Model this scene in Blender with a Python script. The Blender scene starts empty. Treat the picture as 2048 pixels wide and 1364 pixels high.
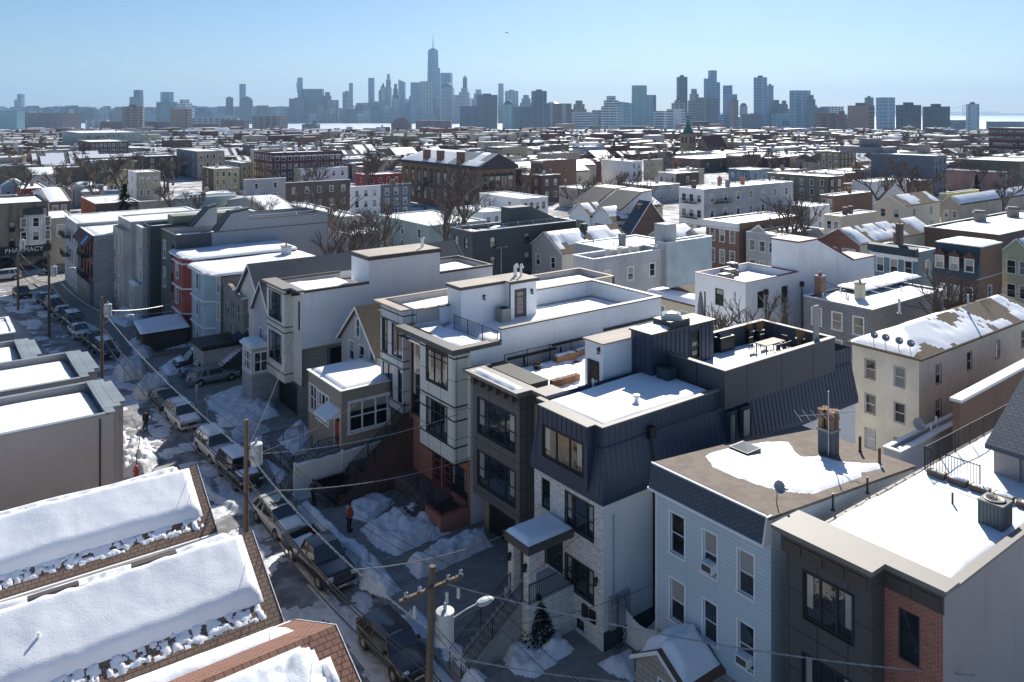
import bpy, math, random
import numpy as np
from mathutils import Vector, Matrix
R = math.radians
C = bpy.context.scene.collection
SC = bpy.context.scene
# ------------------------------------------------------------------ camera, sky, sun, exposure
# world axes follow the street grid: +Y runs up the street, +X runs back from the street to the right
F, HY, H, ANG = 1590.0, 225.0, 26.5, R(37.0)      # focal length and horizon in photo pixels, camera height
SA, CA = math.sin(ANG), math.cos(ANG)
cam = bpy.data.cameras.new('camera'); camo = bpy.data.objects.new('camera', cam); C.objects.link(camo)
camo.location = (0, 0, H); camo.rotation_euler = (R(90), 0, -ANG)
cam.sensor_width = 36; cam.lens = F / 2048 * 36; cam.shift_y = -(682 - HY) / 2048
cam.clip_start = 0.5; cam.clip_end = 60000
SC.camera = camo
SUN_AZ, SUN_EL = R(51.5), R(34)                    # clockwise from +Y
W = bpy.data.worlds.new('World'); SC.world = W; W.use_nodes = True
nt = W.node_tree; nt.nodes.clear()
sky = nt.nodes.new('ShaderNodeTexSky'); sky.sky_type = 'NISHITA'; sky.sun_disc = False
sky.sun_elevation = SUN_EL; sky.sun_rotation = SUN_AZ
sky.altitude = 60; sky.air_density = 1.0; sky.dust_density = 0.5; sky.ozone_density = 7.6
bg = nt.nodes.new('ShaderNodeBackground'); bg.inputs[1].default_value = 0.058
wo = nt.nodes.new('ShaderNodeOutputWorld')
nt.links.new(sky.outputs[0], bg.inputs[0]); nt.links.new(bg.outputs[0], wo.inputs[0])
sl = bpy.data.lights.new('sun', 'SUN'); sl.energy = 4.3; sl.angle = R(0.5); sl.color = (1.0, 0.95, 0.87)
so = bpy.data.objects.new('sun', sl); C.objects.link(so)
sd = Vector((math.sin(SUN_AZ) * math.cos(SUN_EL), math.cos(SUN_AZ) * math.cos(SUN_EL), math.sin(SUN_EL)))
so.rotation_euler = sd.to_track_quat('Z', 'Y').to_euler(); so.location = sd * 300
SC.view_settings.view_transform = 'Standard'; SC.view_settings.look = 'None'
SC.view_settings.exposure = 0.86; SC.view_settings.gamma = 1.0
SC.render.engine = 'CYCLES'
SC.cycles.max_bounces = 6; SC.cycles.diffuse_bounces = 4; SC.cycles.glossy_bounces = 2
SC.cycles.volume_bounces = 0; SC.cycles.caustics_reflective = False; SC.cycles.caustics_refractive = False

# ------------------------------------------------------------------ surveying helpers: photo reading -> metres in the world
def inv(px, py, z=0.0):
    d = F * (H - z) / (py - HY); l = d * (px - 1024) / F
    return (d * SA + l * CA, d * CA - l * SA, z)
def zat(X, Y, py): return H - (py - HY) * (X * SA + Y * CA) / F
def xl(X, px):
    k = (px - 1024) / F; return X * (CA - k * SA) / (SA + k * CA)
def yl(Y, px):
    k = (px - 1024) / F; return Y * (SA + k * CA) / (CA - k * SA)
def pxof(X, Y, Z=0):
    d = X * SA + Y * CA; l = X * CA - Y * SA
    return (1024 + F * l / d, HY + F * (H - Z) / d, d)
def wr(X, pL, pR, tL, bL):      # rectangle on a wall that faces the street (x = X): y0,y1,z0,z1
    y1 = xl(X, pL); y0 = xl(X, pR); return (y0, y1, zat(X, y1, bL), zat(X, y1, tL))
def sr(Y, pL, pR, tL, bL):      # rectangle on a side wall (y = Y): x0,x1,z0,z1
    x0 = yl(Y, pL); x1 = yl(Y, pR); return (x0, x1, zat(x0, Y, bL), zat(x0, Y, tL))

# ------------------------------------------------------------------ value noise
def _h(ix, iy, s):
    n = (ix.astype(np.int64) * 374761393 + iy.astype(np.int64) * 668265263 + s * 2147483647) & 0xFFFFFFFF
    n = ((n ^ (n >> 13)) * 1274126177) & 0xFFFFFFFF
    return ((n ^ (n >> 16)) & 0xFFFF) / 65535.0
def vn(x, y, s=0):
    x0 = np.floor(x); y0 = np.floor(y); fx = x - x0; fy = y - y0
    fx = fx * fx * (3 - 2 * fx); fy = fy * fy * (3 - 2 * fy)
    a = _h(x0, y0, s); b = _h(x0 + 1, y0, s); c = _h(x0, y0 + 1, s); d = _h(x0 + 1, y0 + 1, s)
    return (a * (1 - fx) + b * fx) * (1 - fy) + (c * (1 - fx) + d * fx) * fy
def fbm(x, y, s=0, o=4):
    t = 0; a = .5
    for k in range(o): t = t + a * vn(x * 2 ** k + 17.3 * k, y * 2 ** k + 5.1 * k, s + k); a *= .5
    return t / (1 - .5 ** o)

# ------------------------------------------------------------------ materials
MT = {}
def _mat(name):
    m = bpy.data.materials.new(name); m.use_nodes = True
    n = m.node_tree; b = n.nodes['Principled BSDF']; return m, n, b
def _n(n, t, **k):
    q = n.nodes.new(t)
    for a, v in k.items():
        if a.startswith('i_'): q.inputs[int(a[2:])].default_value = v
        else: setattr(q, a, v)
    return q
def math_(n, op, a, b=None):
    q = _n(n, 'ShaderNodeMath', operation=op)
    for i, v in ((0, a), (1, b)):
        if v is None: continue
        if isinstance(v, (int, float)): q.inputs[i].default_value = v
        else: n.links.new(v, q.inputs[i])
    return q.outputs[0]
def mixc(n, fac, a, b, mode='MIX'):
    q = _n(n, 'ShaderNodeMix', data_type='RGBA', blend_type=mode)
    for i, v in ((0, fac), (6, a), (7, b)):
        if isinstance(v, (int, float)): q.inputs[i].default_value = v
        elif isinstance(v, tuple): q.inputs[i].default_value = (*v[:3], 1)
        else: n.links.new(v, q.inputs[i])
    return q.outputs[2]
def noise_(n, pos, scale, detail=4, rough=.6):
    q = _n(n, 'ShaderNodeTexNoise'); q.inputs['Scale'].default_value = scale
    q.inputs['Detail'].default_value = detail; q.inputs['Roughness'].default_value = rough
    n.links.new(pos, q.inputs['Vector']); return q.outputs[0]
def rng_(n, v, a, b, c=0., d=1.):
    q = _n(n, 'ShaderNodeMapRange'); n.links.new(v, q.inputs[0])
    for i, x in enumerate((a, b, c, d)): q.inputs[i + 1].default_value = x
    return q.outputs[0]
def mat(name, col, rough=.75, kind='plain', p=.12, var=.22, metal=0., c2=None, q2=.3, bump=.4, spec=.4):
    if name in MT: return MT[name]
    m, n, b = _mat(name); L = n.links
    b.inputs['Roughness'].default_value = rough; b.inputs['Metallic'].default_value = metal
    b.inputs['Specular IOR Level'].default_value = spec
    g = _n(n, 'ShaderNodeNewGeometry'); pos = g.outputs['Position']
    s = _n(n, 'ShaderNodeSeparateXYZ'); L.new(pos, s.inputs[0]); x, y, z = s.outputs
    n1 = noise_(n, pos, .35, 5, .65)
    base = mixc(n, rng_(n, n1, .3, .7), tuple(c * (1 - var) for c in col), tuple(min(1, c * (1 + var * .6)) for c in col))
    if var > 0 and metal < .3: base = mixc(n, rng_(n, noise_(n, pos, 2.6, 6, .75), .52, .8, 0, .3), base, tuple(c * .6 for c in col))
    h = None
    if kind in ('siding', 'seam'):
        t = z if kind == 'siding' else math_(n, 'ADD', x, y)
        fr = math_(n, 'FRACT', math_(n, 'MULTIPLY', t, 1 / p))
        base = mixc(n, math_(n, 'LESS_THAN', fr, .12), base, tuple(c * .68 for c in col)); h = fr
        st = _n(n, 'ShaderNodeMapping'); st.inputs[3].default_value = (.9, .9, .12); L.new(pos, st.inputs[0])
        base = mixc(n, rng_(n, noise_(n, st.outputs[0], 1.2, 4), .55, .75, 0, .35), base, tuple(c * .62 for c in col))
    elif kind in ('brick', 'shx', 'shy', 'block', 'panel'):
        cv = _n(n, 'ShaderNodeCombineXYZ')
        u = {'shx': x, 'shy': y}.get(kind) or math_(n, 'ADD', x, y)
        v = z if kind not in ('shx', 'shy') else math_(n, 'MULTIPLY', z, 2.0)
        L.new(u, cv.inputs[0]); L.new(v, cv.inputs[1])
        t = _n(n, 'ShaderNodeTexBrick'); L.new(cv.outputs[0], t.inputs['Vector']); t.inputs['Scale'].default_value = 1
        bw, bh, mo = {'brick': (.24, .085, .013), 'shx': (.32, .2, .018), 'shy': (.32, .2, .018), 'block': (.6, .26, .025), 'panel': (1.25, 1.55, .02)}[kind]
        t.inputs['Brick Width'].default_value = bw * (q2 / .3); t.inputs['Row Height'].default_value = bh * (q2 / .3); t.inputs['Mortar Size'].default_value = mo * (q2 / .3)
        if kind == 'panel': t.offset = 0
        t.inputs['Mortar Smooth'].default_value = .2
        k = c2 or {'brick': (.42, .38, .34), 'block': tuple(c * .55 for c in col)}.get(kind, tuple(c * .35 for c in col))
        t.inputs['Color1'].default_value = (*[c * .8 for c in col], 1); t.inputs['Color2'].default_value = (*[min(1, c * 1.25) for c in col], 1)
        if kind == 'panel': t.inputs['Color1'].default_value = (*[c * .97 for c in col], 1); t.inputs['Color2'].default_value = (*[min(1, c * 1.04) for c in col], 1)
        t.inputs['Mortar'].default_value = (*k[:3], 1)
        base = mixc(n, .6 if kind != 'panel' else .3, t.outputs[0], mixc(n, 1., base, tuple(1. for c in col), 'MULTIPLY')) if kind != 'brick' else mixc(n, rng_(n, n1, .35, .75, 0, .35), t.outputs[0], tuple(c * .5 for c in col))
        if kind in ('shx', 'shy', 'block', 'panel'):
            base = mixc(n, t.outputs[1], base, tuple(k[:3]))
        h = math_(n, 'SUBTRACT', 1., t.outputs[1])
    elif kind == 'stain':
        st = _n(n, 'ShaderNodeMapping'); st.inputs[3].default_value = (1.2, 1.2, .1); L.new(pos, st.inputs[0])
        base = mixc(n, rng_(n, noise_(n, st.outputs[0], 1., 5), .45, .7, 0, .8), base, c2 or tuple(c * .4 for c in col))
    elif kind == 'mix':     # two tones blended by patchy noise
        base = mixc(n, rng_(n, noise_(n, pos, q2 * 3, 6, .7), .42, .6), base, c2)
        h = noise_(n, pos, 9, 4)
    L.new(base, b.inputs['Base Color'])
    if h is not None:
        bp = _n(n, 'ShaderNodeBump'); bp.inputs['Strength'].default_value = bump
        bp.inputs['Distance'].default_value = .02; L.new(h, bp.inputs['Height']); L.new(bp.outputs[0], b.inputs['Normal'])
    MT[name] = m; return m
def snowmat(name, col, s1, s2, bs, dirt=None, rough=.55):
    m, n, b = _mat(name); L = n.links; b.inputs['Roughness'].default_value = rough
    g = _n(n, 'ShaderNodeNewGeometry'); pos = g.outputs['Position']
    base = mixc(n, rng_(n, noise_(n, pos, .5, 4), .35, .7), col, tuple(c * .94 for c in col))
    if dirt: base = mixc(n, rng_(n, noise_(n, pos, 1.3, 6, .7), .5, .72, 0, .75), base, dirt)
    L.new(base, b.inputs['Base Color'])
    a = math_(n, 'ADD', noise_(n, pos, s1, 5, .6), math_(n, 'MULTIPLY', noise_(n, pos, s2, 3), .3))
    bp = _n(n, 'ShaderNodeBump'); bp.inputs['Strength'].default_value = bs; bp.inputs['Distance'].default_value = .08
    L.new(a, bp.inputs['Height']); L.new(bp.outputs[0], b.inputs['Normal'])
    MT[name] = m; return m
SNOW = snowmat('snow', (.86, .88, .91), .9, 14, .35)
LUMPY = snowmat('lumpy_snow', (.80, .83, .87), 3.2, 11, .9, (.62, .62, .62))
DIRTY = snowmat('dirty_snow', (.66, .67, .69), 3.5, 14, .9, (.30, .28, .26))
def glassmat(name, col, rough=.04, wav=.03):
    m, n, b = _mat(name); b.inputs['Base Color'].default_value = (*col, 1); b.inputs['Roughness'].default_value = rough
    b.inputs['Specular IOR Level'].default_value = .9; b.inputs['IOR'].default_value = 1.6
    g = _n(n, 'ShaderNodeNewGeometry'); bp = _n(n, 'ShaderNodeBump'); bp.inputs['Strength'].default_value = wav; bp.inputs['Distance'].default_value = .3
    n.links.new(noise_(n, g.outputs['Position'], 1.6, 2), bp.inputs['Height']); n.links.new(bp.outputs[0], b.inputs['Normal'])
    MT[name] = m; return m
GLASS = glassmat('window_glass', (.012, .016, .02)); BLIND = glassmat('window_blind', (.34, .34, .31), .12)
CURT = glassmat('window_curtain', (.2, .21, .2), .1); CARGLASS = glassmat('car_glass', (.012, .016, .02), .05, 0)
WHITE = mat('white_paint', (.84, .84, .83), .5, var=.06); BLACK = mat('black_metal', (.018, .018, .02), .45)
DK = mat('dark_frame', (.03, .028, .028), .5); STEEL = mat('grey_metal', (.38, .4, .42), .4, metal=.3)
CONC = mat('concrete', (.34, .33, .31), .85, 'mix', c2=(.24, .235, .225)); WOOD = mat('weathered_wood', (.17, .125, .09), .85, 'stain')
TAR = mat('tar_roof', (.12, .105, .09), .9, 'mix', c2=(.17, .15, .13)); RED = mat('red_paint', (.42, .05, .03), .5)
CHIM = mat('chimney_brick', (.3, .16, .12), .85, 'brick')

# ------------------------------------------------------------------ mesh builder
class MB:
    def __init__(s): s.v = []; s.f = []; s.m = []
    def poly(s, pts, m=0):
        i = len(s.v); s.v += [tuple(p) for p in pts]; s.f.append(tuple(range(i, i + len(pts)))); s.m.append(m)
    def box(s, x0, x1, y0, y1, z0, z1, m=0):
        i = len(s.v)
        s.v += [(x0, y0, z0), (x1, y0, z0), (x1, y1, z0), (x0, y1, z0), (x0, y0, z1), (x1, y0, z1), (x1, y1, z1), (x0, y1, z1)]
        for f in ((3, 2, 1, 0), (4, 5, 6, 7), (0, 1, 5, 4), (1, 2, 6, 5), (2, 3, 7, 6), (3, 0, 4, 7)):
            s.f.append(tuple(i + k for k in f)); s.m.append(m)
        return s
    def prism(s, poly, z0, z1, m=0, mtop=None):
        n = len(poly); i = len(s.v)
        s.v += [(p[0], p[1], z0) for p in poly] + [(p[0], p[1], z1) for p in poly]
        s.f.append(tuple(i + k for k in reversed(range(n)))); s.m.append(m)
        s.f.append(tuple(i + n + k for k in range(n))); s.m.append(m if mtop is None else mtop)
        for k in range(n):
            j = (k + 1) % n; s.f.append((i + k, i + j, i + n + j, i + n + k)); s.m.append(m)
        return s
    def ext(s, prof, axis, a0, a1, m=0):     # profile of (u, z) pairs pushed along x or y
        n = len(prof); i = len(s.v)
        for a in (a0, a1): s.v += [((a, u, z) if axis == 'x' else (u, a, z)) for u, z in prof]
        s.f.append(tuple(i + k for k in range(n))); s.m.append(m)
        s.f.append(tuple(i + n + k for k in reversed(range(n)))); s.m.append(m)
        for k in range(n):
            j = (k + 1) % n; s.f.append((i + k, i + n + k, i + n + j, i + j)); s.m.append(m)
        return s
    def tube(s, p0, p1, r0, r1=None, n=6, m=0, cap=True):
        r1 = r0 if r1 is None else r1; p0 = Vector(p0); p1 = Vector(p1); d = p1 - p0
        if d.length < 1e-6: return s
        d.normalize(); u = d.cross(Vector((0, 0, 1)) if abs(d.z) < .9 else Vector((1, 0, 0))).normalized(); w = d.cross(u); i = len(s.v)
        for p, r in ((p0, r0), (p1, r1)):
            for k in range(n):
                a = 2 * math.pi * k / n; s.v.append(tuple(p + (u * math.cos(a) + w * math.sin(a)) * r))
        for k in range(n):
            j = (k + 1) % n; s.f.append((i + k, i + j, i + n + j, i + n + k)); s.m.append(m)
        if cap:
            s.f.append(tuple(i + k for k in reversed(range(n)))); s.m.append(m); s.f.append(tuple(i + n + k for k in range(n))); s.m.append(m)
        return s
    def path(s, pts, r, n=5, m=0):
        for a, b in zip(pts, pts[1:]): s.tube(a, b, r, r, n, m)
        return s
    def rev(s, c, prof, n=16, m=0):
        for (r0, z0), (r1, z1) in zip(prof, prof[1:]):
            i = len(s.v)
            for r, z in ((r0, z0), (r1, z1)):
                for k in range(n):
                    a = 2 * math.pi * k / n; s.v.append((c[0] + r * math.cos(a), c[1] + r * math.sin(a), c[2] + z))
            for k in range(n):
                j = (k + 1) % n; s.f.append((i + k, i + j, i + n + j, i + n + k)); s.m.append(m)
        return s
    def wall(s, ax, c, u0, u1, z0, z1, holes, m=0, dep=.12, mr=None):
        """wall in the plane ax=c with openings; ax 'x' faces -x, 'y' faces -y; openings get reveals going inwards"""
        P = (lambda u, z, d=0: (c + d, u, z)) if ax == 'x' else (lambda u, z, d=0: (u, c + d, z))
        hs = [(max(u0 + .02, a), min(u1 - .02, b), max(z0 + .02, e), min(z1 - .02, f)) for a, b, e, f in holes]
        hs = [h for h in hs if h[1] - h[0] > .05 and h[3] - h[2] > .05]
        us = sorted({u0, u1, *[h[0] for h in hs], *[h[1] for h in hs]}); zs = sorted({z0, z1, *[h[2] for h in hs], *[h[3] for h in hs]})
        for a, b in zip(us, us[1:]):
            if b - a < 1e-4: continue
            for e, f in zip(zs, zs[1:]):
                if f - e < 1e-4: continue
                cu, cz = (a + b) / 2, (e + f) / 2
                if any(h[0] < cu < h[1] and h[2] < cz < h[3] for h in hs): continue
                q = [P(a, e), P(b, e), P(b, f), P(a, f)]
                s.poly(q if ax == 'y' else q[::-1], m)
        for a, b, e, f in hs:
            mm = m if mr is None else mr
            s.poly([P(a, e), P(a, e, dep), P(a, f, dep), P(a, f)], mm); s.poly([P(b, e), P(b, f), P(b, f, dep), P(b, e, dep)], mm)
            s.poly([P(a, e), P(b, e), P(b, e, dep), P(a, e, dep)], mm); s.poly([P(a, f), P(a, f, dep), P(b, f, dep), P(b, f)], mm)
            s.poly([P(a, e, dep), P(b, e, dep), P(b, f, dep), P(a, f, dep)], mm)
        return s
    def mesh(s, name, mats, smooth=False, org=(0, 0, 0)):
        me = bpy.data.meshes.new(name)
        v = [(a - org[0], b - org[1], c - org[2]) for a, b, c in s.v] if any(org) else s.v
        me.from_pydata(v, [], s.f)
        for mm in (mats if isinstance(mats, (list, tuple)) else [mats]): me.materials.append(mm)
        if any(s.m): me.polygons.foreach_set('material_index', s.m)
        if smooth: me.polygons.foreach_set('use_smooth', [True] * len(s.f))
        me.update(); return me
    def obj(s, name, mats, parent=None, smooth=False, label=None):
        """link as ONE object; vertices are in world metres, a parent's location is taken off"""
        org = (0, 0, 0); q = parent
        while q is not None: org = tuple(a + b for a, b in zip(org, q.location)); q = q.parent
        o = bpy.data.objects.new(name, s.mesh(name, mats, smooth, org)); C.objects.link(o); o.parent = parent
        if label: o['label'] = label
        return o
def tag(o, label=None, cat=None, group=None, kind=None):
    if label: o['label'] = label
    if cat: o['category'] = cat
    if group: o['group'] = group
    if kind: o['kind'] = kind
    return o
def thing(name, label, cat, loc=(0, 0, 0), rz=0., group=None):
    o = bpy.data.objects.new(name, None); C.objects.link(o); o.location = loc; o.rotation_euler = (0, 0, rz)
    o.empty_display_size = .2
    return tag(o, label, cat, group)
def dup(root, loc, rz=0., label=None, group=None, sc=None):
    def cp(o, par):
        c = o.copy(); C.objects.link(c); c.parent = par
        for ch in KIDS.get(o.name, []): cp(ch, c)
        return c
    c = cp(root, None); c.location = loc; c.rotation_euler = (0, 0, rz)
    if sc: c.scale = sc if isinstance(sc, tuple) else (sc, sc, sc)
    if label: c['label'] = label
    if group: c['group'] = group
    return c
KIDS = {}
def learn(root):
    def f(o):
        KIDS[o.name] = list(o.children)
        for c in o.children: f(c)
    f(root); return root
def struct(mb, name, mats, smooth=False):
    o = mb.obj(name, mats, None, smooth); o['kind'] = 'structure'; return o
def part_at(name, me, parent, loc, rz=0.):
    """child with shared mesh at a WORLD location under an unrotated parent chain"""
    org = Vector((0, 0, 0)); q = parent
    while q is not None: org += q.location; q = q.parent
    o = bpy.data.objects.new(name, me); C.objects.link(o); o.parent = parent; o.location = Vector(loc) - org; o.rotation_euler = (0, 0, rz); return o

# ------------------------------------------------------------------ windows
WST = {  # outer trim width, proud, frame width, mullions, rails, trim material, frame material, sill
    'dh':  (.09, .04, .05, (), (.5,), WHITE, WHITE, 1),
    'dhd': (.03, .02, .05, (), (.5,), DK, WHITE, 0),
    'dk':  (.0, .0, .06, (.5,), (), DK, DK, 0),
    'dk1': (.0, .0, .06, (), (), DK, DK, 0),
    'dk2': (.03, .03, .07, (), (.5,), DK, DK, 0),
    'dk3': (.05, .04, .08, (.33, .67), (), DK, DK, 0),
    'dk3t': (.05, .04, .08, (.34, .68), (.72,), DK, DK, 0),
    'dk4': (.05, .04, .09, (.27, .73), (.5,), DK, DK, 0),
    'w3':  (.12, .05, .12, (.33, .67), (.5,), WHITE, WHITE, 1),
    'w2':  (.10, .05, .09, (.5,), (.5,), WHITE, WHITE, 1),
}
WC = {}
def winmesh(w, h, st, pane):
    key = (round(w, 2), round(h, 2), st, pane)
    if key in WC: return WC[key]
    tw, tp, fw, vs, hs, tm, fm, sill = WST[st]
    b = MB(); x = w / 2
    if tw > 0:
        b.box(-x - tw, -x, -tp, .02, -tw, h + tw, 0); b.box(x, x + tw, -tp, .02, -tw, h + tw, 0)
        b.box(-x, x, -tp, .02, h, h + tw, 0)
        if sill: b.box(-x - tw * 1.4, x + tw * 1.4, -tp - .05, .021, -tw * .9, 0, 0)
        else: b.box(-x, x, -tp, .02, -tw, 0, 0)
    y0, y1 = .04, .1
    b.box(-x, -x + fw, y0, y1, 0, h, 1); b.box(x - fw, x, y0, y1, 0, h, 1)
    b.box(-x + fw, x - fw, y0, y1, 0, fw, 1); b.box(-x + fw, x - fw, y0, y1, h - fw, h, 1)
    for v in vs: b.box(-x + w * v - fw / 2, -x + w * v + fw / 2, y0, y1, fw, h - fw, 1)
    cuts = [-x + fw] + [-x + w * v for v in vs] + [x - fw]
    for q in hs:
        for c0, c1 in zip(cuts, cuts[1:]):
            e0 = c0 + (fw / 2 if c0 > -x + fw + 1e-6 else 0); e1 = c1 - (fw / 2 if c1 < x - fw - 1e-6 else 0)
            b.box(e0, e1, y0 + .01, y1 + .001, h * q - fw * .4, h * q + fw * .4, 1)
    f = b.mesh('window', [tm, fm]); g = MB(); yy = .085
    if pane == 1: k = .45
    elif pane == 2: k = 0.0
    elif pane == 3: k = .7
    else: k = 1.0
    zz = fw + (h - 2 * fw) * k
    if k > .01: g.poly([(-x + fw, yy, fw), (x - fw, yy, fw), (x - fw, yy, zz), (-x + fw, yy, zz)], 0)
    if k < .99: g.poly([(-x + fw, yy, zz), (x - fw, yy, zz), (x - fw, yy, h - fw), (-x + fw, yy, h - fw)], 1)
    if pane == 0 and w > 1.6:      # gathered curtains at both sides of wide panes
        for sx in (-1, 1):
            xo = sx * (x - fw); xi = sx * (x - fw - w * .13); q = sorted((xo, xi)); g.poly([(q[0], yy - .003, h * .25), (q[1], yy - .003, h * .25), (q[1], yy - .003, h - fw), (q[0], yy - .003, h - fw)], 1)
    p = g.mesh('pane', [GLASS, BLIND if pane != 2 else CURT])
    WC[key] = (f, p); return f, p
WR = random.Random(5)
def window(parent, ax, c, r, st='dh', pane=None, name='window'):
    """window unit in the opening r=(u0,u1,z0,z1) of the wall ax=c"""
    u0, u1, z0, z1 = r
    if pane is None: pane = WR.choice((0, 0, 0, 1, 3, 1, 2))
    f, p = winmesh(u1 - u0, z1 - z0, st, pane); cu = (u0 + u1) / 2
    loc, rz = ((c, cu, z0), -math.pi / 2) if ax == 'x' else ((cu, c, z0), 0.)
    o = part_at(name, f, parent, loc, rz); q = bpy.data.objects.new('pane', p); C.objects.link(q); q.parent = o
    return o
def door(parent, ax, c, r, m, lites=0, name='door'):
    u0, u1, z0, z1 = r; w, h = u1 - u0, z1 - z0; x = w / 2; b = MB()
    b.box(-x - .08, -x, -.03, .02, 0, h + .08, 1); b.box(x, x + .08, -.03, .02, 0, h + .08, 1); b.box(-x, x, -.03, .02, h, h + .08, 1)
    b.box(-x, x, .06, .11, 0, h, 0)
    for k in range(lites): zc = h * (.2 + .65 * k / max(1, lites - 1)); b.box(-x + w * .2, x - w * .2, .05, .061, zc - h * .07, zc + h * .07, 2)
    if not lites:
        for zc in (.28, .72): b.box(-x + w * .18, x - w * .18, .05, .061, h * (zc - .16), h * (zc + .16), 0)
    loc, rz = ((c, (u0 + u1) / 2, z0), -math.pi / 2) if ax == 'x' else (((u0 + u1) / 2, c, z0), 0.)
    o = part_at(name, b.mesh('door', [m, WHITE if m.name in ('red_paint', 'teal_paint', 'white_paint') else DK, GLASS]), parent, loc, rz)
    k = MB(); k.tube((x * .7, .055, h * .47), (x * .7, -.01, h * .47), .03, .03, 6)
    q = bpy.data.objects.new('handle', k.mesh('handle', STEEL)); C.objects.link(q); q.parent = o
    return o

# ------------------------------------------------------------------ snow
def snow(parent, x0, x1, y0, y1, zf, thk=.25, seed=1, cover=1., edge=.5, res=.3, fr=.5, name='roof_snow', m=None, inset=.0, rag=.25, lump=0., org=None, label=None, poly=None):
    nx = max(4, int((x1 - x0) / res)); ny = max(4, int((y1 - y0) / res))
    xs = np.linspace(x0, x1, nx + 1); ys = np.linspace(y0, y1, ny + 1); X, Y = np.meshgrid(xs, ys, indexing='ij')
    Z = zf(X, Y) if callable(zf) else np.full_like(X, zf)
    d = np.minimum(np.minimum(X - x0, x1 - X), np.minimum(Y - y0, y1 - Y))
    if poly is not None:      # signed distance to a convex-ish outline
        ins = np.zeros(X.shape, bool); dd = np.full(X.shape, 1e9); n = len(poly)
        for i in range(n):
            ax_, ay_ = poly[i]; bx_, by_ = poly[(i + 1) % n]
            cnd = ((ay_ > Y) != (by_ > Y)) & (X < (bx_ - ax_) * (Y - ay_) / ((by_ - ay_) or 1e-9) + ax_); ins ^= cnd
            t = np.clip(((X - ax_) * (bx_ - ax_) + (Y - ay_) * (by_ - ay_)) / ((bx_ - ax_) ** 2 + (by_ - ay_) ** 2 + 1e-9), 0, 1)
            dd = np.minimum(dd, np.hypot(X - ax_ - t * (bx_ - ax_), Y - ay_ - t * (by_ - ay_)))
        d = np.where(ins, dd, -dd)
    nz = fbm(X * fr + seed, Y * fr, seed, 4); fine = fbm(X * 2.2, Y * 2.2 + seed, seed + 9, 3)
    e = np.clip((d - inset - rag * (fine - .2)) / edge, -.6, 1); hh = np.where(e > 0, 1 - (1 - e) ** 2, e)
    if cover < 1: c = np.clip((nz - (1 - cover) * .9 - .02 + (fine - .5) * .12) / .08, -1, 1); hh = np.minimum(hh, np.where(c > 0, 1 - (1 - c) ** 2, c))
    h = thk * hh * (.65 + .7 * fbm(X * fr * .7 + 9, Y * fr * .7, seed + 3, 2))
    if lump: h = h * (1 + lump * (fbm(X * 1.6, Y * 1.6, seed + 5, 4) - .5) * 2.2) + np.where(hh > .1, lump * .22 * (fbm(X * 4, Y * 4, seed + 6, 2) - .5), 0) * np.clip(hh, 0, 1)
    V = np.stack([X, Y, Z + np.maximum(h, .0) + .004 + (org or 0)], -1).reshape(-1, 3)
    ok = (h > 0).reshape(-1); idx = np.arange((nx + 1) * (ny + 1)).reshape(nx + 1, ny + 1)
    q = np.stack([idx[:-1, :-1], idx[1:, :-1], idx[1:, 1:], idx[:-1, 1:]], -1).reshape(-1, 4)
    q = q[ok[q].any(1)]
    if len(q) == 0: return None
    us, invx = np.unique(q, return_inverse=True); b = MB(); b.v = [tuple(map(float, p)) for p in V[us]]; b.f = [tuple(map(int, r)) for r in invx.reshape(-1, 4)]; b.m = [0] * len(b.f)
    return b.obj(name, m or SNOW, parent, True, label)
# ------------------------------------------------------------------ house builder
def flat(name, label, x0, x1, y0, y1, zt, mW, mS, W_=(), S_=(), z0=0., par=.5, th=.2, cop=None, copw=.08, coph=.08, mroof=None, sn=None, group=None, cat='house', dep=.13, inner=None, root=None, wname='wall'):
    r = root or thing(name, label, cat, ((x0 + x1) / 2, (y0 + y1) / 2, z0), 0, group)
    b = MB(); mats = [mW, mS, inner or mS, mroof or TAR]
    b.wall('x', x0, y0, y1, z0, zt, [w[0] for w in W_], 0, dep); b.wall('y', y0, x0, x1, z0, zt, [w[0] for w in S_], 1, dep)
    b.poly([(x1, y0, z0), (x1, y1, z0), (x1, y1, zt), (x1, y0, zt)], 1); b.poly([(x1, y1, z0), (x0, y1, z0), (x0, y1, zt), (x1, y1, zt)], 1)
    zr = zt - par; a0, a1, c0, c1 = x0 + th, x1 - th, y0 + th, y1 - th
    for q in ([(x0, y0), (x1, y0), (a1, c0), (a0, c0)], [(x1, y0), (x1, y1), (a1, c1), (a1, c0)], [(x1, y1), (x0, y1), (a0, c1), (a1, c1)], [(x0, y1), (x0, y0), (a0, c0), (a0, c1)]):
        b.poly([(*p, zt) for p in q], 2)
    for (p, q) in (((a0, c0), (a1, c0)), ((a1, c0), (a1, c1)), ((a1, c1), (a0, c1)), ((a0, c1), (a0, c0))):
        b.poly([(*p, zr), (*p, zt), (*q, zt), (*q, zr)], 2)
    b.poly([(a0, c0, zr), (a1, c0, zr), (a1, c1, zr), (a0, c1, zr)], 3)
    b.obj(wname, mats, r)
    for w in W_:
        if len(w) > 1 and w[1]: window(r, 'x', x0, w[0], *w[1:])
    for w in S_:
        if len(w) > 1 and w[1]: window(r, 'y', y0, w[0], *w[1:])
    if cop: coping(r, x0, x1, y0, y1, zt, cop, copw, coph, th)
    if sn is not None:
        k = dict(thk=.25, seed=int(x0 * 7 + y0 * 13) % 97, edge=.5, res=.35); k.update(sn); snow(r, a0 + .02, a1 - .02, c0 + .02, c1 - .02, zr, **k)
    return r
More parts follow.
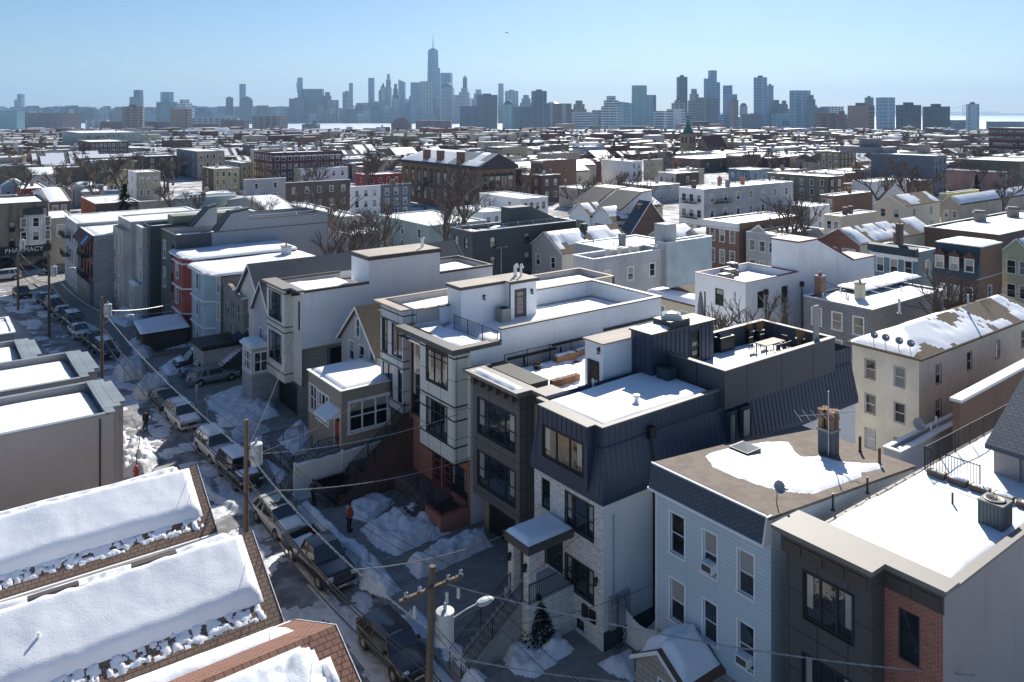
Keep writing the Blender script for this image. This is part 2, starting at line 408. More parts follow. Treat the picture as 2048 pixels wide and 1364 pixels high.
def coping(r, x0, x1, y0, y1, zt, m, o=.08, h=.08, th=.2, name='coping'):
    b = MB(); i = th + .03
    b.box(x0 - o, x0 + i, y0 - o, y1 + o, zt + .003, zt + h); b.box(x1 - i, x1 + o, y0 - o, y1 + o, zt + .003, zt + h)
    b.box(x0 + i, x1 - i, y0 - o, y0 + i, zt + .003, zt + h); b.box(x0 + i, x1 - i, y1 - i, y1 + o, zt + .003, zt + h)
    return b.obj(name, m, r)
def railing(parent, pts, h=1.0, sp=.13, name='railing', m=None, r=.014, bot=.1, posts=1.6):
    b = MB()
    for a, c in zip(pts, pts[1:]):
        A, Bv = Vector(a), Vector(c); L = (Bv - A).length; n = max(1, int(L / sp)); up = Vector((0, 0, 1))
        b.tube(A + up * h, Bv + up * h, r * 1.8, None, 5); b.tube(A + up * bot, Bv + up * bot, r * 1.3, None, 4)
        for k in range(n + 1):
            p = A.lerp(Bv, k / n); b.tube(p + up * bot, p + up * h, r, None, 4, cap=False)
        for k in range(max(1, int(L / posts)) + 1):
            p = A.lerp(Bv, k / max(1, int(L / posts))); b.tube(p, p + up * (h + .05), r * 2.2, None, 5)
    return b.obj(name, m or BLACK, parent)
def vent(parent, x, y, z, h=.45, r=.05, m=None, hook=False):
    b = MB(); b.tube((x, y, z), (x, y, z + h), r, r, 8)
    b.rev((x, y, z), [(r * 2, 0), (r * 2, .04), (r, .1)], 8)
    if hook: b.tube((x, y, z + h), (x + .12, y - .05, z + h + .04), r, r, 8); b.tube((x + .12, y - .05, z + h + .04), (x + .14, y - .06, z + h - .1), r, r, 8)
    return b.obj('vent_pipe', m or WHITE, parent)
def chimney(parent, x, y, z, w=.6, d=.6, h=1.4, m=None, pots=1, snowy=False):
    b = MB(); b.box(x - w / 2, x + w / 2, y - d / 2, y + d / 2, z, z + h, 0); b.box(x - w / 2 - .06, x + w / 2 + .06, y - d / 2 - .06, y + d / 2 + .06, z + h, z + h + .12, 1)
    for k in range(pots): b.rev((x + (k - (pots - 1) / 2) * .3, y, z + h + .12), [(.11, 0), (.09, .3), (.12, .32), (.0, .3)], 8, 2)
    return b.obj('chimney', [m or CHIM, CONC, mat('clay_pot', (.38, .16, .09), .8)], parent)
def condenser(x, y, z, label, rz=0., w=.75, h=.8, c=(.10, .11, .13)):
    t = thing('air_conditioner', label, 'air conditioner', (x, y, z), rz, 'rooftop air conditioners'); b = MB(); s = w / 2
    b.box(-s, s, -s, s, .05, h, 0); b.box(-s - .02, s + .02, -s - .02, s + .02, 0, .08, 0); b.box(-s - .015, s + .015, -s - .015, s + .015, h, h + .05, 0)
    for k in range(7):
        v = -s + .06 + k * (w - .12) / 6
        b.box(v - .012, v + .012, -s - .02, -s, .1, h - .05, 0); b.box(-s - .02, -s, v - .012, v + .012, .1, h - .05, 0)
    o = b.obj('casing', mat('ac_' + str(c[0]), c, .5), t); o.location = (0, 0, 0)
    f = MB(); f.rev((0, 0, h + .05), [(s * .85, 0), (s * .85, .05), (s * .75, .06), (s * .2, .02), (0, .06)], 16)
    for k in range(8): a = k * math.pi / 4; f.tube((0, 0, h + .09), (s * .85 * math.cos(a), s * .85 * math.sin(a), h + .09), .01, None, 4)
    g = f.obj('fan_guard', BLACK, t); g.location = (0, 0, 0)
    for oo in (o, g):
        for v in oo.data.vertices: v.co += Vector((x, y, z))
    return t
def dish(x, y, z, label, az=2.4, s=.45):
    s *= .6; t = thing('satellite_dish', label, 'satellite dish', (x, y, z), az, 'satellite dishes on the roofs'); b = MB()
    b.rev((0, 0, 0), [(0, 0), (s * .5, .03), (s * .85, .09), (s, .14)], 18); b.rev((0, 0, 0), [(s, .14), (s * .84, .1), (s * .5, .045), (0, .018)], 18)
    M = Matrix.Translation((0, 0, .75)) @ Matrix.Rotation(R(58), 4, 'X')
    b.v = [tuple(M @ Vector(p)) for p in b.v]; me = b.mesh('reflector', mat('dish_grey', (.33, .34, .36), .5), True)
    o = bpy.data.objects.new('reflector', me); C.objects.link(o); o.parent = t
    k = MB(); k.tube((0, .1, 0), (0, .04, .7), .025, None, 6); k.tube((0, -.05, .6), (0, -.55, .95), .012, None, 5); k.box(-.05, .05, -.62, -.52, .9, 1.0)
    o = bpy.data.objects.new('mast', k.mesh('mast', STEEL)); C.objects.link(o); o.parent = t
    return t
def gable(parent, x0, x1, y0, y1, ze, zr, axis, m, over=.3, th=.14, name='roof', sn=None, mfas=None, snside=('a', 'b')):
    """roof slabs; axis 'x': ridge runs along x. returns height function"""
    if axis == 'x':
        c = (y0 + y1) / 2; hw = (y1 - y0) / 2; u0, u1 = x0 - over, x1 + over; zz = lambda X, Y: zr - (zr - ze) * np.abs(Y - c) / hw
    else:
        c = (x0 + x1) / 2; hw = (x1 - x0) / 2; u0, u1 = y0 - over, y1 + over; zz = lambda X, Y: zr - (zr - ze) * np.abs(X - c) / hw
    sl = (zr - ze) / hw; e = hw + over * .8; zE = zr - sl * e
    b = MB(); b.ext([(c - e, zE), (c, zr), (c + e, zE), (c + e, zE - th), (c, zr - th), (c - e, zE - th)][::(1 if axis == 'x' else -1)], axis, u0, u1, 0)
    r = b.obj(name, m, parent)
    f = MB(); t2 = .05
    for uu in (u0 - .03, u1):
        for s in (-1, 1):
            pr = [(c, zr + .02), (c + s * (e + .03), zE + .02), (c + s * (e + .03), zE - th - .06), (c, zr - th - .06)]
            f.ext(pr, axis, uu, uu + .03, 0)
    f.obj('fascia', mfas or WHITE, parent)
    if sn:
        k = dict(thk=.22, edge=.4, res=.3, seed=3); k.update(sn); sides = k.pop('sides', 'ab'); ins = k.pop('ins', (.25, .1, .35, .5))   # gap at low end, ridge gap, ends
        for sd in sides:
            if axis == 'x':
                a, bb = ((c - e + ins[0], c - ins[1]) if sd == 'a' else (c + ins[1], c + e - ins[0])); snow(parent, u0 + ins[2], u1 - ins[3], a, bb, zz, **k)
            else:
                a, bb = ((c - e + ins[0], c - ins[1]) if sd == 'a' else (c + ins[1], c + e - ins[0])); snow(parent, a, bb, u0 + ins[2], u1 - ins[3], zz, **k)
            k['seed'] += 1
    return zz
def gwalls(mb, x0, x1, y0, y1, z0, ze, zr, axis, W_=(), S_=(), mW=0, mS=1, dep=.12):
    """walls of a gabled house"""
    mb.wall('x', x0, y0, y1, z0, ze, [w[0] for w in W_], mW, dep); mb.wall('y', y0, x0, x1, z0, ze, [w[0] for w in S_], mS, dep)
    mb.poly([(x1, y0, z0), (x1, y1, z0), (x1, y1, ze), (x1, y0, ze)], mS); mb.poly([(x1, y1, z0), (x0, y1, z0), (x0, y1, ze), (x1, y1, ze)], mS)
    if axis == 'x':
        c = (y0 + y1) / 2
        mb.poly([(x0, y1, ze), (x0, y0, ze), (x0, c, zr)], mW); mb.poly([(x1, y0, ze), (x1, y1, ze), (x1, c, zr)], mS)
    else:
        c = (x0 + x1) / 2
        mb.poly([(x0, y0, ze), (x1, y0, ze), (c, y0, zr)], mS); mb.poly([(x1, y1, ze), (x0, y1, ze), (c, y1, zr)], mS)
def gwin(r, x0, y0, W_, S_):
    for w in W_:
        if len(w) > 1 and w[1]: window(r, 'x', x0, w[0], *w[1:])
    for w in S_:
        if len(w) > 1 and w[1]: window(r, 'y', y0, w[0], *w[1:])
def lamp(parent, ax, c, u, z):
    b = MB(); f = (lambda a, d, zz: (c - d, a, zz)) if ax == 'x' else (lambda a, d, zz: (a, c - d, zz))
    for (a0, a1, d0, d1, z0, z1, m) in ((-.06, .06, 0, .03, -.05, .2, 0), (-.02, .02, .03, .14, .17, .2, 0), (-.08, .08, .05, .2, .12, .16, 0), (-.06, .06, .07, .18, -.15, .12, 1), (-.08, .08, .05, .2, -.18, -.15, 0)):
        p, q = f(u + a0, d0, z + z0), f(u + a1, d1, z + z1)
        b.box(min(p[0], q[0]), max(p[0], q[0]), min(p[1], q[1]), max(p[1], q[1]), p[2], q[2], m)
    return b.obj('wall_lamp', [BLACK, GLASS], parent)
def pipe(parent, pts, r=.045, m=None, name='downpipe'): return MB().path(pts, r, 6).obj(name, m or BLACK, parent)
def awning(parent, x, y0, y1, z, out=1., drop=.5, m=None):
    b = MB(); b.ext([(x, z), (x - out, z - drop), (x - out, z - drop - .12), (x - out + .03, z - drop - .12), (x - out + .03, z - drop - .03), (x, z - .05)][::-1], 'y', y0, y1)
    b.poly([(x, y0 + .01, z), (x - out, y0 + .01, z - drop), (x, y0 + .01, z - drop)]); b.poly([(x, y1 - .01, z), (x, y1 - .01, z - drop), (x - out, y1 - .01, z - drop)])
    return b.obj('awning', m or WHITE, parent)
def stairs(parent, x0, x1, y0, y1, z0, z1, n, m=None, axis='x', name='steps'):
    """climbs from x0 (low) to x1 (high)"""
    b = MB()
    for k in range(n):
        zz = z0 + (z1 - z0) * (k + 1) / n
        if axis == 'x':
            a = x0 + (x1 - x0) * k / n; c = x0 + (x1 - x0) * (k + 1) / n; b.box(min(a, c), max(a, c), y0, y1, z0, zz)
        else:
            a = y0 + (y1 - y0) * k / n; c = y0 + (y1 - y0) * (k + 1) / n; b.box(x0, x1, min(a, c), max(a, c), z0, zz)
    return b.obj(name, m or CONC, parent)

# colours
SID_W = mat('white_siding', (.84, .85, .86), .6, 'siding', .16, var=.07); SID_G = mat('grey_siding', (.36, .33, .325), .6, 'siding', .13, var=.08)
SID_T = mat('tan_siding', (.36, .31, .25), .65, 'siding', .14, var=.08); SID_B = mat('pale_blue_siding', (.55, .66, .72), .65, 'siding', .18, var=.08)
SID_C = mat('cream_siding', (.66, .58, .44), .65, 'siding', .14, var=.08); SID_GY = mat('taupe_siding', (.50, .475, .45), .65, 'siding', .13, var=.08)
BRW = mat('white_brick', (.80, .77, .73), .8, 'brick', c2=(.50, .48, .45)); BRR = mat('red_brick', (.40, .11, .06), .8, 'brick', c2=(.40, .33, .29))
BRB = mat('brown_brick', (.24, .12, .07), .85, 'brick', c2=(.25, .2, .17)); BRD = mat('dark_brick', (.12, .055, .045), .85, 'brick', c2=(.1, .08, .07))
NAVY = mat('navy_seam_metal', (.050, .066, .105), .42, 'plain', var=.1, metal=.2); PAN_D = mat('charcoal_panel', (.085, .083, .082), .55, 'panel', var=.08, c2=(.02, .02, .02))
PAN_C = mat('cream_panel', (.72, .70, .62), .6, 'panel', var=.05, c2=(.16, .15, .14), q2=.36); PAN_G = mat('pale_grey_panel', (.55, .57, .59), .6, 'panel', var=.05, q2=.6)
CORN = mat('taupe_cornice', (.215, .195, .17), .6, var=.1); BRZ = mat('bronze_trim', (.085, .070, .060), .5, var=.1)
SHG = mat('grey_shingle_x', (.115, .12, .135), .9, 'shx'); SHB = mat('brown_shingle_x', (.20, .135, .10), .9, 'shx', c2=(.06, .045, .035)); SHGy = mat('slate_shingle_y', (.10, .12, .15), .85, 'shy')
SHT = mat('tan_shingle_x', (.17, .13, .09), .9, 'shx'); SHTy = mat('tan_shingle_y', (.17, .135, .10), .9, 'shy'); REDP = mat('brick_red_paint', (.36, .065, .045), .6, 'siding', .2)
STUC = mat('white_stucco', (.82, .83, .84), .75, var=.06)

# ================================================================== right side of the street, nearest first
# A1 charcoal and red brick house at the lower right corner
X = 27.7
y_b0, y_b1 = xl(X, 1743), xl(X, 1572); y0 = xl(28.6, 1886); XB = 28.6; zt = 10.0; y1 = y_b1 + .15
rt = thing('row_house', 'charcoal panelled bay house with red brick strip and wide snowy roof, lower right corner', 'house', (XB, y0, 0))
Xe = 52.
wW = [(wr(XB, 1796.7, 1839, 1213, 1314), 'dk1', 0)]
lo = list(wr(XB, 1796.7, 1839, 1213, 1314)); wW.append(((lo[0], lo[1], .9, 3.2), 'dk1', 0))
b = MB(); b.wall('x', XB, y0, y_b0, 0, zt, [w[0] for w in wW], 0); b.wall('y', y0, XB, Xe, 0, zt - .35, [], 1)
b.poly([(XB, y_b0, 0), (XB, y1, 0), (XB, y1, zt), (XB, y_b0, zt)][::-1], 0)
b.poly([(Xe, y0, 0), (Xe, y1, 0), (Xe, y1, zt - .35), (Xe, y0, zt - .35)], 1); b.poly([(Xe, y1, 0), (XB, y1, 0), (XB, y1, zt - .9), (Xe, y1, zt - .9)], 1)
zr = zt - .95; b.poly([(XB, y0 + .2, zr), (Xe, y0 + .2, zr), (Xe, y1 - .05, zr), (XB, y1 - .05, zr)], 2)
b.poly([(XB, y0 + .2, zr), (XB, y0 + .2, zt - .35), (Xe, y0 + .2, zt - .35), (Xe, y0 + .2, zr)], 1)
b.poly([(XB + .6, y0, zt), (XB + .6, y1, zt), (XB + .6, y1, zr), (XB + .6, y0, zr)], 1); b.poly([(XB, y1, zr), (XB + .6, y1, zr), (XB + .6, y1, zt), (XB, y1, zt)], 1)
b.poly([(XB, y0, zt - .35), (XB + .6, y0, zt - .35), (XB + .6, y0, zt), (XB, y0, zt)], 1)
b.obj('wall', [BRR, SID_G, TAR], rt)
gwin(rt, XB, y0, wW, [])
hb = [(wr(X, 1607.7, 1705.8, 1141, 1235), 'dk3', 0), (wr(X, 1606, 1704, 1305, 1399), 'dk3', 0)]
b = MB(); b.wall('x', X, y_b0, y_b1, 2.2, zt - .05, [h[0] for h in hb], 0); b.poly([(X, y_b0, 2.2), (XB, y_b0, 2.2), (XB, y_b0, zt - .05), (X, y_b0, zt - .05)], 0); b.poly([(X, y_b1, 2.2), (X, y_b1, zt - .05), (XB, y_b1, zt - .05), (XB, y_b1, 2.2)], 0)
b.poly([(X, y_b0, 2.2), (X, y_b1, 2.2), (XB, y_b1, 2.2), (XB, y_b0, 2.2)], 0); b.poly([(X, y_b0, zt - .05), (XB, y_b0, zt - .05), (XB, y_b1, zt - .05), (X, y_b1, zt - .05)], 0)
b.obj('bay', PAN_D, rt)
gwin(rt, X, 0, hb, [])
b = MB()   # stepped cornice: frieze with panels, moulded cap
for (xf, a, c) in ((X, y_b0, y_b1 + .2), (XB, y0 - .05, y_b0 - .001)):
    b.box(xf - .06, xf + .0, a, c, zt - .95, zt - .25, 1)
    n = max(2, int((c - a) / .75))
    for k in range(n): q0 = a + .12 + k * (c - a - .12) / n; b.box(xf - .10, xf - .06, q0, q0 + (c - a - .12) / n - .14, zt - .82, zt - .42, 1)
    for o_, z_, h_ in ((.14, -.25, .1), (.26, -.15, .1), (.38, -.05, .14)): b.box(xf - o_, XB + .62 - o_ * .01, a - (o_ * .6), c + (-.6 * o_ - .002 if xf == XB else o_ * .6), zt + z_, zt + z_ + h_, 0)
b.obj('cornice', [CORN, BRZ], rt)
b = MB(); b.box(XB + .76, Xe, y0 - .08, y0 + .28, zt - .35, zt - .25); b.obj('coping', CORN, rt)
b = MB(); b.box(XB + .7, Xe, y1 - .02, y1 + .1, zt - .92, zt - .82)
for k in range(26): b.box(XB + 1.2 + k * .85, XB + 1.26 + k * .85, y1 - .12, y1 + .1, zt - .82, zt - .79)
b.obj('roof_edge_strip', CORN, rt)
snow(rt, XB + .62, Xe - .2, y0 + .22, y1 - .06, zr, .36, 4, edge=.35, res=.22, fr=.5, rag=.08, lump=.08)
for p in ((1666, 1012), (1735, 978), (1905, 1010)):
    q = inv(*p, zr + .3); vent(rt, q[0], q[1], zr + .1, .75, .05, BLACK)
A1ZR = zr
# deck behind a railing at the back of this roof, and the roof bulkhead
q0 = inv(1870, 948, zr + .3); q1 = inv(2010, 985, zr + .3); q2 = inv(2048, 850, zr + .3)
railing(rt, [(q0[0], y1 - .3, zr + .3), (q0[0], y0 + 3., zr + .3)], 1.1, .13, 'deck_railing')
railing(rt, [(q0[0], y1 - .3, zr + .3), (q0[0] + 16, y1 - .3, zr + .3)], 1.1, .13, 'deck_railing')
bx0 = yl(y0 + 3.2, 1992)
b = MB(); b.wall('x', bx0, y0 + .25, y0 + 3.3, zr, zr + 1.9, [((y0 + 1.4, y0 + 2.2, zr + .3, zr + 1.7),)[0]], 0); b.box(bx0 + .15, bx0 + 6, y0 + .25, y0 + 3.3, zr, zr + 1.88, 0)
b.obj('bulkhead', SID_G, rt)
b = MB(); b.ext([(bx0 - .35, zr + 1.75), (bx0 + 4.5, zr + 4.3), (bx0 + 4.5, zr + 4.1), (bx0 - .35, zr + 1.55)], 'y', y0 + .1, y0 + 3.55); b.obj('bulkhead_roof', SHGy, rt)
q = inv(1990, 1052, zr + .3); condenser(q[0], q[1], zr + .3, 'dark green air conditioner on the snowy roof at the right edge', 0, .95, 1.05, (.09, .115, .125))
for k in range(5):
    o = thing('planter_box', ['empty wooden planter box against the deck railing, end nearest the street corner', 'empty wooden planter box, second along the deck railing', 'empty wooden planter box in the middle of the deck railing', 'empty wooden planter box, fourth along the deck railing', 'empty wooden planter box at the far end of the deck railing'][k], 'planter', (q0[0] - .3, y1 - 1.0 - k * .95, zr + .28), 0, 'planters by the deck railing')
    MB().box(q0[0] - .5, q0[0] - .1, y1 - 1.4 - k * .95, y1 - .62 - k * .95, zr + .28, zr + .6).obj('box', WOOD, o)
    snow(o, q0[0] - .48, q0[0] - .12, y1 - 1.38 - k * .95, y1 - .64 - k * .95, zr + .58, .1, k, edge=.1, res=.1, name='soil_snow')

# A2 pale blue house with shingled false mansard and stone porch
X = 28.2; y0, y1 = xl(X, 1542), xl(X, 1313); zt = 9.95; xe = yl(y0, 1826); zb = zat(xe, y0, 931)
rt = thing('row_house', 'pale blue sided three storey house with slate shingled mansard band and half melted roof snow', 'house', (X, y0, 0))
P = [((1341, 1369, 1022.5, 1101.6), 0), ((1407, 1434, 1058, 1142), 1), ((1477, 1508, 1096, 1181), 1), ((1341, 1369, 1154, 1235), 1), ((1407, 1434, 1196, 1275), 0), ((1477, 1508, 1239, 1326), 0), ((1407, 1434, 1318, 1385), 0)]
Ws = [(wr(X, *p), 'dh', k) for p, k in P]
STN = mat('field_stone', (.40, .37, .33), .9, 'block', c2=(.26, .24, .22))
b = MB(); b.wall('x', X, y0, y1, 2.1, zt - .3, [w[0] for w in Ws[:6]], 0); b.wall('x', X - .004, y0, y1, 0, 2.1, [Ws[6][0]], 2)
b.poly([(X, y0, 0), (xe, y0, 0), (xe, y0, zb), (X, y0, zt - .05)], 1); b.poly([(xe, y0, 0), (xe, y1, 0), (xe, y1, zb), (xe, y0, zb)], 1); b.poly([(xe, y1, 0), (X, y1, 0), (X, y1, zt - .05), (xe, y1, zb)], 1)
b.obj('wall', [SID_B, SID_B, STN], rt); gwin(rt, X, 0, Ws, [])
zf2 = lambda XX, YY: (zt - .04) + (zb - zt) * (XX - X) / (xe - X)
b = MB(); b.poly([(X - .3, y0 - .1, zt), (xe + .1, y0 - .1, zb), (xe + .1, y1 + .05, zb), (X - .3, y1 + .05, zt)]); b.poly([(X - .3, y0 - .1, zt), (X - .3, y0 - .1, zt - .12), (xe, y0 - .1, zb - .12), (xe + .1, y0 - .1, zb)]); b.obj('roof', mat('brown_felt', (.165, .13, .105), .9, 'mix', c2=(.20, .165, .135), q2=.5), rt)
b = MB(); b.ext([(X - .02, zt - .02), (X - .32, zt - .02), (X - .55, zt - 1.05), (X - .02, zt - 1.05)], 'y', y0 + .02, y1); b.obj('mansard', SHGy, rt)
b = MB(); b.box(X - .62, X - .003, y0, y1 + .02, zt - 1.16, zt - 1.052); b.box(X - .36, X - .3, y0, y1, zt - .02, zt + .05); b.ext([(X - .003, zt), (X - .34, zt), (X - .62, zt - 1.16), (X - .003, zt - 1.16)], 'y', y0 - .06, y0 + .015); b.box(X - .02, X + .05, y1 - .02, y1 + .06, 0, zt - 1.2); b.obj('trim', WHITE, rt)
P2 = [(1409, 912), (1450, 897), (1530, 884), (1580, 884), (1592, 905), (1604, 914), (1640, 912), (1680, 925), (1725, 927), (1762, 927), (1770, 938), (1725, 948), (1728, 955), (1680, 972), (1640, 985), (1632, 989), (1585, 986), (1530, 975), (1470, 955), (1425, 935)]
pl = []
for p in P2:
    z = zt
    for _ in range(12): q = inv(*p, z); z = float(zf2(q[0], 0))
    pl.append(q[:2])
snow(rt, min(p[0] for p in pl) - .5, max(p[0] for p in pl) + .5, y0 + .05, y1 - .05, zf2, .14, 8, edge=.35, res=.16, rag=.12, poly=pl)
def on2(px, py):
    z = zt
    for _ in range(12): q = inv(px, py, z); z = float(zf2(q[0], 0))
    return q
q = on2(1657, 908); chimney(rt, q[0], q[1], q[2] - .1, .7, .75, 1.35, mat('slate_stucco', (.09, .11, .14), .7), 0)
b = MB(); ch = mat('clay_pots', (.33, .2, .11), .85, 'mix', c2=(.18, .11, .07))
for k, (dx, dy) in enumerate(((-.2, -.28), (.2, -.28), (0, 0), (-.2, .28), (.2, .28))): b.rev((q[0] + dx, q[1] + dy, q[2] + 1.3), [(.17, 0), (.15, .5), (.2, .55), (.15, .9), (.19, 1.), (0, .95)], 8)
b.obj('chimney_pots', ch, rt)
t = thing('tv_antenna', 'spiky roof aerial fixed to the dark chimney on the pale blue house', 'aerial', (q[0] - .5, q[1] - .3, q[2])); b = MB(); ax_, ay_, az_ = q[0] - .5, q[1] - .3, q[2]
b.tube((ax_, ay_, az_ + .0), (ax_, ay_, az_ + 3.4), .03, None, 6); b.tube((ax_ - 1.1, ay_ + 1.0, az_ + 2.1), (ax_ + 1.0, ay_ - .9, az_ + 2.4), .02, None, 5)
for k in range(8): f_ = k / 7; c_ = Vector((ax_ - 1.1 + 2.1 * f_, ay_ + 1.0 - 1.9 * f_, az_ + 2.1 + .3 * f_)); d_ = Vector((.6, .66, 0)) * (.9 - .07 * k); b.tube(c_ - d_, c_ + d_, .012, None, 4)
b.obj('mast', STEEL, t)
for p in ((1720, 905), (1759, 930)): q = on2(*p); vent(rt, q[0], q[1], q[2], .85, .07, mat('rust', (.12, .045, .03), .8))
q = on2(1490, 905); b = MB(); b.box(q[0] - .55, q[0] + .55, q[1] - .55, q[1] + .55, q[2] - .1, q[2] + .28, 0); b.obj('skylight_curb', BRZ, rt)
b = MB(); b.poly([(q[0] - .5, q[1] - .5, q[2] + .29), (q[0] + .5, q[1] - .5, q[2] + .29), (q[0], q[1], q[2] + .55)]); b.poly([(q[0] + .5, q[1] - .5, q[2] + .29), (q[0] + .5, q[1] + .5, q[2] + .29), (q[0], q[1], q[2] + .55)]); b.poly([(q[0] + .5, q[1] + .5, q[2] + .29), (q[0] - .5, q[1] + .5, q[2] + .29), (q[0], q[1], q[2] + .55)]); b.poly([(q[0] - .5, q[1] + .5, q[2] + .29), (q[0] - .5, q[1] - .5, q[2] + .29), (q[0], q[1], q[2] + .55)])
b.obj('skylight', mat('skylight_plastic', (.5, .5, .45), .15, spec=.8), rt)
q = on2(1556, 1010); dish(q[0], q[1], q[2], 'grey satellite dish at the front edge of the pale blue house roof', R(-20))
for i_, (p, l) in enumerate((((1423, 1140), 'white window air conditioner in the upper middle window of the pale blue house'), ((1493, 1325), 'white window air conditioner in the lowest right window of the pale blue house'))):
    yy = xl(X, p[0]); zz = zat(X, yy, p[1]); t = thing('window_air_conditioner', l, 'air conditioner', (X, yy, zz), 0, 'window air conditioners'); b = MB(); b.box(X - .38, X + .08, yy - .3, yy + .3, zz, zz + .38, 0); b.obj('casing', WHITE, t)
    MB().box(X - .39, X - .38, yy - .25, yy + .25, zz + .05, zz + .33).obj('grille', mat('dark_grille', (.08, .08, .08), .6), t)
# stone porch
ya, yb = 20.0, 22.3; ya = xl(X - 2.4, 1372); yb = xl(X - 2.4, 1272); xp = X - 2.4; zp = zat(xp, (ya + yb) / 2, 1275)
pr = thing('entry_porch', 'small stone clad porch with teal door and a snow capped gable roof', 'porch', (xp, ya, 0))
b = MB(); dr = (ya + .55, ya + .55 + .95, 0, 2.0); gwalls(b, xp, X - .01, ya, yb, 0, 2.35, 3.3, 'x', [(dr,)], [], 0, 0); b.obj('wall', STN, pr)
door(pr, 'x', xp, dr, mat('teal_paint', (.05, .17, .19), .5), 0)
gable(pr, xp, X - .2, ya, yb, 2.35, 3.3, 'x', mat('brown_shingle2', (.15, .09, .06), .9), .2, .1, sn=dict(thk=.42, edge=.35, res=.12, ins=(.25, -.15, .3, .05)))
# white gate between the two houses
b = MB(); g0 = thing('garden_gate', 'tall white vinyl gate with scooped top between white brick and pale blue houses', 'gate', (28.4, 27., 0))
n_ = 12; ygA, ygB = 26.1, 28.4
for k in range(n_):
    f_ = k / (n_ - 1); b.box(28.4, 28.44, ygA + (ygB - ygA) * k / n_, ygA + (ygB - ygA) * (k + 1) / n_ - .01, .05, 1.75 - .35 * math.sin(math.pi * f_))
b.obj('panel', WHITE, g0); b = MB(); b.box(28.36, 28.5, ygA - .12, ygA, 0, 2.1); b.box(28.36, 28.5, ygB - .1, ygB, 0, 2.1); b.obj('post', WHITE, g0)

# A3 white brick house with navy standing seam mansard
X = 27.07; y0, y1 = 28.46, 33.9; zm = 7.65; zt = 10.85; xe = yl(y0, 1447)
A3 = rt = thing('town_house', 'white brick town house with navy standing seam mansard and blue shadowed snow roof', 'house', (X, y0, 0))
P = [((1083, 1100, 953.6, 1013.6), 'dk1', 0), ((1131.5, 1187, 981.5, 1049), 'dk4', 3), ((1131.5, 1187, 1106, 1169), 'dk4', 3), ((1152.6, 1168, 1233, 1254), 'dk1', 0)]
Ws = [(wr(X, *p), s, 0) for p, s, k in P]; dd = (31.6, 32.9, 2.35, 4.6); Ws.append((dd, None))
b = MB(); b.wall('x', X, y0, y1, 0, zm, [w[0] for w in Ws], 0); XEND = 50.0
b.wall('y', y0, X, XEND, .95, zm, [], 1); b.box(X + .02, XEND, y0 - .02, y0 + .1, 0, .95, 2)
b.poly([(XEND, y0, 0), (XEND, y1, 0), (XEND, y1, zm), (XEND, y0, zm)], 1); b.poly([(XEND, y1, 0), (X, y1, 0), (X, y1, zm), (XEND, y1, zm)], 1)
b.obj('wall', [BRW, SID_W, mat('teal_base', (.035, .06, .07), .7)], rt); gwin(rt, X, 0, Ws[:4], [])
door(rt, 'x', X, dd, BLACK, 4)
# mansard with real seams
xa, ya_ = X - .27, y0 - .22; zk = 9.85; xi, yi = X + .22, y0 + .30
b = MB(); E_ = XEND
b.poly([(xa, y1, zm - .35), (xa, ya_, zm - .35), (xa, ya_, zm), (xa, y1, zm)][::1]); b.poly([(xa, ya_, zm - .35), (E_, ya_, zm - .35), (E_, ya_, zm), (xa, ya_, zm)])
b.poly([(xa, y1, zm), (xa, ya_, zm), (xi, yi, zk), (xi, y1, zk)]); b.poly([(xa, ya_, zm), (E_, ya_, zm), (E_, yi, zk), (xi, yi, zk)])
b.poly([(xi, y1, zk), (xi, yi, zk), (xi, yi, zt), (xi, y1, zt)]); b.poly([(xi, yi, zk), (E_, yi, zk), (E_, yi, zt), (xi, yi, zt)])
b.poly([(E_, ya_, zm), (E_, y1, zm), (E_, y1, zt), (E_, yi, zt), (E_, yi, zk)]); b.poly([(E_, y1, zm), (xa, y1, zm), (xi, y1, zk), (xi, y1, zt), (E_, y1, zt)])
b.poly([(xa, y1, zm - .35), (X, y1, zm - .35), (X, y0, zm - .35), (E_, y0, zm - .35), (E_, ya_, zm - .35), (xa, ya_, zm - .35)][::-1])
for k in range(14):
    yy = yi + .1 + k * .38
    if yy > y1: break
    b.tube((xi - .01, yy, zk), (xi - .01, yy, zt), .022, None, 4); b.tube((xa - .01, ya_ + .25 + (yy - yi - .1) * 1.03, zm), (xi - .01, yy, zk), .022, None, 4)
for k in range(60):
    xx = xi + .1 + k * .38
    if xx > E_: break
    b.tube((xx, yi - .01, zk), (xx, yi - .01, zt), .022, None, 4); b.tube((xx - .15, ya_ - .01, zm), (xx, yi - .01, zk), .022, None, 4)
b.tube((xi - .02, yi - .02, zk), (E_, yi - .02, zk), .035, None, 4); b.tube((xi - .02, yi - .02, zk), (xi - .02, y1, zk), .035, None, 4)
b.obj('mansard', NAVY, rt)
XD = X - .33; wm = wr(XD, 1086, 1165, 849.6, 911); b = MB()   # flush dormer carrying the triple window
b.wall('x', XD, wm[0] - .35, wm[1] + .3, zm, zt - .02, [wm], 0); b.box(XD + .13, X + .5, wm[0] - .35, wm[1] + .3, zm, zt - .03, 0)
b.poly([(XD, wm[0] - .35, zm), (XD + .13, wm[0] - .35, zm), (XD + .13, wm[0] - .35, zt - .02), (XD, wm[0] - .35, zt - .02)])
b.poly([(XD, wm[0] - .35, zt - .02), (X + .5, wm[0] - .35, zt - .02), (X + .5, wm[1] + .3, zt - .02), (XD, wm[1] + .3, zt - .02)])
for k in range(11): yy = wm[0] - .3 + k * .38; b.box(XD - .03, XD, yy, yy + .03, wm[3] + .05, zt - .02)
b.obj('dormer', NAVY, rt); window(rt, 'x', XD, wm, 'dk3', 0)
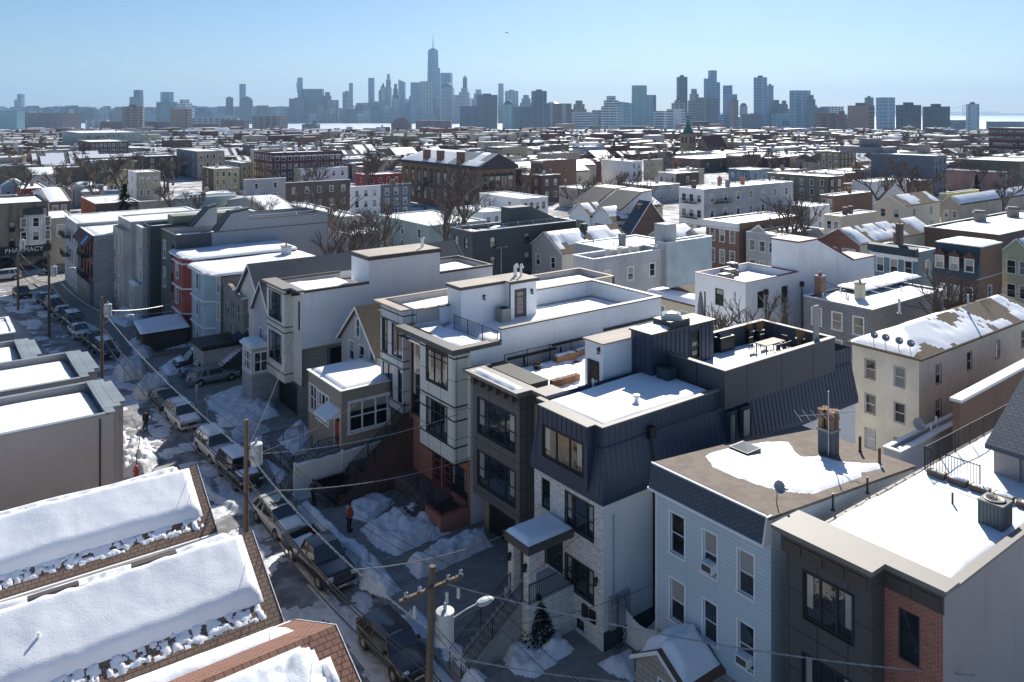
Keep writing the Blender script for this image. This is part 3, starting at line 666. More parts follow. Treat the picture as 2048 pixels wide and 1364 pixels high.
b = MB(); b.box(xi - .08, xi + .22, yi - .08, y1 + .02, zt, zt + .07); b.box(XD - .08, xi - .08, wm[0] - .42, wm[1] + .36, zt, zt + .07); b.box(xi + .22, yl(y0, 1447), yi - .08, yi + .22, zt, zt + .07); b.obj('coping', CORN, rt)
zr = zt - .5; b = MB(); b.poly([(xi + .1, yi + .1, zr), (E_, yi + .1, zr), (E_, y1, zr), (xi + .1, y1, zr)]); b.poly([(xi + .2, yi + .2, zr), (xi + .2, yi + .2, zt), (E_, yi + .2, zt), (E_, yi + .2, zr)]); b.poly([(xi + .2, y1, zr), (xi + .2, y1, zt), (xi + .2, yi + .2, zt), (xi + .2, yi + .2, zr)]); b.obj('roof', TAR, rt)
xs_ = yl(y0, 1447)
snow(rt, xi + .22, xs_ - .1, yi + .22, y1 - .1, lambda a, c: zr + .12 + .32 * np.clip((a - xi) / 9, 0, 1) * 0, .42, 5, edge=.45, res=.2, fr=.3, rag=.05)
A3ZR = zr
for p, h in (((1186, 773), .55), ((1193, 770), .3), ((1215, 755), .5), ((1222, 752), .5), ((1385, 752), .3)): q = inv(*p, zr + .3); vent(rt, q[0], q[1], zr + .2, h, .06)
q = inv(1273, 815, zr + .2); b = MB(); b.rev((q[0], q[1], zr), [(.22, 0), (.2, .5), (.13, .52), (.13, .75), (.2, .78), (.2, .9), (0, .95)], 10); b.obj('roof_vent', WHITE, rt)
b = MB(); yv = ya_ - .05; xv = yl(y0 - .2, 1312); b.box(xv - .2, xv + .2, yi - .32, yi - .02, zk - .25, zk + .35); b.path([(xv, yi - .2, zk - .2), (xv, ya_ - .08, zm + .2), (xv, ya_ - .08, zm - .5), (xv, y0 - .06, zm - .7), (xv, y0 - .06, .3)], .06, 6); b.obj('downpipe', BLACK, rt)
# taller rear part with roof terrace: parapet walls
xr0, xr1 = xs_, yl(y0, 1667); zp = zat(xr0, y0 + .2, 740); zp = 12.0
xf = yl(y0 + .1, 1470)
b = MB(); TER = PAN_N = mat('navy_panel', (.07, .075, .088), .5, 'panel', c2=(.03, .03, .04), q2=.8)
zfl = 10.75
def ring(b, x0_, x1_, ya1, yb1, zb_, zt_, th=.25):
    b.box(x0_, x1_, ya1, ya1 + th, zb_, zt_); b.box(x1_ - th, x1_, ya1 + th, yb1 - th, zb_, zt_); b.box(x0_, x1_, yb1 - th, yb1, zb_, zt_); b.box(x0_, x0_ + th, ya1 + th, yb1 - th, zb_, zt_)
ring(b, xr0, xr1, y0 - .1, y1, zk, zp); b.box(xr0 + .25, xr1 - .25, y0 + .15, y1 - .25, zfl - .2, zfl); b.obj('terrace_wall', PAN_N, rt)
coping(rt, xr0, xr1, y0 - .1, y1, zp, CORN, .05, .06, .25)
snow(rt, xr0 + .3, xr1 - .3, y0 + .2, y1 - .3, zfl, .2, 11, edge=.5, res=.25)
wr2 = [sr(y0 - .11, 1457, 1470, 815, 875), sr(y0 - .11, 1483, 1500, 805, 865)]
for w_ in wr2:
    w_ = (w_[0], w_[1], zm + .25, zm + 1.9); mbw = MB(); mbw.box(w_[0] - .1, w_[1] + .1, ya_ + .06, y0 + .3, w_[2] - .1, w_[3] + .1); mbw.obj('window_box', NAVY, rt); window(rt, 'y', ya_ - .05, w_, 'dk1', 2)
# stair bulkhead clad in the same metal
c0 = inv(1303, 762, zr + .3); hx0 = c0[0]; hy0 = c0[1]; hy1 = xl(hx0, 1262); hx1 = yl(hy0, 1427); zh = zat(hx0, hy0, 672)
bk = MB(); dh_ = sr(hy0, 1383, 1398, 665, 710); dh_ = (dh_[0], dh_[1], zr + .9, zr + 2.6)
bk.wall('x', hx0, hy0, hy1, zr, zh, [], 0); bk.wall('y', hy0, hx0, hx1, zr, zh, [dh_], 0); bk.poly([(hx1, hy0, zr), (hx1, hy1, zr), (hx1, hy1, zh), (hx1, hy0, zh)]); bk.poly([(hx1, hy1, zr), (hx0, hy1, zr), (hx0, hy1, zh), (hx1, hy1, zh)])
for k in range(40):
    u = hx0 + .1 + k * .4
    if u < hx1 and not (dh_[0] - .05 < u < dh_[1] + .05): bk.box(u, u + .035, hy0 - .03, hy0, zr, zh)
    v = hy0 + .1 + k * .4
    if v < hy1: bk.box(hx0 - .03, hx0, v, v + .035, zr, zh)
bk.obj('bulkhead', NAVY, rt); door(rt, 'y', hy0, dh_, BLACK, 3)
b = MB(); b.box(hx0 - .1, hx1 + .1, hy0 - .1, hy1 + .1, zh + .003, zh + .12); b.obj('bulkhead_roof', [BRZ], rt)
snow(rt, hx0 + .8, hx1 - .1, hy0 + .1, hy1 - .1, zh + .12, .1, 21, cover=.6, edge=.4, res=.15)
q = inv(1343, 645, zh + .2); b = MB(); b.box(q[0] - .9, q[0] + .9, q[1] - .7, q[1] + .7, zh + .1, zh + .5, 1); b.rev((q[0], q[1], zh + .5), [(.95, 0), (.8, .22), (.45, .36), (0, .42)], 4, 0)
b.obj('skylight', [mat('skylight_plastic', (.5, .5, .45)), BRZ], rt)
for p, l in (((1333, 765), 'left one of two dark condensers beside the navy roof bulkhead'), ((1366, 752), 'right one of two dark condensers beside the navy roof bulkhead')): q = inv(*p, zr + .3); condenser(q[0], q[1], zr + .3, l, 0, .8, .85, (.03, .06, .075))
# portico
xa2 = X; pz = 5.15
c_l = inv(1005.5, 1063.5, pz); c_n = inv(1059.7, 1095, pz); px0 = (c_l[0] + c_n[0]) / 2; pya, pyb = c_n[1], c_l[1]
b = MB(); b.box(px0, X, pya, pyb, pz - .42, pz - .06, 0); b.box(px0 - .06, X - .001, pya - .06, pyb + .06, pz - .058, pz + .03, 0); b.obj('portico_roof', mat('portico_trim', (.09, .085, .08), .6), rt)
snow(rt, px0 + .02, X - .03, pya + .02, pyb - .02, pz + .03, .22, 31, edge=.35, res=.12, fr=.2, rag=.03, name='portico_snow')
for yy in (pya + .35, pyb - .35):
    b = MB(); b.box(px0 + .15, px0 + .6, yy - .22, yy + .22, 1.2, pz - .42); b.obj('column', BRW, rt); lamp(rt, 'x', px0 + .15, yy, 4.)
b = MB(); b.box(px0, X - .01, pya, pyb, 0, 2.3); b.obj('landing', BRW, rt)
stairs(rt, px0 - 3.6, px0 - .01, pya + .5, pyb - .5, 0, 2.28, 12)
for yy in (pya + .5, pyb - .5): railing(rt, [(px0 - 3.6, yy, 0), (px0, yy, 2.28)], .95, .13, 'stair_railing')
railing(rt, [(px0 + .1, pya + .06, 2.3), (X - .1, pya + .06, 2.3)], .95, .13, 'landing_railing')
lamp(rt, 'x', X, xl(X, 1194), zat(X, xl(X, 1194), 1162)); lamp(rt, 'x', X, xl(X, 1130), zat(X, xl(X, 1130), 1209))
# meters on the side wall
for k, px in enumerate((1222, 1238, 1250)):
    xx = yl(y0, px); b = MB(); b.box(xx - .18, xx + .18, y0 - .2, y0 - .005, 1.0, 2.6); b.rev((xx, y0 - .25, 2.2), [(.12, -.1), (.12, .1), (0, .1)], 8); b.obj('meter_box', STEEL, rt)
pipe(rt, [(yl(y0, 1226), y0 - .05, 2.6), (yl(y0, 1226), y0 - .05, 6.6)], .03, STEEL, 'conduit')
for yy in (29.2, 29.75): b = MB(); b.box(X - .12, X - .003, yy - .2, yy + .2, 1.1, 1.7); b.obj('gas_meter', BLACK, rt)

# A4 dark bay house with heavy cornice and roof deck
X = 28.0; ya, yb = xl(X, 1039), xl(X, 946); XB = 29.1; y0 = y1a3 = 33.95; y1 = yb + .35; zt = 10.25
A4 = rt = thing('town_house', 'dark grey bay fronted town house with heavy bracketed cornice and railed roof deck', 'house', (X, y0, 0))
P = [((955.7, 1029.8, 793.8, 864), 'dk4', 1), ((955.7, 1030, 899.3, 966.7), 'dk4', 3)]
hb = [(wr(X, *p), s, 0) for p, s, k in P]; zb = 2.75
b = MB(); b.wall('x', X, ya, yb, zb, zt, [h[0] for h in hb], 0); b.poly([(X, ya, zb), (XB, ya, zb), (XB, ya, zt), (X, ya, zt)], 0); b.poly([(X, yb, zb), (X, yb, zt), (XB, yb, zt), (XB, yb, zb)], 0); b.poly([(X, ya, zb), (X, yb, zb), (XB, yb, zb), (XB, ya, zb)], 1)
b.obj('bay', [mat('dark_taupe_panel', (.14, .133, .127), .55, 'panel', c2=(.03, .03, .03)), BLACK], rt); gwin(rt, X, 0, hb, [])
XE4 = 52.
TANP = mat('tan_stucco', (.34, .29, .21), .7)
g4 = (ya + .8, yb - .3, 0, 2.3)
b = MB(); b.wall('x', XB, y0, y1, 0, zt, [g4, (y0 + .3, y0 + 1.0, 4.6, 7.0)], 0); b.wall('y', y0 + .01, XB, XE4, 0, zt - .8, [], 1)
b.poly([(XE4, y0, 0), (XE4, y1, 0), (XE4, y1, zt - .8), (XE4, y0, zt - .8)], 1); b.poly([(XE4, y1, 0), (XB, y1, 0), (XB, y1, zt - .8), (XE4, y1, zt - .8)], 1)
b.poly([(XB, y0, zt - .9), (XE4, y0, zt - .9), (XE4, y1, zt - .9), (XB, y1, zt - .9)], 2); b.poly([(XB + .3, y1, zt - .9), (XB + .3, y0, zt - .9), (XB + .3, y0, zt), (XB + .3, y1, zt)], 1)
b.obj('wall', [TANP, SID_GY, TAR], rt); door(rt, 'x', XB, g4, BLACK, 0, 'garage_door'); window(rt, 'x', XB, (y0 + .3, y0 + 1.0, 4.6, 7.0), 'dk1', 0)
b = MB(); b.box(X + .1, X + .4, ya + .2, ya + .5, 0, zb); b.obj('post', TANP, rt)
b = MB()
for (xf, a, c) in ((X, ya - .1, yb + .15), (XB, y0 + .05, ya - .101)):
    b.box(xf - .08, xf, a, c, zt - .75, zt - .2, 1)
    for o_, z_, h_ in ((.2, -.2, .12), (.36, -.08, .12), (.52, .04, .16)): b.box(xf - o_, xf + 1.0, a - o_ * .5, c + (o_ * .5 if xf == X else -.5 * o_), zt + z_, zt + z_ + h_, 0)
    n = max(2, int((c - a) / .8))
    for k in range(n): yy = a + .3 + k * (c - a - .3) / n; b.box(xf - .4, xf - .08, yy, yy + .18, zt - .5, zt - .2, 1)
b.obj('cornice', [CORN, BRZ], rt)
snow(rt, X - .3, X + .4, ya + .2, yb - .2, zt + .2, .16, 6, edge=.2, res=.12, rag=.18, name='cornice_snow')
b = MB()   # slatted box behind the cornice
for k in range(9): b.box(X + 1.05 + k * .16, X + 1.18 + k * .16, ya + .3, yb + .1, zt + .18, zt + .24)
b.box(X + 1.05, X + 2.45, ya + .35, yb, zt - .6, zt + .17); b.obj('roof_hatch', mat('dark_deck', (.075, .07, .06), .7), rt)
zd = zt - .55
b = MB(); b.box(XB + .35, XE4 - 2, y0 + .25, y1 - .1, zt - .9, zd); b.obj('deck', WOOD, rt)
snow(rt, XB + 1.6, XE4 - 4, y0 + .3, y1 - .2, zd, .1, 13, cover=.75, edge=.3, res=.18, lump=.5)
railing(rt, [(XB + 1.5, y1 - .15, zd), (yl(y1, 1180), y1 - .15, zd)], 1.1, .12, 'deck_railing'); railing(rt, [(XB + 1.5, y0 + .35, zd), (yl(y0, 1185), y0 + .35, zd)], 1.0, .12, 'deck_railing')
# small white bulkhead with glazed door
c0 = inv(1206, 752, A3ZR + .2); bx0 = yl(y0 + .2, 1206); bx1 = yl(y0 + .2, 1262); zh4 = zat(bx0, y0 + .2, 690); yh4 = xl(bx0, 1170)
b = MB(); dl = (y0 + .6, y0 + 1.45, zd, zd + 1.95); b.wall('x', bx0, y0 + .2, yh4, zd, zh4, [dl], 0); b.wall('y', y0 + .2, bx0, bx1 + 2, zd, zh4, [], 0); b.poly([(bx1 + 2, yh4, zd), (bx0, yh4, zd), (bx0, yh4, zh4), (bx1 + 2, yh4, zh4)])
b.obj('bulkhead', SID_W, rt); door(rt, 'x', bx0, dl, BLACK, 4); b = MB(); b.box(bx0 - .12, bx1 + 2.1, y0 + .08, yh4 + .1, zh4, zh4 + .1); b.obj('bulkhead_roof', mat('pale_roof', (.42, .37, .31), .8), rt); lamp(rt, 'x', bx0, y0 + .5, zh4 - .4)
for i_, (px, py, w_, dpt, l) in enumerate(((1130, 722, 1.8, .5, 'long wooden planter box by the far railing of the roof deck'), (1163, 712, 1.2, .5, 'short wooden planter box by the white bulkhead door'), (1075, 741, .5, .5, 'dark round pot on the roof deck, left of the wooden planters'), (1130, 770, 2.2, .35, 'low planter with dry grass along the near side of the roof deck'))):
    q = inv(px, py, zd); t = thing('planter', l, 'planter', (q[0], q[1], zd), 0, None); b = MB()
    if i_ == 2: b.rev((q[0], q[1], zd), [(.2, 0), (.3, .4), (.26, .4), (.2, .35), (0, .34)], 12)
    else: b.box(q[0] - w_ / 2, q[0] + w_ / 2, q[1] - dpt / 2, q[1] + dpt / 2, zd, zd + .5)
    b.obj('box', mat('cedar', (.27, .14, .075), .8, 'stain') if i_ != 2 else BLACK, t)
    if i_ < 2: snow(t, q[0] - w_ / 2 + .03, q[0] + w_ / 2 - .03, q[1] - dpt / 2 + .03, q[1] + dpt / 2 - .03, zd + .48, .12, i_, edge=.1, res=.1, name='soil_snow')
    else:
        g = MB(); rg = random.Random(i_)
        for k in range(60 if i_ == 3 else 20): a0 = Vector((q[0] + rg.uniform(-w_ / 2, w_ / 2) * .9, q[1] + rg.uniform(-.15, .15), zd + .4)); g.tube(a0, a0 + Vector((rg.uniform(-.15, .15), rg.uniform(-.15, .15), rg.uniform(.15, .35))), .01, .003, 3, cap=False)
        g.obj('dry_grass', mat('dry_grass', (.28, .15, .07), .9), t)

# A5 cream panelled bay house with stoop
X = 27.6; ya, yb = xl(X, 909), xl(X, 840); XB = 28.6; y0 = ya - .35; y1 = y_56 = 50.25; zt = 11.25; XE5 = yl(y0, 1322); zb = 3.95
A5 = rt = thing('town_house', 'cream panelled bay town house over red brick base with stoop and white sided roof room', 'house', (X, y0, 0))
P = [((853, 895, 690, 758.6), 'dk3t', 0), ((853.5, 894, 793, 861), 'dk3', 0)]
hb = [(wr(X, *p), s, k) for p, s, k in P]
b = MB(); b.wall('x', X, ya, yb, zb, zt, [h[0] for h in hb], 0); b.poly([(X, ya, zb), (XB, ya, zb), (XB, ya, zt), (X, ya, zt)], 0); b.poly([(X, yb, zb), (X, yb, zt), (XB, yb, zt), (XB, yb, zb)], 0); b.poly([(X, ya, zb), (X, yb, zb), (XB, yb, zb), (XB, ya, zb)], 0)
b.obj('bay', [PAN_C], rt); gwin(rt, X, 0, hb, [])
for zz in (zb + .0, zb + 1.05, zb + 3.15 - .4, zb + 3.75 - .1, zt - .55):
    b = MB(); b.box(X - .03, X, ya - .03, yb, zz, zz + .09); b.box(X, XB + .01, ya - .03, ya, zz, zz + .09); b.obj('band', DK, rt)
dr1, dr2 = (yb - 1.0, yb - .1, 1.15, 3.3), (yb - 2.35, yb - 1.4, 1.15, 3.3); wn = wr(XB, 886, 925, 915, 955); wn = (y0 + .5, y0 + 2.3, 1.4, 3.3)
sl_ = (yb + .25, y1 - .35, 5.0, 10.6)
b = MB(); b.wall('x', XB, y0, y1, 0, zb + .2, [dr1, dr2, wn], 0); b.wall('x', XB, yb, y1, zb + .2, zt, [sl_], 0); b.wall('x', XB, y0, ya, zb + .2, zt, [], 2)
b.wall('y', y0, XB, XE5, 0, zt - .1, [], 1); b.poly([(XE5, y0, 0), (XE5, y1, 0), (XE5, y1, zt - .1), (XE5, y0, zt - .1)], 1); b.poly([(XE5, y1, 0), (XB, y1, 0), (XB, y1, zt - .1), (XE5, y1, zt - .1)], 1)
zr = zt - .65; b.poly([(X, ya, zr), (XB, ya, zr), (XB, y0, zr), (XE5, y0, zr), (XE5, y1, zr), (X, y1, zr)], 3)
b.obj('wall', [BRR, SID_W, PAN_C, TAR], rt); DOORW = mat('wood_door', (.2, .05, .03), .5)
door(rt, 'x', XB, dr1, DOORW, 4); door(rt, 'x', XB, dr2, DOORW, 4); window(rt, 'x', XB, wn, 'dk2', 0); window(rt, 'x', XB, sl_, 'dk2', 0)
xd = yl(y0, 1003)      # front low roof up to the railing, then the raised parapet
b = MB()
for o_, z_, h_ in ((.3, -.18, .3), (.42, .12, .1)): b.box(X - o_, X + .35, ya - o_, y1 - .3, zt + z_, zt + z_ + h_); b.box(X + .351, xd, ya - o_, ya + .2, zt + z_ + .002, zt + z_ + h_ - .002)
b.obj('cornice', mat('dark_fascia', (.10, .095, .09), .5), rt)
zp5 = 12.15
b = MB(); b.box(xd, XE5, y0 - .02, y0 + .22, zt - .3, zp5); b.box(XE5 - .2, XE5 + .02, y0 + .22, y1, zt - .3, zp5); b.box(xd, XE5 - .2, y1 - .2, y1 + .02, zt - .3, zp5); b.obj('parapet', SID_W, rt)
b = MB(); b.box(xd - .06, XE5 + .1, y0 - .1, y0 + .3, zp5, zp5 + .09); b.box(XE5 - .3, XE5 + .1, y0 + .3, y1 + .1, zp5, zp5 + .09); b.box(xd, XE5 - .3, y1 - .3, y1 + .1, zp5, zp5 + .09); b.obj('coping', BRZ, rt)
snow(rt, X + .4, xd - .05, ya + .25, y1 - .5, zr, .55, 15, edge=.7, res=.2, fr=.5)
snow(rt, xd + .1, XE5 - .3, y0 + .3, y1 - .3, zr + .05, .3, 16, edge=.4, res=.25, fr=.4)
railing(rt, [(xd - .1, y0 + .3, zr + .35), (xd - .1, y0 + 5.6, zr + .35)], 1.05, .12, 'deck_railing')
for k, px in enumerate((990, 1029, 1092)): pass
b = MB()      # side gutter and downpipes on the long white wall
for f0, f1, dz in ((.03, .3, 0), (.28, .62, .25), (.6, .98, .5)): b.box(xd + (XE5 - xd) * f0, xd + (XE5 - xd) * f1, y0 - .16, y0 - .005, zt - 1.2 + dz, zt - 1.05 + dz)
b.obj('gutter', BLACK, rt)
for f0 in (.12, .33, .66): pipe(rt, [(xd + (XE5 - xd) * f0, y0 - .08, zt - 1.1), (xd + (XE5 - xd) * f0, y0 - .08, .3)], .05)
# white sided roof room
hx0, ry0, ry1, ry2 = 31.9, 48.5, y1 + .1, 47.9; hx1, hx2 = yl(ry0, 1011), yl(ry2, 1073); zh = 13.65
b = MB(); b.box(hx0, hx1, ry0, ry1, zr, zh, 0); dd5 = sr(ry2, 1022, 1043, 560, 640); dd5 = (hx1 + .5, hx1 + 1.45, zr + .35, zr + 2.4)
b.wall('x', hx1 - .01, ry2, ry0, zr, zh, [], 0); b.wall('y', ry2, hx1 - .01, hx2, zr, zh, [dd5], 0); b.poly([(hx2, ry2, zr), (hx2, ry1, zr), (hx2, ry1, zh), (hx2, ry2, zh)]); b.poly([(hx2, ry1, zr), (hx1, ry1, zr), (hx1, ry1, zh), (hx2, ry1, zh)]); b.poly([(hx1, ry2, zh - .01), (hx2, ry2, zh - .01), (hx2, ry1, zh - .01), (hx1, ry1, zh - .01)])
b.obj('roof_room', SID_W, rt); door(rt, 'y', ry2, dd5, BRZ, 5)
b = MB(); b.box(hx0 - .12, hx1 - .12, ry0 - .12, ry1 + .1, zh, zh + .12); b.box(hx1 - .12, hx2 + .12, ry2 - .12, ry1 + .1, zh + .001, zh + .12); b.obj('roof_room_roof', [mat('pale_roof', (.42, .37, .31))], rt)
b = MB(); b.box(hx0 - .16, hx1 - .16, ry0 - .16, ry0 - .12, zh - .1, zh + .13); b.box(hx0 - .16, hx0 - .12, ry0 - .12, ry1, zh - .1, zh + .13); b.box(hx1 - .12, hx2 + .16, ry2 - .16, ry2 - .12, zh - .1, zh + .13); b.obj('fascia', BRZ, rt)
pipe(rt, [(hx1 - .1, ry2 - .1, zh), (hx1 - .1, ry2 - .1, zr + .3)], .05); lamp(rt, 'y', ry0, (hx0 + hx1) / 2, zh - .9); lamp(rt, 'y', ry2, hx2 - .5, zh - .9)
for dx, dy, hh in ((-.3, 0, .9), (0, .1, .8), (.25, -.1, .95), (.5, .1, .7), (.15, .4, .9)): vent(rt, hx1 + 1.5 + dx, ry0 + .5 + dy, zh + .1, hh, .05, WHITE, True)
q = (hx1 - .7, ry0 - .7); condenser(q[0], q[1], zr + .3, 'beige air conditioner standing against the white roof room', 0, .8, .95, (.32, .31, .28))
for p in ((1040, 592), (1095, 582)): q = inv(*p, zr + .3); vent(rt, q[0], q[1], zr + .2, .5, .05)
# stoop, planter wall
b = MB(); b.box(XB - 1.5, XB - .01, yb - 2.6, y1 - .4, 0, 1.12); b.obj('landing', mat('stoop_stone', (.16, .12, .11), .8), rt)
stairs(rt, XB - 3.6, XB - 1.51, yb - 2.5, yb - .6, 0, 1.1, 6, mat('stoop_stone', (.16, .12, .11), .8))
for yy in (yb - 2.5, yb - .6): railing(rt, [(XB - 3.6, yy, 0), (XB - 1.5, yy, 1.1)], .9, .13, 'stair_railing')
pw = thing('planter_wall', 'low red brick planter wall with iron railing in front of the cream bay house', 'wall', (26., y0, 0)); pwx = inv(901, 1062, 0)[0]; pwy = inv(901, 1062, 0)[1]
pwx, pwy = 26.4, y0 + .1
b = MB(); b.box(pwx, pwx + .3, pwy, yb - 2.7, 0, 1.15); b.box(pwx + .3, XB - .02, pwy, pwy + .3, 0, 1.15); b.obj('brick', BRR, pw); MB().box(pwx + .3, XB - .05, pwy + .3, yb - 2.7, 0, .8).obj('soil', mat('soil', (.06, .045, .035), .9), pw)
railing(pw, [(pwx + .15, yb - 2.7, 1.15), (pwx + .15, pwy + .15, 1.15), (XB - .1, pwy + .15, 1.15)], .8, .13)

# A6 pale grey panelled bay house with long brick stair
X = 28.4; ya, yb = xl(X, 806), xl(X, 761); XB = 29.4; y0 = y_56 + .04; y1 = yb + .5; zt = 12.1; XE6 = yl(y0, 1160) + 4; zb = 4.55
rt = thing('town_house', 'pale grey panelled bay town house with black bands and tall iron railed stair', 'house', (X, y0, 0))
ws = [wr(X, 765, 775, 648, 690), wr(X, 783, 804, 660, 703), wr(X, 765, 786, 738, 777), wr(X, 796, 804, 756, 797)]
st6 = ['dk2', 'dk', 'dk', 'dk1']; top = [7.75, 10.5, 7.75, 10.5]
ws = [(w[0], w[1], zz, zz + 2.45) for w, zz in zip(ws, (8.5, 8.5, 5.3, 5.3))]
b = MB(); b.wall('x', X, ya, yb, zb, zt, ws, 0); b.poly([(X, ya, zb), (XB, ya, zb), (XB, ya, zt), (X, ya, zt)], 0); b.poly([(X, yb, zb), (X, yb, zt), (XB, yb, zt), (XB, yb, zb)], 0); b.poly([(X, ya, zb), (X, yb, zb), (XB, yb, zb), (XB, ya, zb)], 0)
b.obj('bay', [PAN_G], rt)
for w, s_ in zip(ws, st6): window(rt, 'x', X, w, s_, 0)
for zz in (zb, zb + .62, zb + 3.25, zb + 3.8, zb + 6.45, zt - .45): b = MB(); b.box(X - .03, X, ya - .03, yb, zz, zz + .08); b.box(X, XB, ya - .03, ya, zz, zz + .08); b.obj('band', DK, rt)
dr6 = (ya - .95, ya - .1, 4.55, 6.7); d0 = (ya + .4, ya + 1.3, 0, 2.1)
b = MB(); b.wall('x', XB, y0, y1, 0, zb, [d0], 2); b.wall('x', XB, y0, y1, zb, zt, [dr6, (y0 + .1, ya - .1, 7.7, 10.2)], 0); b.wall('y', y0, XB, XE6, 0, zt, [], 1); b.poly([(XE6, y0, 0), (XE6, y1, 0), (XE6, y1, zt), (XE6, y0, zt)], 1); b.poly([(XE6, y1, 0), (XB, y1, 0), (XB, y1, zt), (XE6, y1, zt)], 1)
zr = zt - .7; b.poly([(X, ya, zr), (XB, ya, zr), (XB, y0, zr), (XE6, y0, zr), (XE6, y1, zr), (X, y1, zr)], 3); b.poly([(XB + .4, y0, zr), (XB + .4, ya, zr), (XB + .4, ya, zt), (XB + .4, y0, zt)], 1); b.poly([(XB, y0, zt - .01), (XB + .4, y0, zt - .01), (XB + .4, ya, zt - .01), (XB, ya, zt - .01)], 1)
b.obj('wall', [PAN_G, SID_GY, BRD, TAR], rt); door(rt, 'x', XB, dr6, WHITE, 4); door(rt, 'x', XB, d0, WHITE, 0); window(rt, 'x', XB, (y0 + .1, ya - .1, 7.7, 10.2), 'dk2', 0)
b = MB(); b.box(X - .35, X + .4, ya - .3, y1, zt + .002, zt + .14); b.box(XB - .2, XB + .4, y0, ya - .301, zt, zt + .12); b.box(XB + .4, XE6, y0 - .08, y0 + .22, zt, zt + .1); b.box(X + .4, XE6, y1 - .2, y1 + .1, zt, zt + .1); b.box(XE6 - .22, XE6 + .08, y0 + .22, y1 - .2, zt, zt + .1); b.obj('coping', [mat('sandy_coping', (.40, .33, .26), .7)], rt)
b = MB(); b.box(X + .4, XE6, y1 - .18, y1, zr, zt); b.box(XE6 - .2, XE6, y0, y1 - .18, zr, zt); b.box(XB + .4, XE6 - .2, y0 + .01, y0 + .18, zr, zt - .004); b.obj('parapet', SID_GY, rt)
snow(rt, X + .8, XE6 - .3, y0 + .3, y1 - .3, zr, .4, 17, edge=.6, res=.3, fr=.3)
stairs(rt, 22.6, 28.6, ya - 1.15, ya - .1, 0, 4.5, 24, BRD, name='steps')
for yy in (ya - 1.15, ya - .1): railing(rt, [(22.6, yy, 0), (28.5, yy, 4.5)], .95, .13, 'stair_railing')
MB().box(25.6, 26.1, yb + .2, yb + .7, 0, 4.9).obj('pier', BRD, rt)
b = MB(); b.box(27.9, 28.2, yb - .4, yb + .4, 1.5, 3.4)
for k in range(3): b.rev((27.85, yb, 1.8 + k * .5), [(.0, -.14), (.14, -.14), (.14, .14), (0, .14)], 8)
b.obj('meter_panel', STEEL, rt)

# A7 tan gabled house with snow roofed front extension
X = 29.5; y0 = xl(X, 757) + .2; y0 = 54.0; y1 = xl(X, 683); c = xl(X, 717); y0 = 2 * c - y1; zr = zat(X, c, 612); ze = zat(X, y1, 668)
rt = thing('gabled_house', 'tan sided gabled cottage with flat snow roofed front extension and red door', 'house', (X, y0, 0))
Ws = [(wr(X, 718, 728, 640, 669), 'dh', 1), (wr(X, 698.5, 708.5, 679, 717), 'dh', 1), (wr(X, 718, 729, 689, 729), 'dh', 0), (wr(X, 739.6, 750, 698, 738), 'dh', 0)]
Ws[0] = ((c - .45, c + .3, ze + .55, ze + 2.0), 'dh', 1)
b = MB(); gwalls(b, X, X + 16, y0, y1, 0, ze, zr, 'x', Ws[1:], [], 0, 0); b.obj('wall', [SID_GY], rt)
gwin(rt, X, 0, Ws[1:], []); window(rt, 'x', X - .11, Ws[0][0], 'dh', 0)
gable(rt, X, X + 16, y0, y1, ze, zr, 'x', mat('tan_shingle_x', (.17, .13, .09)), .35, .14)
ex = 24.6; ey0, ey1 = xl(ex, 683), xl(ex, 617); ze7 = 6.45
Ws = [(wr(ex, 619.5, 633, 762, 806), 'w2', 0), (wr(ex, 635, 657, 770, 822), 'w3', 0), ((ey0 + .25, ey0 + 1.1, 2.4, 4.5), None)]
Ss = [(sr(ey0, 691, 752, 801, 848), 'w3', 3), ]
Ss = [((25.2, 28.4, 3.3, 5.5), 'w3', 3)]
Ws[0] = ((Ws[0][0][0], Ws[0][0][1], 3.5, 5.5), 'w2', 0); Ws[1] = ((Ws[1][0][0], Ws[1][0][1], 3.3, 5.4), 'w3', 0)
flat('', '', ex, X - .02, ey0, ey1, ze7, SID_T, SID_T, Ws, Ss, 0, .12, .1, WHITE, .12, .06, root=rt, wname='extension', sn=dict(thk=.3, edge=.3, rag=.04, res=.25, fr=.25))
door(rt, 'x', ex, Ws[2][0], RED, 2); awning(rt, ex, ey0 + .1, ey0 + 2.4, 5.1, 1.1, .55, WHITE)
b = MB(); b.box(ex - 1.6, ex - .01, ey0 + .1, ey0 + 1.9, 0, 2.3); b.obj('landing', CONC, rt); stairs(rt, ex - 4.4, ex - 1.61, ey0 + .3, ey0 + 1.5, 0, 2.3, 12, name='steps')
railing(rt, [(ex - 4.4, ey0 + .3, 0), (ex - 1.6, ey0 + .3, 2.3), (ex, ey0 + .3, 2.3)], .9, .14, 'stair_railing'); railing(rt, [(ex - 4.4, ey0 + 1.5, 0), (ex - 1.6, ey0 + 1.5, 2.3)], .9, .14, 'stair_railing')
# white vinyl fence in front
t = thing('vinyl_fence', 'white vinyl panel fence beside the parked dark pickup under the cottage', 'fence', (22., 53., 0)); fy = ey0 - .6
b = MB(); b.box(20.9, 28.3, fy, fy + .06, .1, 2.3); b.obj('panel', WHITE, t)
for xx in (20.9, 24.4, 28.2): MB().box(xx - .08, xx + .08, fy - .05, fy + .11, 0, 2.5).obj('post', WHITE, t)
MB().box(26.9, 27.4, fy - .02, fy, 1.5, 2.0).obj('sign', mat('amber_sign', (.4, .22, .04), .6), t)
snow(t, 20.9, 28.2, fy - .12, fy + .16, 2.3, .12, 3, edge=.1, res=.1)

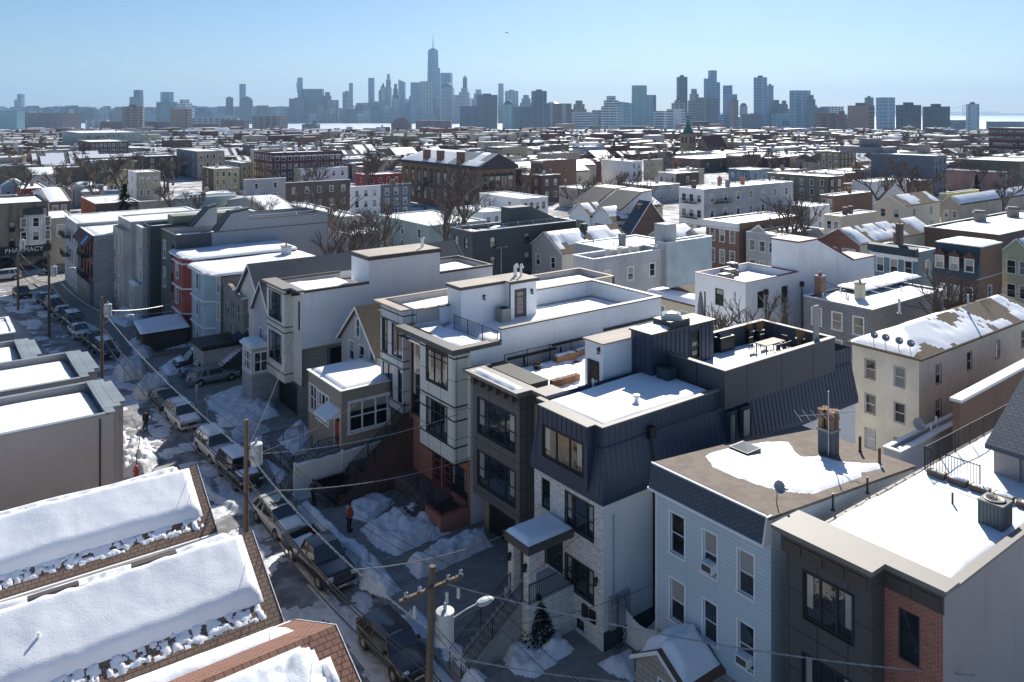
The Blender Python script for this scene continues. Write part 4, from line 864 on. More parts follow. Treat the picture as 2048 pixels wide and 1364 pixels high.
# A8 white sided house with bay and stepped roof
X = 26.6; y0 = xl(X, 604.5) + .1; y1 = xl(X, 550); ya = xl(X - .7, 577); zt = 11.1; XE8 = yl(y0, 985); zl = 6.2
rt = thing('town_house', 'white sided cantilevered town house with cream bay, bronze trim and raised roof section', 'house', (X, y0, 0))
Wm = [((y0 + .4, y0 + .85, 7.7, 10.2), 'dk1', 0)]
b = MB(); b.wall('x', X, y0, y1, zl - 3.2, zt, [w[0] for w in Wm], 0); b.wall('y', y0, X, XE8, zl, zt - .1, [], 1); b.poly([(X, y0, zl), (X, y0 + .9, zl), (XE8, y0 + .9, zl), (XE8, y0, zl)], 0)
dk_ = (yl(y0 + .9, 655), yl(y0 + .9, 690), 2.7, 5.6)
b.wall('y', y0 + .9, X, XE8, 0, zl, [dk_], 2); b.poly([(XE8, y0, zl), (XE8, y1, zl), (XE8, y1, zt), (XE8, y0, zt)], 1); b.poly([(XE8, y1, 0), (X, y1, 0), (X, y1, zt), (XE8, y1, zt)], 1); b.poly([(XE8, y0 + .9, 0), (XE8, y1, 0), (XE8, y1, zl), (XE8, y0 + .9, zl)], 1)
b.wall('x', X + .3, y0 + .9, y1, 0, zl - 3.2, [(y0 + 2, y1 - .6, 0, 2.3)], 3); b.poly([(X, y0, zl - 3.2), (X, y1, zl - 3.2), (X + .3, y1, zl - 3.2), (X + .3, y0, zl - 3.2)], 3)
zr = zt - .7; b.poly([(X, y0, zr), (XE8, y0, zr), (XE8, y1, zr), (X, y1, zr)], 4)
b.obj('wall', [mat('pale_stucco_panel', (.66, .64, .57), .65), SID_W, mat('stone_siding', (.42, .39, .33), .65, 'siding', .3), PAN_D, TAR], rt); gwin(rt, X, 0, Wm, []); window(rt, 'y', y0 + .9, dk_, 'dk', 0); door(rt, 'x', X + .3, (y0 + 2, y1 - .6, 0, 2.3), BLACK, 0, 'garage_door')
xb = X - .75; yb0, yb1 = y0 + 2.0, y1 + .05
hb = [((yb0 + .7, yb1 - .5, 8.0, 10.5), 'dk', 0), ((yb0 + .7, yb1 - .5, 4.3, 6.9), 'dk', 0)]
b = MB(); b.wall('x', xb, yb0, yb1, 2.9, zt - .1, [h[0] for h in hb], 0); b.poly([(xb, yb0, 2.9), (X, yb0, 2.9), (X, yb0, zt - .1), (xb, yb0, zt - .1)]); b.poly([(xb, yb1, 2.9), (xb, yb1, zt - .1), (X, yb1, zt - .1), (X, yb1, 2.9)]); b.poly([(xb, yb0, 2.9), (xb, yb1, 2.9), (X, yb1, 2.9), (X, yb0, 2.9)])
b.obj('bay', [mat('pale_stucco_panel', (.47, .46, .42))], rt); gwin(rt, xb, 0, hb, [])
for zz in (3.6, 7.2, 7.7, 10.6): b = MB(); b.box(xb - .03, xb, yb0 - .03, yb1, zz, zz + .09); b.box(xb, X, yb0 - .03, yb0, zz, zz + .09); b.obj('band', DK, rt)
b = MB(); b.box(xb - .4, X + .2, y0 + 1.4, y1 + .3, zt, zt + .18, 0); b.box(X - .4, X + .2, y0 - .1, y0 + 1.399, zt + .001, zt + .18, 0)
for yy in (y0 + .5, y0 + 1.6, y0 + 2.6): b.box(X - .7, X, yy, yy + .2, zt - .35, zt, 1)
b.obj('cornice', [CORN, BLACK], rt)
xm0, xm1 = yl(y0, 738), yl(y0, 880)
for q in ((X + .2, xm0, y0 - .06, y0 + .2), (X + .2, xm0, y1 - .2, y1 + .05)): MB().box(*q, zt - .1, zt + .1).obj('coping', BRZ, rt)
b = MB(); b.box(xm1, XE8 + .05, y0 - .06, y0 + .2, zt - .1, zt + .1); b.box(XE8 - .2, XE8 + .05, y0 + .2, y1 + .05, zt - .1, zt + .1); b.box(xm1, XE8 - .2, y1 - .2, y1 + .05, zt - .1, zt + .1); b.obj('coping', BRZ, rt)
b = MB(); b.box(X + .2, xm0, y1 - .15, y1, zr, zt - .1); b.box(xm1, XE8, y1 - .15, y1, zr, zt - .1); b.box(XE8 - .18, XE8, y0 + .18, y1 - .15, zr, zt - .1); b.obj('parapet', SID_GY, rt)
b = MB(); b.box(xm0, xm1, y0 + .002, y0 + 3.6, zt - .3, zt + 2.0); b.obj('roof_room', SID_W, rt); b = MB(); b.box(xm0 - .1, xm1 + .1, y0 - .1, y0 + 3.7, zt + 2.0, zt + 2.35); b.obj('roof_room_roof', BRZ, rt); b = MB(); b.box(xm0, xm1, y0, y0 + 3.6, zt + 2.352, zt + 2.37); b.obj('roof_room_cover', mat('pale_roof', (.42, .37, .31)), rt)
for dx in (0, .3, .6): vent(rt, xm0 + (xm1 - xm0) * .8 + dx, y0 + 1 + dx, zt + 2.35, .9, .05, WHITE, True)
snow(rt, X + .3, xm0 - .1, y0 + .3, y1 - .3, zr, .4, 23, edge=.6, res=.3); snow(rt, xm1 + .2, XE8 - .3, y0 + .3, y1 - .3, zr, .35, 24, edge=.6, res=.3)
vx = yl(y0, 850); b = MB(); b.box(vx - .35, vx + .35, y0 - .4, y0 - .005, zl + 1.1, zl + 1.9); b.obj('wall_vent', mat('rust_vent', (.1, .045, .035), .7), rt)

# A9 gabled pair with porch
X = 27.2; cpk = xl(X, 502); y1 = xl(X, 479) ; y0 = 2 * cpk - y1; y0 = max(y0, 71.2); zr = 11.3; ze = 8.0
cpk = (y0 + y1) / 2
rt = thing('gabled_house', 'cream stucco gabled house with long grey shingle roof, second smaller gable and navy awning', 'house', (X, y0, 0))
Ws = [((y1 - 2.2, y1 - 1.3, 5.0, 7.0), 'dh', 0), ((y1 - 3.0, y1 - 2.4, 4.6, 6.2), 'dh', 0), ((y1 - 1.2, y1 - .7, 2.2, 3.4), 'dh', 0)]
b = MB(); gwalls(b, X, X + 24, y0, y1, 0, ze, zr, 'x', Ws, [], 0, 0); b.obj('wall', mat('cream_stucco', (.70, .64, .57), .8), rt); gwin(rt, X, 0, Ws, [])
gable(rt, X, X + 24, y0, y1, ze, zr, 'x', SHG, .4, .15)
chimney(rt, X + 14, y0 + .8, ze, .4, .4, 2.2, mat('rust_pipe', (.32, .13, .07), .7), 0)
e0, e1 = 71.5, xl(26.2, 508); b = MB(); Wx = [((e0 + .3, e0 + 1.5, 4.2, 6.0), 'w2', 1), ((e0 + 2.3, e0 + 3.0, 4.0, 6.2), 'dh', 0)]
gwalls(b, X - 1.0, X + 4, e0, e1, 0, 8.0, 10.7, 'x', Wx, [], 0, 0); b.obj('wing', mat('pale_lilac_siding', (.45, .47, .50), .7, 'siding', .14), rt); gwin(rt, X - 1.0, 0, Wx, []); gable(rt, X - 1.0, X + 4, e0, e1, 8.0, 10.7, 'x', SHG, .3, .12, name='wing_roof')
awning(rt, X - .01, y1 - 2.9, y1 - 1.1, 4.3, 1.3, .7, mat('navy_canvas', (.025, .035, .07), .8))
b = MB(); b.box(X - 2.7, X - 1.02, e0 + .1, e0 + 2.8, 0, 2.6, 1)
Wp = [((e0 + .4, e0 + 2.4, 2.9, 4.7), 'w3', 0)]; b.wall('x', X - 2.7, e0 + .1, e0 + 2.8, 2.6, 5.1, [Wp[0][0]], 0); Sp = [((X - 2.5, X - 1.25, 2.9, 4.7), 'w2', 0)]; b.wall('y', e0 + .1, X - 2.7, X - 1.02, 2.6, 5.1, [Sp[0][0]], 0); b.poly([(X - 1.02, e0 + 2.8, 2.6), (X - 2.7, e0 + 2.8, 2.6), (X - 2.7, e0 + 2.8, 5.1), (X - 1.02, e0 + 2.8, 5.1)])
b.obj('porch', [SID_GY, mat('grey_block', (.42, .42, .40), .85, 'block')], rt); window(rt, 'x', X - 2.7, *Wp[0]); window(rt, 'y', e0 + .1, *Sp[0])
MB().box(X - 2.9, X - 1.0, e0 - .1, e0 + 3.0, 5.1, 5.3).obj('porch_roof', WHITE, rt); snow(rt, X - 2.85, X - 1.05, e0 - .05, e0 + 2.95, 5.3, .25, 3, edge=.3, res=.2, rag=.05)
stairs(rt, X - 4.6, X - .5, y1 - 3., y1 - 1.6, 0, 2.6, 14, mat('dark_step', (.06, .06, .065), .7))
snow(rt, X - 4.6, X - .5, y1 - 2.9, y1 - 1.7, lambda a, c_: 2.6 * np.ceil(np.clip((a - X + 4.6) / 4.1, 0.001, 1) * 14) / 14, .1, 3, cover=.8, edge=.1, res=.1, name='step_snow')

# A10 low grey house with curved pediment
X = 26.7; y0 = y1 + .1; y0 = xl(X, 486); y1 = xl(X, 441); zt = 7.6
Ws = [((y0 + 1.2 + k * 1.7, y0 + 1.9 + k * 1.7, zz, zz + 1.7), 'dhd', None) for k in range(3) for zz in (2.6, 5.0)]
GRS = mat('grey_stone', (.27, .255, .24), .9, 'block')
rt = flat('row_house', 'low grey stone faced row house with scalloped parapet beside the pale blue bay house', X, X + 16, y0, y1, zt, GRS, GRS, Ws, (), 0, .3, .2, WHITE, .15, .1, sn=dict(thk=.2))
b = MB(); n_ = 10; pts = [(y0, zt + .1)] + [(y0 + (y1 - y0) * (.25 + .5 * k / n_), zt + .15 + .75 * math.sin(math.pi * k / n_) ** .7) for k in range(n_ + 1)] + [(y1, zt + .1)]; b.ext(pts, 'x', X - .3, X + .1); b.obj('pediment', GRS, rt)
hut = thing('garage_hut', 'small stone garage hut with tarred roof behind the parked cars', 'hut', (22., y0 + 1.5, 0)); b = MB(); b.box(23.0, 26.6, y0 + .6, y0 + 4.2, 0, 2.9, 0); b.obj('wall', mat('grey_block', (.42, .42, .40)), hut); MB().box(22.8, 26.65, y0 + .4, y0 + 4.4, 2.9, 3.3).obj('roof', BLACK, hut)

# A11 pale blue bay house, A12 red bay house
def bayhouse(label, X, pL, pR, zt, m, mS, xend, mb_=None, floors=3, topcol=None, drop=0., skirt=None):
    y0, y1 = xl(X, pR), xl(X, pL)
    rt = thing('bay_house', label, 'house', (X, y0, 0)); b = MB()
    Wd = [((y0 + .3, y0 + 1.1, 1.2 + 2.9 * f, 3.0 + 2.9 * f), 'dh', None) for f in range(1, floors)]
    b.wall('x', X, y0, y1, 0, zt, [w[0] for w in Wd], 0); b.wall('y', y0, X, xend, 0, zt - .4, [], 1); b.poly([(X, y0, zt - .4), (xend, y0, zt - .4), (X + (xend - X) * .3, y0, zt - .02), (X, y0, zt - .02)], 1) if False else None
    b.poly([(xend, y0, 0), (xend, y1, 0), (xend, y1, zt), (xend, y0, zt)], 1); b.poly([(xend, y1, 0), (X, y1, 0), (X, y1, zt), (xend, y1, zt)], 1)
    b.obj('wall', [m, mS], rt); gwin(rt, X, 0, Wd, [])
    a, c = y0 + 1.6, y1 - .3; d = 1.0; pl = [(X, a), (X, c), (X - d, c - .8), (X - d, a + .8)]
    b = MB(); b.prism([(X + .01, a), (X - d, a + .8), (X - d, c - .8), (X + .01, c)][::-1], 0, zt - .2, 0)
    for f in range(1, floors + 1):
        zz = 2.9 * f
        if zz < zt - .5: b.prism([(X + .01, a - .12), (X - d - .18, a + .72), (X - d - .18, c - .72), (X + .01, c + .12)][::-1], zz, zz + .16, 1)
    b.obj('bay', [m, WHITE], rt)
    for f in range(floors):
        mc = (a + c) / 2; u0, u1 = mc - .55, mc + .55; zz = 1.0 + 2.9 * f
        if zz + 1.9 < zt - .2: window(rt, 'x', X - d - .09, (u0, u1, zz, zz + 1.75), 'dh', None)
    zE = zt - .5
    b = MB(); ov = [(X - .5, y0 - .12), (X - d - .45, a + .6), (X - d - .45, c - .6), (X - .5, y1 + .1)]
    poly = [(xend + .1, y0 - .12)] + [(xend + .1, y1 + .1)] + ov[::-1]
    b.prism(poly[::-1] if False else poly, zt - .25, zt, 0); b.obj('roof', WHITE, rt)
    snow(rt, X - d - .4, xend, y0 - .1, y1 + .08, zt, .22, 40, edge=.3, res=.4, rag=.05, poly=[p for p in poly])
    return rt, y0, y1
r11, a0, a1 = bayhouse('pale blue three sided bay house with long snowy roof', 26.4, 396, 441, 9.15, mat('sky_blue_siding', (.40, .52, .58), .7, 'siding', .2), mat('grey_asbestos', (.25, .22, .19), .85, 'block'), yl(xl(26.4, 441), 655))
stairs(r11, 22.0, 26.0, a0 + .2, a0 + 1.3, 0, 1.6, 8); railing(r11, [(22., a0 + .2, 0), (26., a0 + .2, 1.6)], .9, .15, 'stair_railing')
chimney(r11, 36, a0 + 6.0, 9.1, .9, 1.1, 1.2, mat('pale_render', (.62, .64, .66), .8), 1)
r12, a0, a1 = bayhouse('brick red bay house with white bands and long snowy roof', 26.2, 359, 395, 9.75, REDP, mat('red_paint_wall', (.28, .07, .05), .7, 'brick'), yl(xl(26.2, 395), 592))
b = MB(); b.box(24.9, 27.3, a0, a1 - .2, 0, 2.0); b.obj('base', BRD, r12)
# a clubhouse style snow roofed bus shelter on the corner lot
st = thing('shed', 'long low dark shed with snow covered sloping roof in the yard beside the red house', 'shed', (19.5, 86, 0))
c0 = inv(290, 740, 0); b = MB(); sx0, sy0 = 20.2, 94.2; b.box(sx0, sx0 + 4.6, sy0, sy0 + 3.2, 0, 2.2); b.obj('wall', mat('dark_boards', (.06, .05, .045), .8, 'seam', .2), st)
b = MB(); b.ext([(sy0 - .4, 2.2), (sy0 + 3.5, 2.9), (sy0 + 3.5, 2.75), (sy0 - .4, 2.05)], 'x', sx0 - .4, sx0 + 5); b.obj('roof', BLACK, st); snow(st, sx0 - .35, sx0 + 4.9, sy0 - .35, sy0 + 3.4, lambda a, c_: 2.2 + .7 * (c_ - sy0 + .4) / 3.9, .25, 8, edge=.3, res=.25, rag=.06)

# A13 modern pair, long grey side with stepped parapet
X = 25.3; y0, y1 = xl(X, 352), xl(X, 322); zt = zat(X, y0, 472); xe = yl(y0, 655)
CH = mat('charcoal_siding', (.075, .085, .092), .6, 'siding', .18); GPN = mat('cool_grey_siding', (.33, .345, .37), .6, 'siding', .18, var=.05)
Ws = [((y0 + .5, y0 + 1.5, 1.0, 2.6), 'dk1', 0), ((y0 + .6, y0 + 1.9, 4.6, 7.0), 'dk2', 0), ((y0 + .6, y0 + 1.9, 8.2, 10.4), 'dk2', 0), ((y1 - 2.4, y1 - 1.2, 4.6, 7.0), 'dh', 1), ((y1 - 2.4, y1 - 1.2, 8.2, 10.4), 'dh', 1)]
rt = flat('apartment_house', 'modern charcoal fronted apartment house with long pale grey side wall and stepped dark parapet', X, xe, y0, y1, zt, CH, GPN, Ws, (), 0, .9, .2, BRZ, .05, .08, sn=dict(thk=.2, cover=.6), cat='apartment house')
x1_, x2_, x3_ = yl(y0, 436), yl(y0, 462), yl(y0, 498); zh = zt + 2.5
for dy, (p0, p1, p2) in ((0., (x1_, x2_, x3_)), (6.6, (x1_ - 1.2, x2_ - .8, x3_ - 2.0))):
    b = MB(); b.ext([(p0, zt), (p1, zh - .3), (p2, zh), (p2, zt)][::-1], 'y', y0 + dy + .01, y0 + dy + 1.2, 0); b.obj('roof_room', GPN, rt)
    b = MB(); b.ext([(p0 - .3, zt + .03), (p1, zh - .2), (p2 + .1, zh + .1), (p2 + .1, zh + .3), (p1 - .1, zh + .02), (p0 - .5, zt + .2)], 'y', y0 + dy - .08, y0 + dy + 1.3, 0); b.obj('roof_room_roof', CH, rt)
MB().box(X + .01, X + 4.2, y0 - .02, y0 - .003, 0, zt).obj('side_panel', CH, rt)
b = MB(); zz = zt + 1.3; b.box(x3_ + .1, xe, y0, y0 + .2, zt, zz, 0); b.box(xe - .2, xe, y0 + .2, y1, zt, zz, 0); b.box(x3_ + .1, xe - .2, y1 - .2, y1, zt, zz, 0); b.box(x3_ + 1., xe - .2, y0 + 3.7, y0 + 3.9, zt, zz, 0); b.obj('parapet', GPN, rt)
b = MB(); b.box(x3_ + .1, xe + .06, y0 - .06, y0 + .26, zz, zz + .09, 0); b.box(xe - .26, xe + .06, y0 + .26, y1 + .06, zz, zz + .09, 0); b.box(x3_ + .1, xe - .26, y1 - .26, y1 + .06, zz, zz + .09, 0); b.obj('coping', [BRZ], rt)
vent(rt, yl(y0, 600), y0 + 1.2, zt, 1.6, .06)
# A14 dark house with orange panels
X = 24.2; y0, y1 = xl(X, 300), xl(X, 285); zt = 11.9; OR = mat('orange_panel', (.33, .14, .05), .6)
Ws = [((y0 + .5, y1 - .4, 1.2 + 3. * f, 3.2 + 3. * f), 'dk2', 0) for f in (1, 2)]
rt = flat('apartment_house', 'slim charcoal house with orange panels between its stacked windows', X, X + 18, y0, y1, zt, CH, CH, Ws, [((X + 1.5, X + 2.4, 4.2, 6.4), 'dk1', 0), ((X + 1.5, X + 2.4, 7.6, 9.8), 'dk1', 0)], 0, .8, .2, BLACK, .05, .06, sn=dict(cover=.6), cat='apartment house')
b = MB()
for zz in (3.4, 6.5, 9.6): b.box(X - .03, X - .003, y0 + .5, y1 - .4, zz, zz + .75)
b.obj('orange_panel', OR, rt)
b = MB(); b.box(X + 3, X + 12, y0 + .8, y1 - .5, zt - .1, zt + 1.0); b.obj('roof_canopy', mat('olive_canvas', (.26, .27, .2), .8), rt)
# A15 beige double bay houses
for k, (pl_, pr_, zt, lab) in enumerate(((262, 285, 11.6, 'tall pale beige town house with little hooded windows, nearer of the two beige ones'), (236, 262, 12.0, 'tall pinkish beige town house with rounded dark hoods, farther of the two beige ones'))):
    X = 23.6 - k * .6; y0, y1 = xl(X, pr_), xl(X, pl_); m_ = (mat('pale_beige', (.50, .46, .40), .75, 'siding', .2), mat('pink_beige', (.46, .40, .36), .75))[k]
    Ws = [((y0 + .6 + j * 2.1, y0 + 1.5 + j * 2.1, 1.1 + 3. * f, 3.0 + 3. * f), 'dh', None) for f in range(1, 4) for j in range(max(1, int((y1 - y0) / 2.2))) if 3.1 + 3 * f < zt - .6]
    rt = flat('row_house', lab, X, X + 17, y0, y1, zt, m_, mat('pale_grey_side', (.5, .5, .49), .7, 'siding', .2), Ws, (), 0, .3, .2, WHITE, .1, .1, sn=dict(cover=.9))
    xb = X - .8; b = MB(); b.prism([(X, y0 + .2), (xb, y0 + .8), (xb, y1 - .8), (X, y1 - .2)][::-1], 0, 4.2 if k == 0 else zt - 1.2); b.obj('bay', m_, rt)
    for zz in ((1.4,) if k == 0 else (1.4, 4.6, 7.8)):
        for f_ in (.3, .7): yy = y0 + .8 + (y1 - y0 - 1.6) * f_; window(rt, 'x', xb - .09, (yy - .4, yy + .4, zz, zz + 1.9), 'dh', None)
    snow(rt, xb - .1, X, y0 + .2, y1 - .2, 4.2, .25, 4, edge=.2, res=.15) if k == 0 else None
# A16 big corner block with stained side wall, red front and blue tarp
X = 19.6; y0, y1 = 120.4, 131.0; zt = 9.7
STB = mat('stained_white_brick', (.44, .43, .42), .85, 'block', c2=(.2, .2, .2)); DR = mat('oxblood_paint', (.13, .028, .03), .6)
Ws = [((y0 + 1. + j * 2.5, y0 + 2. + j * 2.5, zz, zz + 1.8), 'dk2', 0) for j in range(4) for zz in (3.9, 6.6)]
rt = flat('apartment_house', 'oxblood red fronted corner block with stained white side wall and blue tarp', X, X + 18, y0, y1, zt, DR, STB, Ws, (), 0, .15, .2, WHITE, .1, .1, sn=dict(thk=.3), cat='apartment house')
b = MB(); b.ext([(X, zt + .1), (X - 1.1, zt - 1.2), (X - 1.1, zt - 1.35), (X, zt - .6)][::-1], 'y', y0, y1); b.obj('eaves', mat('maroon_shingle', (.12, .06, .055), .85), rt)
b = MB(); b.ext([(X - .3, zt - .22), (X - 1.13, zt - 1.18), (X - 1.16, zt - 1.2), (X - .33, zt - .18)], 'y', y0 + 1.6, y0 + 3.0); b.obj('tarp', mat('blue_tarp', (.1, .35, .6), .5), rt)
b = MB()
for zz in (3.6, 6.3):
    b.box(X - 1.0, X - .01, y0 + 3.2, y0 + 7, zz, zz + .06)
b.obj('fire_escape', BLACK, rt)
for zz in (3.6, 6.3): railing(rt, [(X - .02, y0 + 3.2, zz), (X - 1., y0 + 3.2, zz), (X - 1., y0 + 7, zz), (X - .02, y0 + 7, zz)], .9, .18, 'fire_escape_railing')
MB().box(X - .5, X - .01, y0 + .2, y1 - .2, .0, 3.2).obj('shop_front', mat('grey_shopfront', (.2, .2, .2), .6), rt)
y2 = 143.
Ws = [((y1 + 1. + j * 2.6, y1 + 2. + j * 2.6, zz, zz + 1.8), 'dhd', None) for j in range(4) for zz in (3.9, 6.8)]
rt = flat('apartment_house', 'pale grey stucco corner block with fire escapes next to the crossing', X - .4, X + 18, y1 + .1, y2, 10.2, mat('lilac_grey_stucco', (.40, .41, .45), .8), STB, Ws, (), 0, .2, .2, WHITE, .12, .12, sn=dict(thk=.3), cat='apartment house')
for zz in (4.6, 7.4): b = MB(); b.box(X - 1.4, X - .41, y1 + 6, y1 + 9.5, zz, zz + .06); b.obj('fire_escape', BLACK, rt); railing(rt, [(X - .41, y1 + 6, zz), (X - 1.4, y1 + 6, zz), (X - 1.4, y1 + 9.5, zz), (X - .41, y1 + 9.5, zz)], .9, .2, 'fire_escape_railing')

# across the crossing: the pharmacy block facing us
Yp = 156.; p0, p1, p2 = yl(Yp, -60), yl(Yp, 97), yl(Yp, 126)
STO = mat('brown_stucco', (.25, .21, .16), .85, 'stain'); zt = 11.3
Ss = [(sr(Yp, 18, 30, 444, 464), 'dk2', 1), (sr(Yp, 18, 30, 476, 495), 'dk2', 3)]
rt = flat('shop_building', 'three storey brown stucco corner building with white bay above a pharmacy sign', p0, p1, Yp, Yp + 14, zt, STO, STO, (), Ss, 0, .4, .2, BLACK, .1, .1, sn=dict(), cat='shop')
a, c = yl(Yp, 48), yl(Yp, 93); b = MB(); b.prism([(a, Yp + .01), (a + .8, Yp - .9), (c - .8, Yp - .9), (c, Yp + .01)], 4.2, 9.3, 0); b.obj('bay', mat('bay_white', (.6, .6, .58), .6), rt)
b = MB(); b.prism([(a - .2, Yp + .02), (a + .6, Yp - 1.1), (c - .6, Yp - 1.1), (c + .2, Yp + .02)], 9.3, 10.3, 0); b.obj('bay_roof', mat('dark_slate', (.05, .06, .065), .7), rt)
for zz in (5.0, 7.3):
    m3 = (a + c) / 2; window(rt, 'y', Yp - .99, (m3 - .45, m3 + .45, zz, zz + 1.5), 'dh', None); 
    for s_ in (-1, 1): window(rt, 'y', Yp - .7, (m3 + s_ * 1.75 - .4, m3 + s_ * 1.75 + .4, zz, zz + 1.5), 'dh', None)
sg = MB(); sg.box(p0 + 1, p1 + .3, Yp - .45, Yp - .003, 3.0, 4.15); sg.obj('sign_board', mat('black_sign', (.012, .012, .014), .5), rt)
cu = bpy.data.curves.new('lettering', 'FONT'); cu.body = 'PHARMACY'; cu.size = 1.02; cu.extrude = .02; cu.align_x = 'RIGHT'; cu.space_character = 1.05
to = bpy.data.objects.new('lettering', cu); C.objects.link(to); to.rotation_euler = (R(90), 0, 0); cu.materials.append(mat('sign_white', (.75, .75, .74), .5))
dg = bpy.context.evaluated_depsgraph_get(); me = bpy.data.meshes.new_from_object(to.evaluated_get(dg)); bpy.data.objects.remove(to)
o = bpy.data.objects.new('lettering', me); C.objects.link(o); o.parent = rt; o.rotation_euler = (R(90), 0, 0); o.location = Vector((yl(Yp, 86), Yp - .48, 3.18)) - rt.location
MB().box(p0 + 1, p1 - .2, Yp - .2, Yp - .004, .2, 2.9).obj('shop_window', GLASS, rt)
flat('shop_building', 'low beige two storey building between the pharmacy and the grey corner block', p1 + .05, p2 + 2, Yp, Yp + 12, zat(p1, Yp, 437), mat('beige_stucco', (.42, .37, .29), .8), mat('beige_stucco', (.42, .37, .29), .8), (), [((p1 + 1.3, p1 + 2.6, 5.3, 7.2), 'dh', 1)], 0, .3, .2, None, sn=dict(), cat='shop')

# ================================================================== left side of the street: roofs seen from above
def leftgable(label, X1, c, hw, zr, ze, seed, m, sn):
    x0 = -14.; r = thing('gabled_house', label, 'house', (X1 - 6, c, 0)); y0, y1 = c - hw, c + hw
    b = MB(); gwalls(b, x0, X1, y0, y1, 0, ze, zr, 'x', [], [], 0, 0); b.v = b.v; b.obj('wall', mat('tan_lap_siding', (.46, .38, .27), .65, 'siding', .2, var=.06), r)
    zz = gable(r, x0, X1, y0, y1, ze, zr, 'x', m, .25, .12, sn=None)
    b = MB(); e = hw + .2; zE = zr - (zr - ze) / hw * e
    for s in (-1, 1): b.box(x0, X1 + .2, c + s * (e + .06) - .07, c + s * (e + .06) + .07, zE - .16, zE - .03)
    b.obj('gutter', WHITE, r)
    for xx in (X1 - 1.2, X1 - 6.2): pipe(r, [(xx, y0 - .2, zE - .1), (xx, y0 - .05, zE - .5), (xx, y0 - .05, .3)], .04, mat('tan_pipe', (.5, .42, .3), .6))
    return r, zz, x0, y0, y1
B3, zz, x0, ya, yb = leftgable('brown roofed house under one thick snow slab, farthest of three at lower left', 12.3, 45.6, 3.5, 7.0, 5.0, 1, SHB, None)
snow(B3, x0, 12.1, ya + .75, 45.55, zz, .36, 51, edge=.35, res=.16, fr=.35, rag=.12, lump=.06); snow(B3, x0, 12.0, ya + .15, ya + .85, zz, .05, 52, cover=.5, edge=.07, res=.055, fr=5, lump=.35, m=SNOW, name='loose_snow'); snow(B3, x0, 11.8, 45.75, yb - .1, zz, .3, 53, edge=.3, res=.12)
B2, zz, x0, ya, yb = leftgable('brown roofed house with snow slab and white vent pipe, middle of three at lower left', 12.35, 36.8, 3.75, 7.05, 4.95, 2, SHB, None)
snow(B2, x0, 12.1, ya + .8, 36.75, zz, .38, 61, edge=.35, res=.16, fr=.35, rag=.12, lump=.06); snow(B2, x0, 12.0, ya + .15, ya + .95, zz, .05, 62, cover=.5, edge=.07, res=.055, fr=5, lump=.35, m=SNOW, name='loose_snow'); snow(B2, x0, 11.8, 36.95, yb - .1, zz, .3, 63, edge=.3, res=.12)
q = inv(77, 1280, 6.4); vent(B2, q[0], q[1], float(zz(q[0], q[1])) + .2, .42, .05)
for px in (100, 330): q = inv(px, 1160, 7.1); MB().box(q[0] - .9, q[0] + .9, 36.72, 36.98, 7.02, 7.2).obj('ridge_vent', BRZ, B2)
B1, zz, x0, ya, yb = leftgable('red brown shingled house with broken snow patches, nearest of three at lower left', 12.6, 28.2, 3.9, 7.0, 5.2, 3, mat('red_brown_shingle', (.25, .125, .085), .9, 'shx', c2=(.07, .04, .03)), None)
snow(B1, x0, 12.0, 30.2, 32., zz, .28, 71, edge=.35, res=.2, rag=.2); snow(B1, x0, 12.2, ya + .2, 28.0, zz, .4, 73, cover=.62, edge=.35, res=.14, fr=.28)

def leftflat(label, X1, y0, y1, zt, seed, m=None, x0=-16., par=.75, cop=None, cw=.5):
    r = thing('flat_roofed_house', label, 'house', (X1 - 6, y0, 0)); b = MB(); m = m or SID_G
    b.box(x0, X1, y0, y0 + .25, 0, zt); b.box(x0, X1, y1 - .25, y1, 0, zt); b.box(X1 - .25, X1, y0 + .25, y1 - .25, 0, zt); b.box(x0, x0 + .25, y0 + .25, y1 - .25, 0, zt)
    b.box(x0 + .25, X1 - .25, y0 + .25, y1 - .25, zt - par - .2, zt - par)
    # stepped front parapet towards the street
    b.box(X1, X1 + .5, y0 + 1.0, y1 - .2, 0, zt); b.box(X1 + .5, X1 + .9, y0 + 1.7, y1 - 1.0, 0, zt)
    b.obj('wall', m, r); b = MB(); c_ = cop or mat('zinc_coping', (.25, .28, .30), .5, metal=.1)
    b.box(x0, X1 - .3, y0 - .06, y0 + .3, zt + .002, zt + .09); b.box(x0, X1 - .3, y1 - .3, y1 + .06, zt + .002, zt + .09); b.box(X1 - .45, X1 + .1, y0 - .06, y1 + .06, zt + .004, zt + .11); b.box(X1 - .3, X1 + .62, y0 + .88, y1 - .1, zt + .002, zt + .12); b.box(X1 + .3, X1 + 1.02, y0 + 1.58, y1 - .9, zt + .002, zt + .13)
    b.obj('coping', c_, r)
    snow(r, x0, X1 - .35, y0 + .3, y1 - .3, zt - par, .5, seed, edge=.8, res=.25, fr=.22, rag=.08)
    for yy in (y0 + 1.2, y1 - 1.2): pipe(r, [(X1 - .8, y0 - .07, zt - .2), (X1 - .8, y0 - .07, .3)], .05, BLACK) if yy < y0 + 2 else None
    return r
leftflat('grey flat roofed house with zinc capped parapet, nearest grey one on the left', 10.3, 56.2, 63.6, 7.2, 81, x0=-22)
leftflat('grey flat roofed house with stepped zinc parapet, second grey one on the left', 10.2, 65.0, 72.6, 7.15, 82, x0=-26)
leftflat('grey flat roofed house partly out of frame, third grey one on the left', 7.6, 75.2, 83.0, 6.2, 83, x0=-30)
